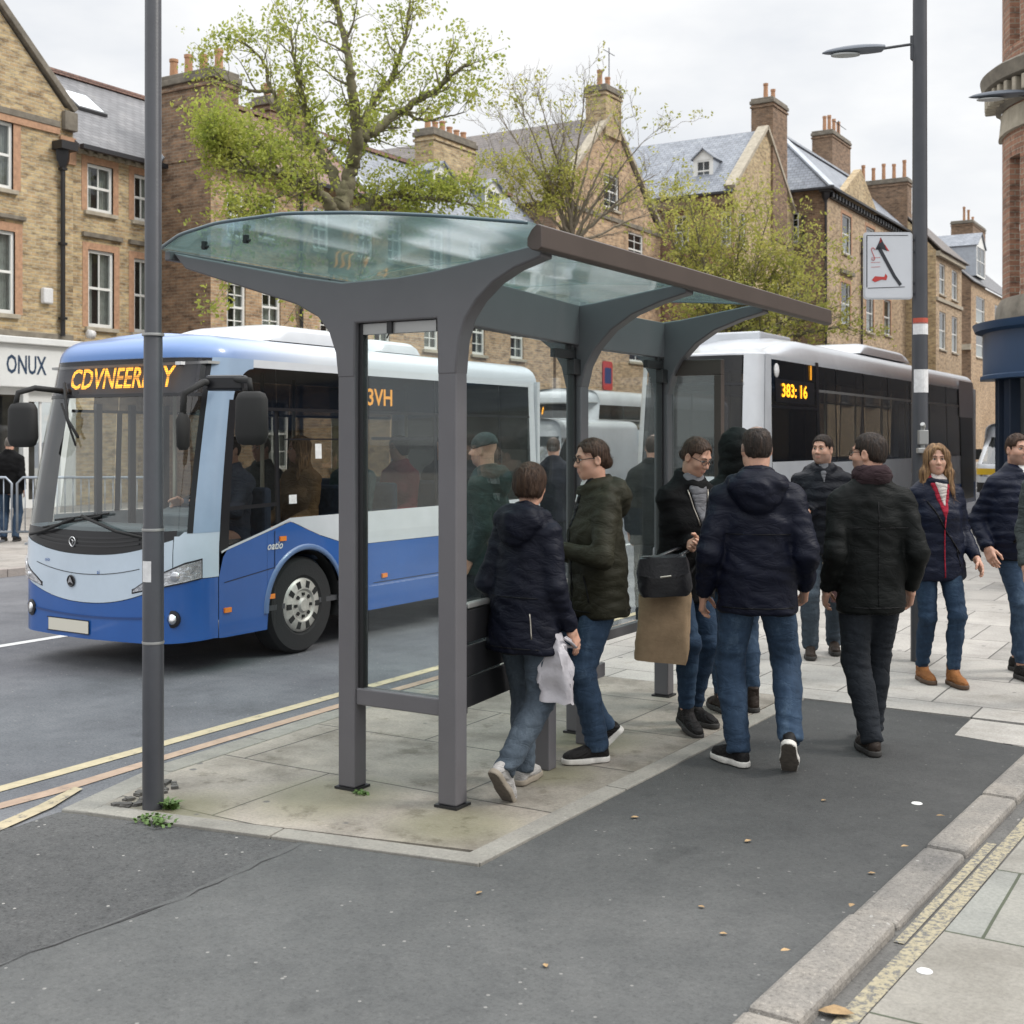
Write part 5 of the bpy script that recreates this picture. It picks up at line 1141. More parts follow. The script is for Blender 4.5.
mb.add([fr(q, z, .012) for q in (-.40, .06) for z in (.275, .365)], [(0, 2, 3, 1)]); mb.add([fr(q, z, .011) for q in (-.42, .065) for z in (.268, .372)], [(0, 2, 3, 1)], 1); mb.add([fr(q, z, .013) for q in (-.418, -.40) for z in (.275, .365)], [(0, 2, 3, 1)], 2)
mb.build('number_plate', [PLATE, B_BLK, B_BLUE], r1, local=True)
mb = MB(); mb.lathe([(.034, 0), (.045, .010), (.040, .014), (.034, .010)], fr(-.13, .655, .004), 24, M=rot_x(math.pi/2)); bc = fr(-.13, .655, .02)
mb.add([bc+np.array(p) for p in ((-.030, 0, -.020), (0, -.004, .036), (.030, 0, -.020), (0, -.002, -.008))], [(0, 3, 1), (3, 2, 1)], 1); mb.build('badge', [B_BLK, CHROME], r1, smooth=30, local=True)
mb = MB(); lc = fr(-.12, .945, .012); mb.tube([lc+np.array((.034*math.sin(t*1.0)*(1-.35*(math.cos(t)<0)*abs(math.cos(t))), 0, .036*math.cos(t))) for t in np.linspace(0, 2*math.pi, 16)], .005, 5); mb.tube([lc+np.array(p) for p in ((-.012, 0, .018), (.012, 0, .008), (-.004, 0, -.02))], .005, 5); mb.build('crest', CHROME, r1, smooth=True, local=True)
mb = MB(); lettering(mb, 'oio', .045, fr(-.42, .80, .008), (1, -.05, 0), (0, 0, 1)); lettering(mb, 'ai', .045, fr(.16, .735, .008), (1, .05, 0), (0, 0, 1)); mb.build('maker_mark', B_BLUE, r1, local=True)
mb = MB(); lettering(mb, 'oatio', .085, b1.pt(ss(.96), .885, .006), (0, 1, 0), (0, 0, 1), bold=True, shear=.3); mb.build('side_mark', STICK, r1, local=True)
for y, z in ((.45, .45), (.92, .50), (1.05, .935), (2.0, .52), (2.35, .53), (3.3, .5)):
    o = b1.patch('side_marker', ORG, ss(y-.035), ss(y+.035), z-.018, z+.018, off=.014, ds=.02, edge=.014)
for (y, z, w, h) in ((1.13, 1.20, .07, .07), (1.46, 1.55, .06, .12), (2.03, 1.52, .06, .10), (2.03, 1.38, .06, .11)):
    b1.patch('notice', STICK, ss(y), ss(y+w*1.3), z, z+h, off=.007)
mb = MB()
for q0, q1, z0 in ((.62, -.02, 1.00), (-.62, -.10, .98)):
    mb.tube([fr(q0, z0, .03), fr((q0*.6+q1*.4), z0+.04, .045), fr(q1, z0+.14, .035)], .012, 6)
    mb.tube([fr(q1-.30 if q0 > 0 else q1-.36, z0+.10 if q0 > 0 else z0+.06, .03), fr(q1+.28, z0+.165, .03)], .009, 6)
mb.build('wiper', B_RUB, r1, smooth=True, local=True)
mb = MB(); mb.tube([fr(-.52, 2.14, .02), fr(-.36, 1.86, .04), fr(-.20, 1.72, .03)], .012, 6); mb.tube([fr(-.50, 1.98, .025), fr(-.22, 1.66, .025)], .009, 6); mb.build('wiper', B_RUB, r1, smooth=True, local=True)
mb = MB(); mb.obox(fr(.70, 2.262, .0), (.03, .02, .012)); mb.build('marker_lamp', STICK, r1, local=True)
def L1(p): return np.array(p)-np.array((-7.49, 6.32, 0))
mirror(b1, [L1((-6.55, 6.72, 2.12)), L1((-6.35, 6.5, 2.135)), L1((-6.02, 6.42, 2.11)), L1((-6.01, 6.42, 2.03))], L1((-6.0, 6.42, 1.85)), .115, .185, rot_z(.5))
mb = MB(); mb.tube([L1(p) for p in ((-6.50, 6.62, 2.115), (-6.34, 6.30, 2.10), (-6.42, 6.20, 2.02), (-6.44, 6.20, 1.80))], .025, 8); mb.build('mirror', B_RUB, r1, smooth=True, local=True)
mb = MB(); G = [[L1((-6.43+.035*k*math.cos(a), 6.20+.06*k*math.sin(a), 1.76+.13*t)) for a in np.linspace(0, 2*math.pi, 14, endpoint=False)] for t, k in ((-1, .5), (-.8, .9), (.6, 1), (1, .5))]; mb.grid(G, closed=True); mb.add(G[0], [tuple(range(13, -1, -1))]); mb.add(G[-1], [tuple(range(14))]); mb.build('mirror_housing', B_RUB, list(r1.children)[-1], smooth=50, local=True)
mb = MB(); mb.obox(L1((-6.28, 6.47, 2.10)), (.14, .06, .055), rot_z(.4)); mb.build('mirror_bracket', B_BLK, r1, bevel=.02, local=True)
mirror(b1, [L1((-7.98, 6.72, 2.06)), L1((-8.12, 6.30, 2.10)), L1((-8.16, 6.18, 2.06)), L1((-8.18, 6.17, 1.95))], L1((-8.13, 6.20, 1.815)), .125, .17, rot_z(.25))
# roof pods
def pod(b, y0, y1, w, h, name='roof_pod', x=0):
    mb = MB(); z = b.zt-.03; G = []
    for t in np.linspace(0, 1, 13):
        k = min(1, math.sin(math.pi*min(.5, min(t, 1-t)*2.6))**.6+.02); G.append([(x+w*math.copysign(abs(math.cos(a))**.45, math.cos(a)), y0+(y1-y0)*t, z+h*k*abs(math.sin(a))**.45) for a in np.linspace(0, math.pi, 13)])
    mb.grid(G); return mb.build(name, PODM, b.root, smooth=50, local=True)
pod(b1, 1.25, 2.55, .62, .16); pod(b1, 2.7, 3.35, .6, .13)
# interior
mb = MB(); mb.box(-.88, .88, .25, 4.98, .38, .42); mb.box(-.86, .86, .32, 4.98, 2.26, 2.28, 1); mb.box(-.80, .80, 4.90, 4.98, .42, 1.6, 1); mb.build('cabin', [B_FLR, B_INT], r1, local=True)
mb = MB(); mb.box(-.80, .80, .22, .52, .95, 1.05); mb.box(-.80, .80, .20, .30, .5, .95); mb.obox((.42, .50, 1.10), (.22, .08, .07), rot_x(.3)); mb.build('dashboard', mat('dashboard', (.11, .13, .14), .6), r1, bevel=.02, local=True)
mb = MB(); Mw = rot_x(.55); mb.tube([np.array((.42, .62, 1.20))+Mw @ np.array((.19*math.cos(a), .19*math.sin(a), 0)) for a in np.linspace(0, 2*math.pi, 25)], .014, 6, cap=False); mb.tube([(.42, .50, 1.05), (.42, .62, 1.20)], .02, 6); mb.bar((.24, .62, 1.2), (.60, .62, 1.2), .02, .02); mb.build('steering_wheel', B_RUB, r1, smooth=True, local=True)
seat_row(b1, 1.02, (.42,)); 
for y in (1.75, 2.45, 3.15, 3.85): seat_row(b1, y, (.62, -.62) if y > 2 else (.62,))
for x, y in ((-.30, 1.1), (.30, 1.5), (-.32, 1.75), (-.32, 2.6), (.32, 2.6), (.32, 3.5)): mb = MB(); mb.tube([(x, y, .42), (x, y, 2.26)], .017, 8); mb.build('grab_pole', POLEY, r1, smooth=True, local=True)
mb = MB(); mb.box(-.86, -.83, .74, .80, .42, 2.0); mb.box(-.86, -.83, 1.10, 1.16, .42, 2.0); mb.box(-.86, -.83, 1.48, 1.54, .42, 2.0); mb.box(-.87, -.84, .80, 1.48, .44, .62); mb.build('door_frame', B_BLK, r1, local=True)
# side destination letters
mb = MB(); lettering(mb, '171', .17, b1.pt(ss(1.90), 2.085, .007), (0, 1, 0), (0, 0, 1), bold=True); lettering(mb, '3VH', .20, b1.pt(ss(2.34), 2.06, .007), (0, 1, 0), (0, 0, 1), bold=True); mb.build('route_number', LEDS, r1, local=True)

# ---- white bus with the amber route sign, right of the shelter
def plain_bus(label, loc, W, L, rc, ze, zt, zwin, zsk, side_cfg, rake, rear=True, waist=None, skirt=None, tum=.05, drop=0., scr=None):
    r = thing('bus', label, 'bus', loc); b = Bus(r, W, L, rc, rake, tum, .30, ze, zt, .10); ss = b.y2s; WR = .48
    wy = (2.6, L-2.8); lo = lambda q: max(arch(b, 0, wy[0], WR, .30)(q), arch(b, 0, wy[1], WR, .30)(q))
    b.patch('front_panel', waist or B_WHITE, -b.sb, b.sb, .30, zwin-.15, ds=.1)
    b.patch('windscreen', scr or B_WSCR, -b.sa-.18, b.sa+.18, zwin-.148, ze-.42, ds=.12); b.patch('display_glass', B_DISP, -b.sa-.15, b.sa+.15, ze-.40, ze-.02, ds=.12)
    b.patch('windscreen_seal', B_BLK, -b.sa-.18, b.sa+.18, ze-.43, ze-.39, off=.006); b.patch('front_cap', B_WHITE, -b.sa-.2, b.sa+.2, ze-.02, ze+.002, off=.002)
    for sd in (1, -1):
        a, c = sorted((sd*(b.sa+.17), sd*(b.sb+.10))); b.patch('pillar', B_WHITE, a, c, zwin-.15, ze+.002, off=.006, ds=.06)
        a, c = sorted((sd*b.sb, sd*b.send)); b.patch('side_panel', skirt or B_WHITE, a, c, lo, zsk, ds=.06); b.patch('waist_panel', waist or B_WHITE, a, c, zsk+.004, zwin-.002)
        ys = [b.rc+.12]+list(np.arange(b.rc+1.75, L-.8, 1.55))+[L-.35]
        for y0, y1 in zip(ys[:-1], ys[1:]):
            a, c = sorted((sd*ss(y0+.03), sd*ss(y1-.03))); b.patch('window', B_GLASS, a, c, zwin, ze-.44, ds=.3); b.patch('upper_glass', B_DISP, a, c, ze-.40, ze-.05, ds=.3)
            a, c = sorted((sd*ss(y1-.04), sd*ss(y1+.04))); b.patch('window_pillar', B_BLK, a, c, zwin, ze-.03, off=-.01)
        a, c = sorted((sd*ss(b.rc+.1), sd*ss(L-.35))); b.patch('window_rail', ALU, a, c, ze-.44, ze-.40, off=.006); b.patch('cant_rail', B_WHITE, a, c, ze-.05, ze+.002, off=.004); a, c = sorted((sd*ss(L-.35), sd*b.send)); b.patch('rear_pillar', B_WHITE, a, c, zwin, ze+.002, off=.003)
        for y in wy: b.wheel(sd, y, WR)
    b.roof(B_WHITE, .2, drop=drop); b.rear(B_WHITE, B_DISP)
    mb = MB(); mb.box(-W+.06, W-.06, .5, L-.1, .42, .47); mb.box(-W+.1, W-.1, .5, L-.1, ze-.01, ze+.01, 1); mb.build('cabin', [B_FLR, B_INT], r, local=True)
    mb = MB(); mb.box(-W+.15, W-.15, .25, .6, .9, 1.1); mb.build('dashboard', B_BLK, r, local=True)
    for y in np.arange(2.2, L-1, 1.25): seat_row(b, y, (W-.45, -W+.45))
    for y in np.arange(1.4, L-1, 1.8): mb = MB(); mb.tube([(.3, y, .45), (.3, y, ze)], .018, 6); mb.build('grab_pole', POLEY, r, smooth=True, local=True)
    return r, b
r2, b2 = plain_bus('white single-decker bus with dark glass and amber route sign, right of the shelter', (-6.74, 15.75, 0), .93, 14.3, .36, 2.86, 3.24, 1.36, .75, None, lambda z: 0 if z < 1.2 else .16*((z-1.2)/1.66)**1.3, skirt=B_BLUE, drop=.9, scr=B_DISP)
s2 = b2.y2s
b2.patch('door_glass', B_DISP, s2(.60), s2(2.62), .55, 2.80, off=.012, ds=.3)
b2.patch('door_frame', B_WHITE, s2(.32), s2(.60), .5, 2.87, off=.014, ds=.07); b2.patch('door_frame', B_BLK, s2(2.60), s2(2.74), .5, 2.86, off=.016)
b2.patch('door_frame', B_BLK, s2(.60), s2(2.6), 2.14, 2.18, off=.018); b2.patch('display_board', B_BLK, s2(.78), s2(2.50), 2.22, 2.55, off=.017)
mb = MB(); lettering(mb, '383: 16', .26, b2.pt(s2(1.60), 2.385, .024), (0, 1, 0), (0, 0, 1), bold=True, sx=1.45); lettering(mb, '1', .30, b2.pt(s2(2.35), 2.68, .024), (0, 1, 0), (0, 0, 1), bold=True, sx=1.7); mb.build('route_number', LED, r2, local=True)
mb = MB(); mb.lathe([(0, .02), (.09, .01), (.10, 0)], b2.pt(s2(.85), 2.66, .015), 16, M=rot_y(math.pi/2)); mb.build('round_lamp', STICK, r2, smooth=True, local=True)
b2.patch('lower_panel', B_WHITE, s2(.60), s2(2.62), .45, 1.40, off=.02)
b2.patch('rear_panel', mat('grey_panel', (.42, .42, .44), .5), s2(12.6), s2(14.1), 2.20, 3.0, off=.02); b2.patch('rear_door', B_BLK, s2(12.7), s2(14.0), .4, 2.2, off=.015)
pod(b2, 6.0, 9.5, .62, .22); 
mb = MB(); mb.box(-.75, .25, 2.0, 3.4, 3.0, 3.32); mb.build('roof_box', PODM, r2, bevel=.03, local=True)
r3, b3 = plain_bus('white bus with sloping windscreen far off, seen through the shelter glass', (-15.3, 26.5, 0), 1.2, 9.5, .5, 2.62, 3.0, 1.45, .7, None, lambda z: 0 if z < .9 else .8*((z-.9)/1.7)**1.2, skirt=B_WHITE)
b3.patch('cab_stripe', B_WHITE, -b3.sb, b3.sb, 2.08, 2.24, off=.02, ds=.1)
mb = MB(); lettering(mb, '31', .26, b3.pt(-.35, 2.42, .03), (1, 0, 0), (0, .3, 1), bold=True); mb.build('route_number', LED, r3, local=True)

# ---- white van behind the blue bus and another beyond the white bus
def van(label, loc, stripe=None, rz_=0.):
    r = thing('van', label, 'van', loc, rz_); b = Bus(r, .95, 4.9, .35, lambda z: 0 if z < 1.0 else (1.15*min(1, (z-1.0)/.75)+.12*max(0, z-1.75)), .10, .28, 1.95, 2.2, .08); ss = b.y2s; WR = .33
    lo = lambda q: max(arch(b, 0, .95, WR, .28)(q), arch(b, 0, 3.9, WR, .28)(q))
    b.patch('bumper', B_RUB, -b.sb, b.sb, .28, .55); b.patch('bonnet', B_WHITE, -b.sb, b.sb, .552, 1.05, ds=.06); b.patch('windscreen', B_WSCR, -b.sa-.2, b.sa+.2, 1.05, 1.78, ds=.08); b.patch('front_cap', B_WHITE, -b.sb, b.sb, 1.78, 1.952)
    for sd in (1, -1):
        a, c = sorted((sd*b.sb, sd*b.send)); b.patch('side_panel', B_WHITE, a, c, lo, 1.1, ds=.05); a, c = sorted((sd*(b.sa+.2), sd*ss(.6))); b.patch('pillar', B_WHITE, a, c, 1.05, 1.95)
        a, c = sorted((sd*ss(.6), sd*ss(1.7))); b.patch('window', B_GLASS, a, c, 1.1, 1.75); b.patch('cant_rail', B_WHITE, a, c, 1.75, 1.95); a, c = sorted((sd*ss(1.7), sd*b.send)); b.patch('side_panel', B_WHITE, a, c, 1.1, 1.95)
        if stripe: a, c = sorted((sd*b.sb, sd*b.send)); b.patch('stripe', stripe, a, c, .75, .98, off=.006)
        a, c = sorted((sd*.5, sd*.85)); b.patch('headlight', CHROME, a, c, .72, .9, off=.008)
        mb = MB(); mb.obox((sd*1.08, 1.25, 1.3), (.09, .05, .15)); mb.build('mirror', B_RUB, r, bevel=.03, local=True)
        for y in (.95, 3.9): b.wheel(sd, y, WR)
    if stripe: b.patch('stripe', stripe, -b.sb, b.sb, .76, .93, off=.01)
    b.roof(B_WHITE); b.rear(B_WHITE, B_DISP); mb = MB(); mb.box(-.85, .85, .7, 4.8, .5, .55); mb.box(-.8, .8, 1.75, 1.8, .5, 1.9); mb.build('cabin', B_BLK, r, local=True)
    return r
van('white van waiting in the far lane just behind the blue bus', (-14.2, 23.0, 0))
van('white van with a yellow stripe parked beyond the rear of the white bus', (-5.95, 35.5, 0), mat('yellow_stripe', (.65, .42, .02), .4))
# ------------------------------------------------------------------ buildings across the road
BR_Y = brick_mat('yellow_stock_brick', (.52, .41, .235), (.38, .27, .15), (.44, .40, .31)); BR_Y2 = brick_mat('orange_stock_brick', (.50, .35, .215), (.38, .25, .15), (.45, .39, .30), soot=.6); BR_DK = brick_mat('shaded_side_chimney_brick', (.26, .165, .105), (.18, .115, .075), (.25, .21, .16), soot=.6); BR_RED = brick_mat('red_brick', (.34, .18, .12), (.26, .135, .09), (.32, .27, .21)); BR_TAN = brick_mat('tan_brick', (.50, .37, .24), (.40, .285, .175), (.46, .41, .33), soot=.55)  # dark brick has side-wall shade in its colour; chimneys and parapet share it
BR_TRIM = mat('orange_brick_trim', (.40, .235, .145), .85, var=.25, vscale=9, bump=.3, bscale=30)
SLATE = slate_mat('grey_slate', (.125, .125, .132), (.17, .168, .175)); SLATE_B = slate_mat('blue_slate', (.20, .22, .255), (.26, .28, .315)); TILE_R = slate_mat('brown_red_tile', (.20, .11, .085), (.26, .15, .115), .2, .16); SLATE_BR = slate_mat('brown_slate', (.12, .10, .09), (.16, .135, .12))
STONE = mat('stone_trim', (.36, .32, .25), .85, var=.25, vscale=5, bump=.3, bscale=25); STONE_D = mat('sooty_stone', (.17, .15, .12), .9, var=.35, vscale=4, bump=.3, bscale=25); LEAD = mat('lead_flashing', (.36, .39, .43), .5, var=.15); WPAINT = mat('white_joinery', (.72, .72, .69), .5, var=.04); POT = mat('terracotta_pot', (.40, .22, .125), .85, var=.2, vscale=6); IRON = mat('black_iron', (.014, .014, .016), .45); WINGL = glass_mat('window_glass', (.62, .66, .66), 1., .05, (.45, .47, .47), .02, 1.65); CURT = mat('net_curtain', (.50, .50, .46), .95, var=.2, vscale=8); ROOMD = mat('dark_room', (.035, .033, .03), .9); SHOPW = mat('shop_white', (.66, .67, .66), .5, var=.04); GUT = mat('black_gutter', (.02, .021, .025), .5)

def mp(axis, plane):
    return (lambda u, z, d=0.: (plane-d, u, z)) if axis == 'x' else (lambda u, z, d=0.: (u, plane+d, z))
def facade(mb, axis, plane, u0, u1, z0, z1, wins, depth=.13, mi=0):
    f = mp(axis, plane); us = sorted({u0, u1, *[w[0] for w in wins], *[w[1] for w in wins]}); zs = sorted({z0, z1, *[w[2] for w in wins], *[w[3] for w in wins]})
    us = [u for u in us if u0 <= u <= u1]; zs = [z for z in zs if z0 <= z <= z1]; fl = axis == 'y'
    for a, b in zip(us[:-1], us[1:]):
        for c, d in zip(zs[:-1], zs[1:]):
            mu, mz = (a+b)/2, (c+d)/2
            if any(w[0] < mu < w[1] and w[2] < mz < w[3] for w in wins): continue
            mb.add([f(a, c), f(b, c), f(b, d), f(a, d)], [(0, 1, 2, 3)], mi)
    for w in wins:
        a, b, c, d = w[:4]; q = [(a, c), (b, c), (b, d), (a, d)]
        mb.add([f(u, z) for u, z in q]+[f(u, z, depth) for u, z in q], [((i+1) % 4, i, 4+i, 4+(i+1) % 4) for i in range(4)], mi)
def fbox(mb, f, a, b, c, d, d0, d1, mi=0):
    p = [f(a, c, d0), f(b, c, d0), f(b, d, d0), f(a, d, d0), f(a, c, d1), f(b, c, d1), f(b, d, d1), f(a, d, d1)]
    mb.add(p, [(0, 1, 2, 3), (7, 6, 5, 4), (0, 4, 5, 1), (1, 5, 6, 2), (2, 6, 7, 3), (3, 7, 4, 0)], mi)
def window(root, axis, plane, w, cols=2, curtain=1, surround=None, sill=True, far=False, sink=.05):
    a, b, c, d = w[:4]; f = mp(axis, plane); t = .075; D = sink; mb = MB(); m = (c+d)/2+.02
    fbox(mb, f, a, a+t, c, d, D, D+.08); fbox(mb, f, b-t, b, c, d, D, D+.08); fbox(mb, f, a+t, b-t, c, c+t*1.3, D+.002, D+.08); fbox(mb, f, a+t, b-t, d-t, d, D+.002, D+.08); fbox(mb, f, a+t, b-t, m-.03, m+.03, D+.01, D+.07)
    for k in range(1, cols):
        u = a+(b-a)*k/cols; fbox(mb, f, u-.016, u+.016, c+t, d-t, D+.025, D+.06)
    if cols > 1 and far: fbox(mb, f, a+t, b-t, (m+d)/2-.014, (m+d)/2+.014, D+.027, D+.058); fbox(mb, f, a+t, b-t, (m+c)/2-.014, (m+c)/2+.014, D+.027, D+.058)
    o = mb.build('window', WPAINT, root)
    mb = MB(); mb.sheet([f(a+.01, c+.01, D+.045), f(b-.01, c+.01, D+.045), f(b-.01, d-.01, D+.045), f(a+.01, d-.01, D+.045)]); mb.build('pane', WINGL, o)
    mb = MB(); fbox(mb, f, a-.05, b+.05, c-.05, d+.05, D+.7, D+.75, 0)
    for (u0, u1) in ((a-.05, a-.02), (b+.02, b+.05)): fbox(mb, f, u0, u1, c-.05, d+.05, D+.085, D+.7, 0)
    fbox(mb, f, a-.02, b+.02, d+.02, d+.05, D+.085, D+.7, 0); fbox(mb, f, a-.02, b+.02, c-.05, c-.02, D+.085, D+.7, 0)
    mb.build('room', ROOMD, o)
    if curtain:
        mb = MB(); cw = (b-a)
        for s0, s1 in (((0, .34), (.66, 1)) if curtain == 1 else ((0, 1),)):
            G = [[f(a+cw*u, z, D+.16+.018*math.sin(u*70)) for z in (c, (d if curtain == 1 else m+.1))] for u in np.linspace(s0, s1, 24)]; mb.grid(G)
        mb.build('curtain', CURT, o, smooth=True)
    if sill: mb = MB(); fbox(mb, f, a-.10, b+.10, c-.10, c, -.09, D); mb.build('sill', STONE, o, bevel=.01)
    if surround:
        mb = MB(); g, mt = surround; fbox(mb, f, a-g, a, c, d+g, -.012, .10); fbox(mb, f, b, b+g, c, d+g, -.012, .10); fbox(mb, f, a, b, d, d+g, -.012, .10); mb.build('window_surround', mt, root)
    return o
def chimney(root, x0, x1, y0, y1, z0, z1, pots, m=BR_DK, cap=STONE_D, along='y', ph=.42):
    mb = MB(); mb.box(x0, x1, y0, y1, z0, z1-.28); mb.box(x0-.05, x1+.05, y0-.05, y1+.05, z1-.45, z1-.36, 0); o = mb.build('chimney', m, root)
    mb = MB(); mb.box(x0-.07, x1+.07, y0-.07, y1+.07, z1-.28, z1-.12); mb.box(x0-.02, x1+.02, y0-.02, y1+.02, z1-.12, z1); mb.build('chimney_cap', cap, o, bevel=.02)
    for i in range(pots):
        t = (i+.5)/pots; px, py = ((x0+x1)/2, y0+(y1-y0)*t) if along == 'y' else (x0+(x1-x0)*t, (y0+y1)/2); h = ph*rnd.uniform(.8, 1.15)
        mb = MB(); mb.lathe([(.115, z1-.02), (.10, z1+h*.85), (.12, z1+h*.87), (.12, z1+h), (.085, z1+h)], (px, py, 0), 14); mb.build('chimney_pot', POT, o, smooth=40)
    return o
def slab_roof(root, quads, m, th=.07, name='roof'):
    mb = MB()
    for q in quads:
        n = np.cross(np.array(q[1])-q[0], np.array(q[2])-q[0]); n = n/np.linalg.norm(n); n = n if n[2] > 0 else -n; k = len(q)
        mb.add([tuple(np.array(p)) for p in q]+[tuple(np.array(p)-n*th) for p in q], [tuple(range(k)), tuple(range(2*k-1, k-1, -1))]+[(i, k+i, k+(i+1) % k, (i+1) % k) for i in range(k)])
    return mb.build(name, m, root)
def downpipe(root, x, y, z0, z1, hopper=True):
    mb = MB(); mb.tube([(x, y, z0), (x, y, z1)], .055, 8)
    for z in np.arange(z0+.4, z1, 1.8): mb.box(x-.075, x+.075, y-.075, y+.075, z, z+.06)
    if hopper: mb.lathe([(.06, z1-.15), (.19, z1+.1), (.21, z1+.32)], (x, y, 0), 4); mb.obox((x, y, z1+.42), (.26, .24, .10))
    mb.build('downpipe', IRON, root, smooth=40)
def gutter(root, p, q, r=.07): mb = MB(); mb.bar(p, q, .13, .11); mb.build('gutter', GUT, root)
def dormer(root, x, y, w, z0, z1, depth, cheek=WPAINT, roofm=SLATE_B):
    """gabled dormer facing +X"""
    mb = MB(); facade(mb, 'x', x, y-w/2, y+w/2, z0, z1, [(y-w/2+.12, y+w/2-.12, z0+.12, z1-.10)], .05); 
    for s in (-1, 1): yy = y+s*w/2; mb.sheet([(x, yy, z0), (x, yy, z1), (x-depth, yy, z1), (x-depth*.2, yy, z0)], 1)
    mb.sheet([(x, y-w/2, z1), (x, y+w/2, z1), (x, y, z1+w*.32)]); o = mb.build('dormer', [cheek, LEAD], root)
    zr = z1+w*.34
    slab_roof(o, [[(x+.12, y-w/2-.12, z1-.03), (x+.12, y, zr), (x-depth, y, zr), (x-depth, y-w/2-.12, z1-.03)], [(x+.12, y+w/2+.12, z1-.03), (x+.12, y, zr), (x-depth, y, zr), (x-depth, y+w/2+.12, z1-.03)]], roofm, .05, 'dormer_roof')
    q = (y-w/2+.12, y+w/2-.12, z0+.12, z1-.10); f = mp('x', x); t = .05; mb = MB(); a, b, c, d = q
    fbox(mb, f, a, a+t, c, d, -.01, .05); fbox(mb, f, b-t, b, c, d, -.01, .05); fbox(mb, f, a+t, b-t, (c+d)/2-.03, (c+d)/2+.03, -.008, .05); fbox(mb, f, (a+b)/2-.015, (a+b)/2+.015, c, d, 0, .045); mb.build('window', WPAINT, o)
    mb = MB(); mb.sheet([f(a, c, .03), f(b, c, .03), f(b, d, .03), f(a, d, .03)]); mb.build('pane', WINGL, o); mb = MB(); fbox(mb, f, a, b, c, d, .3, .32); mb.build('room', ROOMD, o)

# -- gabled house with the white shop front
X1 = -25.
h1 = thing('brick_house', 'yellow brick gabled house with white shop front, at the left edge', 'house', (X1, 16.6, .1)); Ya, Yb = 12.6, 20.5
W1 = [(18.02, 18.80, 7.50, 9.06), (18.02, 18.85, 4.62, 6.54), (15.4, 16.3, 7.5, 9.06), (15.4, 16.3, 4.62, 6.54)]
mb = MB(); facade(mb, 'x', X1, Ya, Yb, 4.25, 9.75, W1); ap = 13.45
mb.sheet([(X1, Ya, 9.75), (X1, Yb-.25, 9.75), (X1, (Ya+Yb)/2, ap)]); mb.sheet([(X1, Yb, 4.25), (X1-9, Yb, 4.25), (X1-9, Yb, 9.75), (X1, Yb, 9.75)], 1); mb.sheet([(X1, Ya, 0), (X1-9, Ya, 0), (X1-9, Ya, 9.75), (X1, Ya, 9.75)], 1); mb.build('wall', [BR_Y, BR_DK], h1)
for w in W1: window(h1, 'x', X1, w, 1, 1, (.20, BR_TRIM))
ym = (Ya+Yb)/2; slab_roof(h1, [[(X1-.1, ym, ap-.05), (X1-.1, Yb-.05, 9.55), (X1-9, Yb-.05, 9.55), (X1-9, ym, ap-.05)], [(X1-.1, ym, ap-.05), (X1-.1, Ya, 9.55), (X1-9, Ya, 9.55), (X1-9, ym, ap-.05)]], SLATE)
mb = MB()
for s, ye in ((1, Yb+.02), (-1, Ya)): mb.bar((X1-.08, ym, ap+.1), (X1-.08, ye, 9.72), .40, .16)
mb.box(X1-.3, X1+.14, Yb-.34, Yb+.04, 9.2, 9.66); mb.build('coping', STONE_D, h1, bevel=.02)
mb = MB(); mb.box(X1-.01, X1+.07, Ya, Yb-.42, 9.22, 9.38); mb.box(X1-.01, X1+.10, 17.7, 19.1, 6.82, 6.92); mb.box(X1-.01, X1+.03, Ya, Yb, 4.10, 4.25); mb.build('string_course', STONE_D, h1, bevel=.015)
mb = MB(); mb.box(X1-.01, X1+.05, Ya, Yb-.42, 9.06, 9.22); mb.box(X1-.01, X1+.06, Yb-.40, Yb+.05, 8.4, 9.05); mb.build('brick_band', BR_TRIM, h1)
downpipe(h1, X1+.1, 20.12, 4.2, 8.35)
mb = MB(); mb.box(X1, X1+.14, 19.55, 19.82, 4.95, 5.32); mb.build('alarm_box', STICK, h1, bevel=.03)
mb = MB(); mb.box(X1-.2, X1+.30, Ya, Yb-.02, 2.92, 3.92); mb.box(X1-.2, X1+.42, Ya, Yb-.02, 3.92, 4.08); mb.build('shop_fascia', SHOPW, h1, bevel=.02)
mb = MB(); lettering(mb, 'ONUX', .60, (X1+.305, 18.93, 3.42), (0, 1, 0), (0, 0, 1), bold=True, sx=.60); SNV = mat('sign_navy', (.02, .045, .09), .5); mb.build('shop_name', SNV, h1); mb = MB(); lettering(mb, 'u.', .22, (X1+.305, 19.98, 3.16), (0, 1, 0), (0, 0, 1)); mb.build('small_lettering', SNV, h1)
mb = MB(); f = mp('x', X1); facade(mb, 'x', X1+.1, Ya, Yb, .1, 2.92, [(17.0, 18.95, .75, 2.75), (19.12, 19.9, .3, 2.6), (13.2, 16.6, .75, 2.75)], .1); mb.build('shop_front', SHOPW, h1)
for a, b, c, d in ((17.0, 18.95, .75, 2.75), (19.12, 19.9, .3, 2.6), (13.2, 16.6, .75, 2.75)):
    mb = MB(); mb.sheet([(X1+.02, a, c), (X1+.02, b, c), (X1+.02, b, d), (X1+.02, a, d)]); o = mb.build('shop_window', WINGL, h1); mb = MB(); mb.box(X1+.024, X1+.06, (a+b)/2-.03, (a+b)/2+.03, c, d); mb.build('mullion', SHOPW, o); mb = MB(); mb.box(X1-2.0, X1-1.95, a-1, b+1, .1, 2.9); mb.build('room', mat('shop_interior', (.24, .21, .16), .8, var=.4, vscale=2), o)
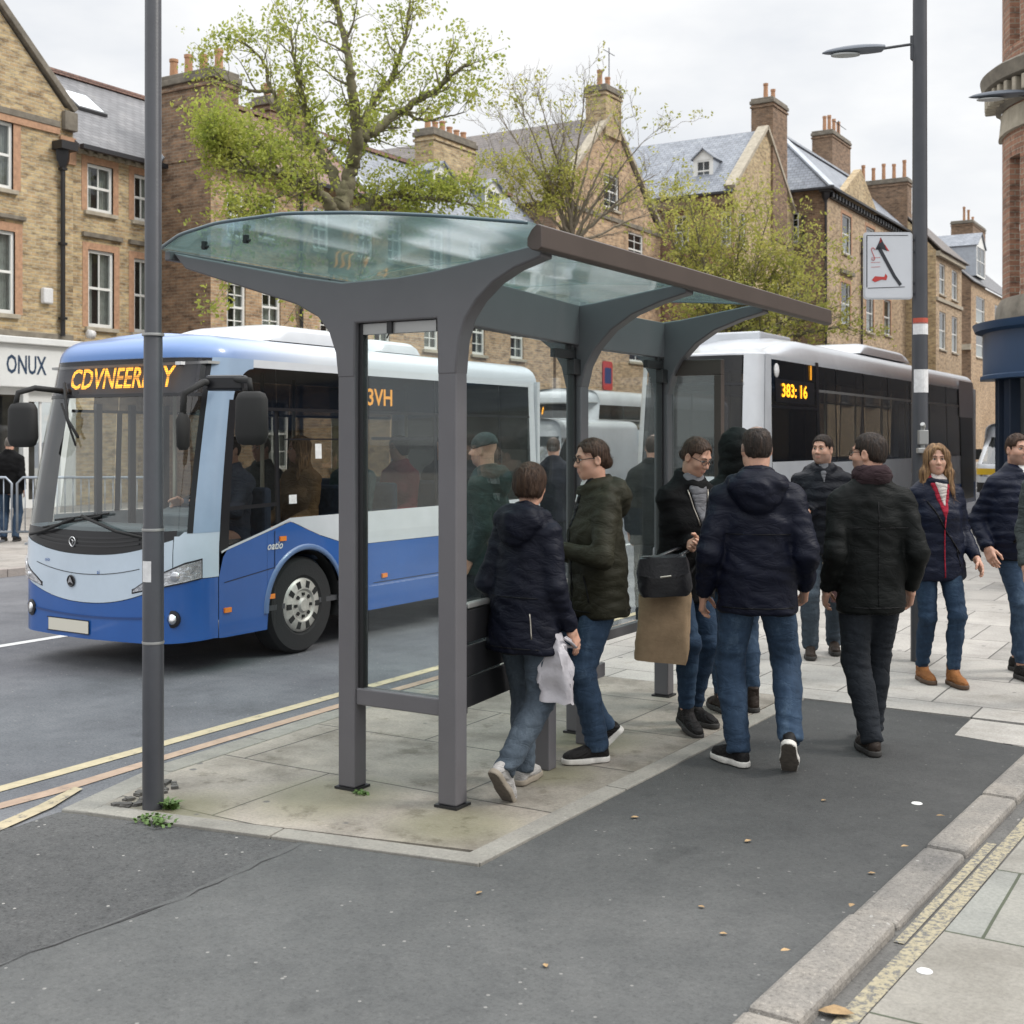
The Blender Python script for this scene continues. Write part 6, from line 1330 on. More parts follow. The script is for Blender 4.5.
mb = MB(); mb.box(X1+.1, X1+.17, 18.95, 19.10, .1, 2.92); mb.box(X1+.1, X1+.17, 20.0, 20.4, .1, 2.92); mb.build('pilaster', SHOPW, h1, bevel=.015)

# -- low slate-roofed house beside it
h2 = thing('brick_house', 'two-storey brown brick house with slate roof and skylight behind the pole', 'house', (X1, 21.9, .1)); Ya, Yb = 20.5, 23.22
W2 = [(20.92, 21.73, 7.37, 8.55), (20.95, 21.76, 4.50, 6.42), (22.41, 23.0, 7.35, 8.55), (22.41, 23.0, 4.47, 6.38)]
mb = MB(); facade(mb, 'x', X1, Ya, Yb, .1, 8.9, W2); mb.build('wall', [BR_Y, BR_DK], h2)
for w in W2: window(h2, 'x', X1, w, 2, 1, (.17, BR_TRIM))
mb = MB()
for a, b in ((20.76, 21.98), (22.22, 23.18)): mb.box(X1-.01, X1+.09, a, b, 6.72, 6.83)
mb.build('string_course', STONE_D, h2)
mb = MB()
for i in range(9): mb.box(X1, X1+.12, 20.6+.3*i, 20.72+.3*i, 8.72, 8.85)
mb.box(X1-.02, X1+.06, 20.55, 23.2, 8.74, 8.80); mb.build('eaves_band', STONE, h2)
rz2 = 11.75; YB = 26.35; slab_roof(h2, [[(X1+.28, Ya, 8.86), (X1+.28, Yb-.01, 8.86), (X1-.03, Yb-.01, 9.096), (X1-.03, YB, 9.096), (X1-3.5, YB, rz2), (X1-3.5, Ya, rz2)], [(X1-3.5, Ya, rz2), (X1-3.5, YB, rz2), (X1-7.3, YB, 8.86), (X1-7.3, Ya, 8.86)]], SLATE)
mb = MB(); mb.sheet([(X1-.03, YB, .1), (X1-7.3, YB, .1), (X1-7.3, YB, 8.8), (X1-3.5, YB, rz2-.08), (X1-.03, YB, 9.0)]); mb.build('end_wall', BR_DK, h2)
mb = MB(); mb.bar((X1-3.5, Ya, rz2+.04), (X1-3.5, YB, rz2+.04), .22, .12); mb.build('ridge', TILE_R, h2)
gutter(h2, (X1+.32, Ya, 8.84), (X1+.32, Yb, 8.84))
def roofpt(y, t, o): return (X1+.28-3.78*t, y, 8.86+(rz2-8.86)*t+o)
mb = MB(); q = [(22.0, .50), (22.95, .50), (22.95, .72), (22.0, .72)]; mb.add([roofpt(y, t, .02) for y, t in q]+[roofpt(y, t, .10) for y, t in q], [(4, 5, 6, 7)]+[(i, (i+1) % 4, 4+(i+1) % 4, 4+i) for i in range(4)]); q2 = [(22.06, .515), (22.89, .515), (22.89, .705), (22.06, .705)]; mb.sheet([roofpt(y, t, .108) for y, t in q2], 1); mb.build('skylight', [IRON, mat('skylight_glass', (.62, .65, .68), .08, spec=1.)], h2)
mb = MB(); mb.tube([(X1+.25, 20.75, 4.30), (X1+.25, 20.9, 4.28)], .11, 12); mb.build('floodlight', STICK, h2, smooth=True)

# -- terrace with dormers, its front standing forward
X3 = -23.1; h3 = thing('brick_house', 'orange brick terrace with tall chimneys and red then grey roof behind the big tree', 'house', (X3, 30, .1)); Ya, Yb = 23.22, 41.
W3 = [(23.80, 24.43, 6.97, 8.14), (24.98, 25.68, 7.08, 8.25), (23.80, 24.50, 4.47, 5.82), (25.11, 25.86, 4.56, 5.97), (27.2, 27.9, 7.1, 8.3), (27.5, 28.3, 4.6, 6.1), (29.2, 29.95, 7.1, 8.3), (30.69, 31.41, 7.2, 8.5), (30.0, 30.8, 4.6, 6.1), (32.6, 33.4, 4.6, 6.1), (32.9, 33.7, 7.2, 8.5), (35.2, 36, 7.2, 8.5), (37.5, 38.3, 7.2, 8.5), (35.4, 36.2, 4.6, 6.1), (37.9, 38.8, 4.6, 6.1), (25, 26.2, .9, 2.8), (28, 29.4, .9, 2.8), (31.5, 33, .9, 2.8), (35, 36.5, .9, 2.8)]
mb = MB(); facade(mb, 'x', X3, Ya, Yb, .1, 8.95, W3); zr3 = 11.05; XR = X3-1.9
mb.sheet([(X3, Ya, .1), (XR, Ya, .1), (XR, Ya, zr3-.05), (X3, Ya, 8.95)], 1); mb.sheet([(XR, Ya, .1), (XR, 26.36, .1), (XR, 26.36, zr3-.06), (XR, Ya, zr3-.06)], 1); mb.sheet([(XR, 26.37, .1), (X3-7.5, 26.37, .1), (X3-7.5, 26.37, 8.7), (XR, 26.37, zr3-.06)], 1); mb.sheet([(X3, Yb, .1), (X3-7.5, Yb, .1), (X3-7.5, Yb, 8.95), (XR, Yb, zr3), (X3, Yb, 8.95)], 1); mb.build('wall', [BR_Y2, BR_DK], h3)
for i, w in enumerate(W3): window(h3, 'x', X3, w, 2, 1 if i % 3 else 2, None, True, True)
for a, b, m in ((Ya, 29.6, TILE_R), (29.62, Yb, SLATE_B)): slab_roof(h3, [[(X3+.25, a, 8.88), (X3+.25, b, 8.88), (XR, b, zr3), (XR, a, zr3)], [(XR, max(a, 26.36), zr3), (XR, b, zr3), (X3-7.5, b, 8.9), (X3-7.5, max(a, 26.36), 8.9)]], m)
mb = MB(); mb.bar((XR, Ya, zr3+.04), (XR, Yb, zr3+.04), .24, .12); mb.build('ridge', TILE_R, h3); gutter(h3, (X3+.3, Ya, 8.86), (X3+.3, Yb, 8.86))
chimney(h3, -25.12, -22.95, Ya-.025, Ya+.85, 8.9, 11.2, 4, BR_DK, STONE_D, 'x', .55)
mb = MB(); mb.bar((X1+.2, Ya-.03, 9.0), (X1-.1, Ya-.03, 9.30), .07, .22); mb.bar((X1-.06, Ya+.1, 9.22), (X1-.06, Ya+3.0, 9.22), .07, .2); mb.build('flashing', LEAD, h3)
chimney(h3, -25.6, -24.9, 27.4, 29.1, 10.2, 11.75, 3, BR_DK); chimney(h3, -25.7, -24.9, 35.7, 38.4, 10.2, 12.6, 6, BR_Y)
dormer(h3, X3-.9, 34.9, 1.15, 9.75, 10.75, 1.6); dormer(h3, X3-.9, 38.2, 1.15, 9.75, 10.75, 1.6)
mb = MB(); mb.bar((X3+.2, 29.61, 9.02), (XR, 29.61, zr3+.09), .3, .08); mb.build('flashing', LEAD, h3)
for y in (26.6, 33.9): downpipe(h3, X3+.09, y, .1, 8.7, False)

# -- big gabled house in the middle
X4 = -23.; h4 = thing('brick_house', 'big orange brick gabled house with one tall chimney on its apex', 'house', (X4, 45.8, .1)); Ya, Yb = 41.02, 50.4; ym = 45.5; ap = 14.9; ze4 = 10.9
W4 = [(44.95, 46.3, 11.1, 12.5), (47.2, 48.65, 9.0, 10.45), (42.4, 43.7, 5.4, 7.2), (44.9, 46.2, 5.6, 7.4), (47.3, 48.8, 5.0, 6.6)]
mb = MB(); facade(mb, 'x', X4, Ya, Yb, .1, ze4, [w for w in W4 if w[3] < ze4])
gx = lambda z: (ym-Ya)*(1-(z-ze4)/(ap-ze4)); w = W4[0]
mb.sheet([(X4, Ya, ze4), (X4, Yb, ze4), (X4, ym+gx(w[2]), w[2]), (X4, ym-gx(w[2]), w[2])]); mb.sheet([(X4, ym-gx(w[2]), w[2]), (X4, w[0], w[2]), (X4, w[0], w[3]), (X4, ym-gx(w[3]), w[3])]); mb.sheet([(X4, w[1], w[2]), (X4, ym+gx(w[2]), w[2]), (X4, ym+gx(w[3]), w[3]), (X4, w[1], w[3])]); mb.sheet([(X4, ym-gx(w[3]), w[3]), (X4, ym+gx(w[3]), w[3]), (X4, ym, ap)])
for yy in (Ya, Yb): mb.sheet([(X4, yy, .1), (X4-13, yy, .1), (X4-13, yy, ze4), (X4, yy, ze4)], 1)
mb.sheet([(X4-13, Ya, ze4), (X4-13, Yb, ze4), (X4-13, ym, ap)], 1); mb.build('wall', [BR_Y2, BR_DK], h4)
for w in W4: window(h4, 'x', X4, w, 2, 0, None, True, True)
slab_roof(h4, [[(X4-.02, ym, ap), (X4-.02, Ya-.25, ze4-.2), (X4-13, Ya-.25, ze4-.2), (X4-13, ym, ap)], [(X4-.02, ym, ap), (X4-.02, Yb+.25, ze4-.2), (X4-13, Yb+.25, ze4-.2), (X4-13, ym, ap)]], SLATE_BR)
mb = MB()
for ye in (Ya-.2, Yb+.2): mb.bar((X4-.05, ym, ap+.12), (X4-.05, ye, ze4-.05), .4, .14)
mb.build('coping', STONE, h4); mb = MB(); mb.box(X4-.01, X4+.06, Ya, Yb, 10.62, 10.78); mb.build('string_course', STONE_D, h4)
chimney(h4, X4-.8, X4+.12, 44.9, 46.3, 14.0, 16.05, 2, BR_Y, STONE_D, 'y', .6)
mb = MB(); mb.tube([(X4-.4, 46.2, 16.0), (X4-.4, 46.2, 17.9)], .02, 5); mb.tube([(X4-.4, 46.7, 17.7), (X4-.4, 45.7, 17.7)], .015, 5); mb.build('aerial', IRON, h4)

# -- tall house with the gable-end chimney
X5 = -19.8; h5 = thing('brick_house', 'dark red brick house with blue slate roof, dormer and big end chimney', 'house', (X5, 55, .1)); Ya, Yb = 51., 58.8; ym = 54.9; ap = 15.9; ze5 = 12.6
mb = MB(); W5y = [(-20.42, -19.95, 10.1, 11.6), (-22.6, -21.9, 10.1, 11.6)]; facade(mb, 'y', Ya, X5-12, X5, .1, ze5, W5y, .13, 1); facade(mb, 'x', X5, Ya, Yb, .1, ze5, [(51.5, 52.4, 10.1, 11.6), (55.6, 56.8, 7.5, 9.4)]); mb.sheet([(X5, Ya, ze5), (X5, Yb, ze5), (X5, ym, ap)]); mb.sheet([(X5-12, Ya, .1), (X5-12, Yb, .1), (X5-12, Yb, ze5), (X5-12, ym, ap), (X5-12, Ya, ze5)]); mb.build('wall', [BR_Y, BR_RED], h5)
for w in W5y: window(h5, 'y', Ya, w, 2, 2, None, True, True)
for w in ((51.5, 52.4, 10.1, 11.6), (55.6, 56.8, 7.5, 9.4)): window(h5, 'x', X5, w, 2, 2, None, True, True)
slab_roof(h5, [[(X5-.02, ym, ap), (X5-.02, Ya-.3, ze5-.2), (X5-12, Ya-.3, ze5-.2), (X5-12, ym, ap)], [(X5-.02, ym, ap), (X5-.02, Yb, ze5), (X5-12, Yb, ze5), (X5-12, ym, ap)]], SLATE_B)
mb = MB(); mb.bar((X5-.1, ym, ap+.12), (X5-.1, Ya-.3, ze5-.02), .5, .16); mb.bar((X5-.1, ym, ap+.12), (X5-.1, Yb, ze5+.1), .5, .16); mb.build('coping', STONE, h5)
mb = MB(); mb.box(X5-7, X5+.05, Ya-.28, Ya-.02, ze5-.75, ze5-.3); mb.build('parapet', BR_DK, h5); gutter(h5, (X5-12, Ya-.34, ze5-.25), (X5-.1, Ya-.34, ze5-.25))
chimney(h5, X5-.95, X5+.10, 55.6, 57.6, 11, 17.6, 2, BR_DK, STONE_D, 'y', .9)
# dormer facing the camera side (-Y)
mb = MB(); dx, dw, dy, z0, z1 = -21.65, .95, 52.0, 13.05, 14.25
dz_ = thing  # (kept short)
facade(mb, 'y', dy, dx-dw/2, dx+dw/2, z0, z1, [(dx-.35, dx+.35, z0+.12, z1-.08)], .05)
for s in (-1, 1): mb.sheet([(dx+s*dw/2, dy, z0), (dx+s*dw/2, dy, z1), (dx+s*dw/2, dy+1.4, z1)], 1)
mb.sheet([(dx-dw/2, dy, z1), (dx+dw/2, dy, z1), (dx, dy, z1+.42)]); o = mb.build('dormer', [WPAINT, LEAD], h5)
slab_roof(o, [[(dx-dw/2-.1, dy-.12, z1-.03), (dx, dy-.12, z1+.45), (dx, dy+1.9, z1+.45), (dx-dw/2-.1, dy+1.4, z1-.03)], [(dx+dw/2+.1, dy-.12, z1-.03), (dx, dy-.12, z1+.45), (dx, dy+1.9, z1+.45), (dx+dw/2+.1, dy+1.4, z1-.03)]], SLATE_B, .05, 'dormer_roof')
window(o, 'y', dy, (dx-.35, dx+.35, z0+.12, z1-.08), 2, 0, None, False, False, .02)

# -- corner house with hipped roof and dentil eaves
X6 = -18.2; h6 = thing('brick_house', 'tan brick corner house with hipped slate roof and black gutter', 'house', (X6, 66, .1)); Ya, Yb = 59., 74.; ze6 = 13.75
W6y = [(-20.2, -19.6, 11.3, 12.75), (-20.2, -19.6, 8.6, 10.2)]; W6 = [(61.40, 62.95, 11.0, 12.95), (65.68, 67.3, 11.1, 12.95), (69.24, 70.6, 11.2, 12.95), (61.23, 62.8, 7.44, 9.54), (65.68, 67.1, 7.4, 9.4), (69.24, 70.6, 7.5, 9.45), (61.2, 62.8, 3.5, 5.8), (65.7, 67.2, 3.5, 5.8), (69.2, 70.6, 3.5, 5.8)]
hx0 = X6-3.2; mb = MB(); facade(mb, 'y', Ya, X6-9, X6, .1, ze6, W6y, .13, 1); facade(mb, 'x', X6, Ya, Yb, .1, ze6, W6); mb.sheet([(X6, Yb-.01, .1), (X6-9, Yb-.01, .1), (X6-9, Yb-.01, ze6), (hx0, Yb-.01, 17.1), (X6, Yb-.01, ze6)], 1); mb.build('wall', [BR_TAN, BR_DK], h6)
for w in W6y: window(h6, 'y', Ya, w, 2, 2, None, True, True)
for w in W6: window(h6, 'x', X6, w, 1, 2, (.18, BR_TRIM) if w[2] > 5 else None, True, False)
hx, hz = X6-3.2, 17.2; slab_roof(h6, [[(X6+.3, Ya-.3, ze6), (X6+.3, Yb, ze6), (hx, Yb, hz), (hx, Ya+2.4, hz)], [(X6+.3, Ya-.3, ze6), (X6-9, Ya-.3, ze6), (hx, Ya+2.4, hz)], [(X6-9, Ya-.3, ze6), (hx, Ya+2.4, hz), (hx, Yb, hz), (X6-9, Yb, ze6)]], SLATE_B)
mb = MB(); mb.bar((X6+.3, Ya-.3, ze6+.06), (hx, Ya+2.4, hz+.06), .3, .09); mb.bar((hx, Ya+2.4, hz+.05), (hx, Yb, hz+.05), .3, .1); mb.build('ridge', LEAD, h6)
gutter(h6, (X6+.36, Ya-.36, ze6-.03), (X6+.36, Yb, ze6-.03)); gutter(h6, (X6-9, Ya-.36, ze6-.03), (X6+.43, Ya-.36, ze6-.03))
mb = MB()
for i in range(28): mb.box(X6, X6+.22, Ya+.2+.53*i, Ya+.46+.53*i, ze6-.38, ze6-.14)
mb.box(X6-.02, X6+.12, Ya+.2, Yb-.2, ze6-.42, ze6-.30); mb.build('dentil_band', IRON, h6); downpipe(h6, X6-.05, Ya-.09, .1, ze6-.5); downpipe(h6, X6-1.2, Ya-.09, 9.5, ze6-1.2, False); downpipe(h6, X6+.09, 64.6, .1, ze6-1.6, False)
mb = MB(); mb.prism([(61.0, ze6+.05), (67.6, ze6+.05), (64.3, ze6+1.9)], lambda a, b: (X6+.12, a, b), lambda a, b: (X6-.25, a, b)); mb.build('pediment', BR_Y, h6)
chimney(h6, X6-4.6, X6-3.4, 71.0, 74.6, 15.0, 19.6, 4, BR_DK, STONE_D, 'y', 1.1)
mb = MB()
for u in (61.0, 65.4): mb.box(X6-.01, X6+.16, u, u+2.2, 9.95, 10.15)
mb.build('string_course', STONE_D, h6)
mb = MB(); mb.tube([(X6-3.5, 72.5, 16.8), (X6-3.5, 72.5, 20.4)], .03, 5); mb.tube([(X6-3.5, 71.6, 20.2), (X6-3.5, 74.0, 20.2)], .02, 5); mb.build('aerial', IRON, h6)

# -- two more houses down the street
X7 = -16.5; h7 = thing('brick_house', 'pale brick house with hipped roof seen right behind the street lamp', 'house', (X7, 78, .1)); Ya, Yb = 74.02, 81.; ze7 = 12.6
W7 = [(72.6+2, 75+2, 10.3, 12.0), (74.6, 76.8, 7.2, 9.2), (74.6, 76.8, 3.5, 6)]; W7 = [(74.9, 76.4, 10.2, 12.0), (74.9, 76.6, 7.0, 9.2), (78.2, 79.8, 10.2, 12.0), (78.2, 79.8, 7.0, 9.2)]
mb = MB(); facade(mb, 'x', X7, Ya, Yb, .1, ze7, W7); mb.sheet([(X7, Ya, .1), (X7-8, Ya, .1), (X7-8, Ya, ze7), (X7-3, Ya, 16.1), (X7, Ya, ze7)], 1); mb.sheet([(X7, Yb, .1), (X7-8, Yb, .1), (X7-8, Yb, ze7), (X7, Yb, ze7)], 1); mb.build('wall', [BR_TAN, BR_Y], h7)
for w in W7: window(h7, 'x', X7, w, 1, 2, None, True, False)
slab_roof(h7, [[(X7+.4, Ya, ze7), (X7+.4, Yb+.4, ze7), (X7-3, Yb-2.5, 16.2), (X7-3, Ya, 16.2)], [(X7+.4, Yb+.4, ze7), (X7-8, Yb+.4, ze7), (X7-3, Yb-2.5, 16.2)], [(X7-8, Ya, ze7), (X7-8, Yb+.4, ze7), (X7-3, Yb-2.5, 16.2), (X7-3, Ya, 16.2)]], SLATE_BR)
mb = MB(); mb.box(X7, X7+.1, Ya, Yb, 9.75, 9.95); mb.box(X7, X7+.25, Ya, Yb, ze7-.3, ze7-.03); mb.build('string_course', STONE, h7); chimney(h7, X7-4.6, X7-1.6, Ya-.03, Ya+1.0, 11, 17.0, 5, BR_DK, STONE_D, 'x', 1.0)
X8 = -18.5; h8 = thing('brick_house', 'brick house with white dormer and grey roof, farthest down the street', 'house', (X8, 100, .1)); Ya, Yb = 94., 118.; ze8 = 13.1
W8 = [(95.76, 99.1, 10.3, 12.3), (95.76, 99.1, 7.8, 9.6), (103, 106, 10.3, 12.3), (103, 106, 6.8, 9.2)]
mb = MB(); facade(mb, 'x', X8, Ya, Yb, .1, ze8, W8); mb.sheet([(X8, Ya, .1), (X8-12, Ya, .1), (X8-12, Ya, ze8), (X8-5, Ya, 17.8), (X8, Ya, ze8)], 1); mb.build('wall', [BR_Y2, BR_DK], h8)
for w in W8: window(h8, 'x', X8, w, 1, 2, None, True, False)
slab_roof(h8, [[(X8+.3, Ya-.2, ze8), (X8+.3, Yb, ze8), (X8-5, Yb, 18), (X8-5, Ya-.2, 18)], [(X8-5, Ya-.2, 18), (X8-5, Yb, 18), (X8-12, Yb, 13), (X8-12, Ya-.2, 13)]], SLATE)
dormer(h8, X8-.2, 98.6, 3.2, 13.9, 16.2, 3.5); chimney(h8, X8-5.2, X8-3.4, 112, 117.5, 15, 20.6, 3, BR_DK, STONE_D, 'y', 1.2)
mb = MB(); mb.box(X8-3.9, X8+.02, Ya-.3, Ya-.05, 8.2, 8.6); mb.build('pale_lintel', STONE, h8)

# -- round-cornered red brick building over the blue shop on the right
hr = thing('brick_building', 'round-cornered red brick building above a dark blue shop front', 'building', (-1.5, 21.8, .03)); cx, cy, R0 = -1.93, 21.85, 1.85
def cyl(r, a, z): return (cx+r*math.cos(a), cy+r*math.sin(a), z)
a0, a1 = math.pi*1.02, math.pi*1.5
wa = [(math.pi*1.165, math.pi*1.225, 3.95, 6.15), (math.pi*1.36, math.pi*1.42, 3.95, 6.15), (math.pi*1.165, math.pi*1.225, 7.9, 10.5), (math.pi*1.36, math.pi*1.42, 7.9, 10.5)]
mb = MB(); AA = sorted({*np.linspace(a0, a1, 34), *[w[0] for w in wa], *[w[1] for w in wa]}); ZZ = sorted({3.55, 13., *[w[2] for w in wa], *[w[3] for w in wa]})
for p, q in zip(AA[:-1], AA[1:]):
    for c, d in zip(ZZ[:-1], ZZ[1:]):
        ma, mz = (p+q)/2, (c+d)/2
        if any(w[0] < ma < w[1] and w[2] < mz < w[3] for w in wa): continue
        mb.add([cyl(R0, p, c), cyl(R0, q, c), cyl(R0, q, d), cyl(R0, p, d)], [(0, 1, 2, 3)])
for w in wa:
    q = [(w[0], w[2]), (w[1], w[2]), (w[1], w[3]), (w[0], w[3])]; mb.add([cyl(R0, *t) for t in q]+[cyl(R0-.22, *t) for t in q], [((i+1) % 4, i, 4+i, 4+(i+1) % 4) for i in range(4)])
mb.sheet([(cx, cy-R0, 3.55), (9, cy-R0, 3.55), (9, cy-R0, 13), (cx, cy-R0, 13)]); mb.sheet([(cx-R0, cy, 3.55), (cx-R0, 95, 3.55), (cx-R0, 95, 13), (cx-R0, cy, 13)]); mb.sheet([(cx-R0, cy, 13), (cx-R0, 95, 13), (9, 95, 13), (9, cy-R0, 13), (cx, cy-R0, 13), cyl(R0, math.pi*1.25, 13)]); mb.sheet([(9, cy-R0, 0), (9, 95, 0), (9, 95, 13), (9, cy-R0, 13)]); mb.build('wall', BR_RED, hr)
for w in wa:
    mb = MB(); r = R0-.16; mb.grid([[cyl(r, a, z) for z in (w[2], w[3])] for a in (w[0], w[0]+.045)]); mb.grid([[cyl(r, a, z) for z in (w[2], w[3])] for a in (w[1]-.045, w[1])]); mb.grid([[cyl(r+.01, a, z) for z in ((w[2]+w[3])/2-.05, (w[2]+w[3])/2+.05)] for a in (w[0], w[1])]); mb.grid([[cyl(r+.005, a, z) for z in (w[2], w[2]+.1)] for a in (w[0], w[1])]); o = mb.build('window', WPAINT, hr)
    mb = MB(); mb.grid([[cyl(r-.03, a, z) for z in (w[2], w[3])] for a in (w[0]-.02, w[1]+.02)]); mb.build('pane', WINGL, o); mb = MB(); mb.grid([[cyl(r-.5, a, z) for z in (w[2]-.3, w[3]+.3)] for a in (w[0]-.3, w[1]+.3)]); mb.build('room', ROOMD, o)
def ring(prof, m, nm, a_0=a0, a_1=a1):
    mb = MB(); AA = np.linspace(a_0, a_1, 30); mb.grid([[cyl(r, a, z) for r, z in prof] for a in AA]); pr = [(cy-r, z) for r, z in prof]; mb.grid([[(x, y, z) for y, z in pr] for x in (cx, 9)]); return mb.build(nm, m, hr, smooth=30)
ring([(R0, 6.55), (R0+.06, 6.56), (R0+.05, 6.62), (R0+.02, 6.9), (R0+.03, 6.92)], STONE, 'string_course')
co = ring([(R0+.02, 6.95), (R0+.10, 7.0), (R0+.13, 7.25), (R0+.30, 7.30), (R0+.34, 7.50), (R0+.26, 7.56), (R0, 7.62)], STONE_D, 'cornice')
mb = MB()
for i in range(15): a = a0+(a1-a0)*(i+.5)/15; M = rot_z(a); mb.obox(np.array(cyl(R0+.17, a, 7.14)), (.10, .045, .12), M)
mb.build('cornice_bracket', STONE, co, bevel=.02)
SHB = mat('shop_blue', (.022, .050, .105), .38, var=.08, vscale=2, spec=.5); SHD = mat('shop_dark_blue', (.010, .018, .036), .4)
ring([(R0, 3.56), (R0+.12, 3.60), (R0+.10, 3.82), (R0+.03, 3.95), (R0, 3.96)], STONE_D, 'stone_band')
fc = ring([(R0, 2.66), (R0+.34, 2.66), (R0+.34, 2.72), (R0+.30, 2.74), (R0+.30, 3.40), (R0+.42, 3.44), (R0+.46, 3.55), (R0, 3.58)], SHB, 'shop_fascia', math.pi*1.02)
mb = MB()
for a in (1.13, 1.20, 1.33, 1.46): M = rot_z(a*math.pi); mb.obox(np.array(cyl(R0+.05, a*math.pi, 1.33)), (.09, .10, 1.33), M)
mb.build('pilaster', SHD, hr, bevel=.01)
mb = MB(); mb.grid([[cyl(R0-.05, a, z) for z in (.5, 2.66)] for a in np.linspace(a0, a1, 20)]); mb.build('shop_window', WINGL, hr); mb = MB(); mb.sheet([(cx, cy-R0+.05, .5), (9, cy-R0+.05, .5), (9, cy-R0+.05, 2.66), (cx, cy-R0+.05, 2.66)]); mb.build('shop_window', WINGL, hr)
mb = MB(); mb.grid([[cyl(R0+.0, a, z) for z in (0, .5)] for a in np.linspace(a0, a1, 20)]); mb.sheet([(cx, cy-R0, 0), (9, cy-R0, 0), (9, cy-R0, .5), (cx, cy-R0, .5)]); mb.sheet([(cx-R0, cy, 0), (cx-R0, 95, 0), (cx-R0, 95, 3.55), (cx-R0, cy, 3.55)]); mb.build('stall_riser', SHD, hr)
mb = MB(); mb.box(-1.2, 8.8, 23.5, 23.6, 0, 2.6); mb.box(-2.9, 8.8, 20.3, 23.5, 2.55, 2.6); mb.build('shop_room', mat('shop_room', (.25, .22, .17), .9, var=.4, vscale=1.5), hr)
lw = thing('wall_lamp', 'grey lamp head jutting left from the round brick building', 'street lamp', (-3.3, 20.3, 7.0))
mb = MB(); mb.tube([(-3.0, 20.42, 6.93), (-3.3, 20.25, 6.96)], .03, 8); mb.build('arm', POLE, lw); lamp_head(lw, (-3.2, 20.3, 6.96), (-.86, -.45, -.02), .85)
# low shrub beside the round building
# ------------------------------------------------------------------ trees
def leaf_mat(name, c1, c2, c3):
    m = bpy.data.materials.new(name); m.use_nodes = True; g = NT(m); t = g.t
    oi = g.n('ShaderNodeTexCoord'); n = g.n('ShaderNodeTexNoise', i_Scale=2.2, i_Detail=5., i_Roughness=.7); g.l(oi.outputs['Object'], n.inputs['Vector'])
    c = g.ramp(n.outputs['Fac'], [(.32, c1), (.5, c2), (.68, c3)]); g.l(c, g.b.inputs['Base Color']); g.b.inputs['Roughness'].default_value = .6
    tl = g.n('ShaderNodeBsdfTranslucent'); g.l(c, tl.inputs[0]); mx = g.n('ShaderNodeMixShader'); mx.inputs[0].default_value = .6; g.l(g.b.outputs[0], mx.inputs[1]); g.l(tl.outputs[0], mx.inputs[2]); g.l(mx.outputs[0], t.nodes['Material Output'].inputs[0])
    return m
LEAF1 = leaf_mat('spring_leaves', (.20, .265, .045), (.35, .39, .075), (.50, .50, .13)); LEAF2 = leaf_mat('golden_leaves', (.22, .26, .055), (.38, .38, .09), (.52, .46, .14)); LEAF3 = leaf_mat('shrub_leaves', (.05, .08, .015), (.10, .12, .03), (.2, .2, .05))
BARK = mat('bark', (.10, .082, .055), .95, var=.35, vscale=9, bump=.8, bscale=30, col2=(.19, .18, .10)); BARK2 = mat('grey_bark', (.20, .17, .125), .95, var=.3, vscale=9, bump=.6, bscale=30)
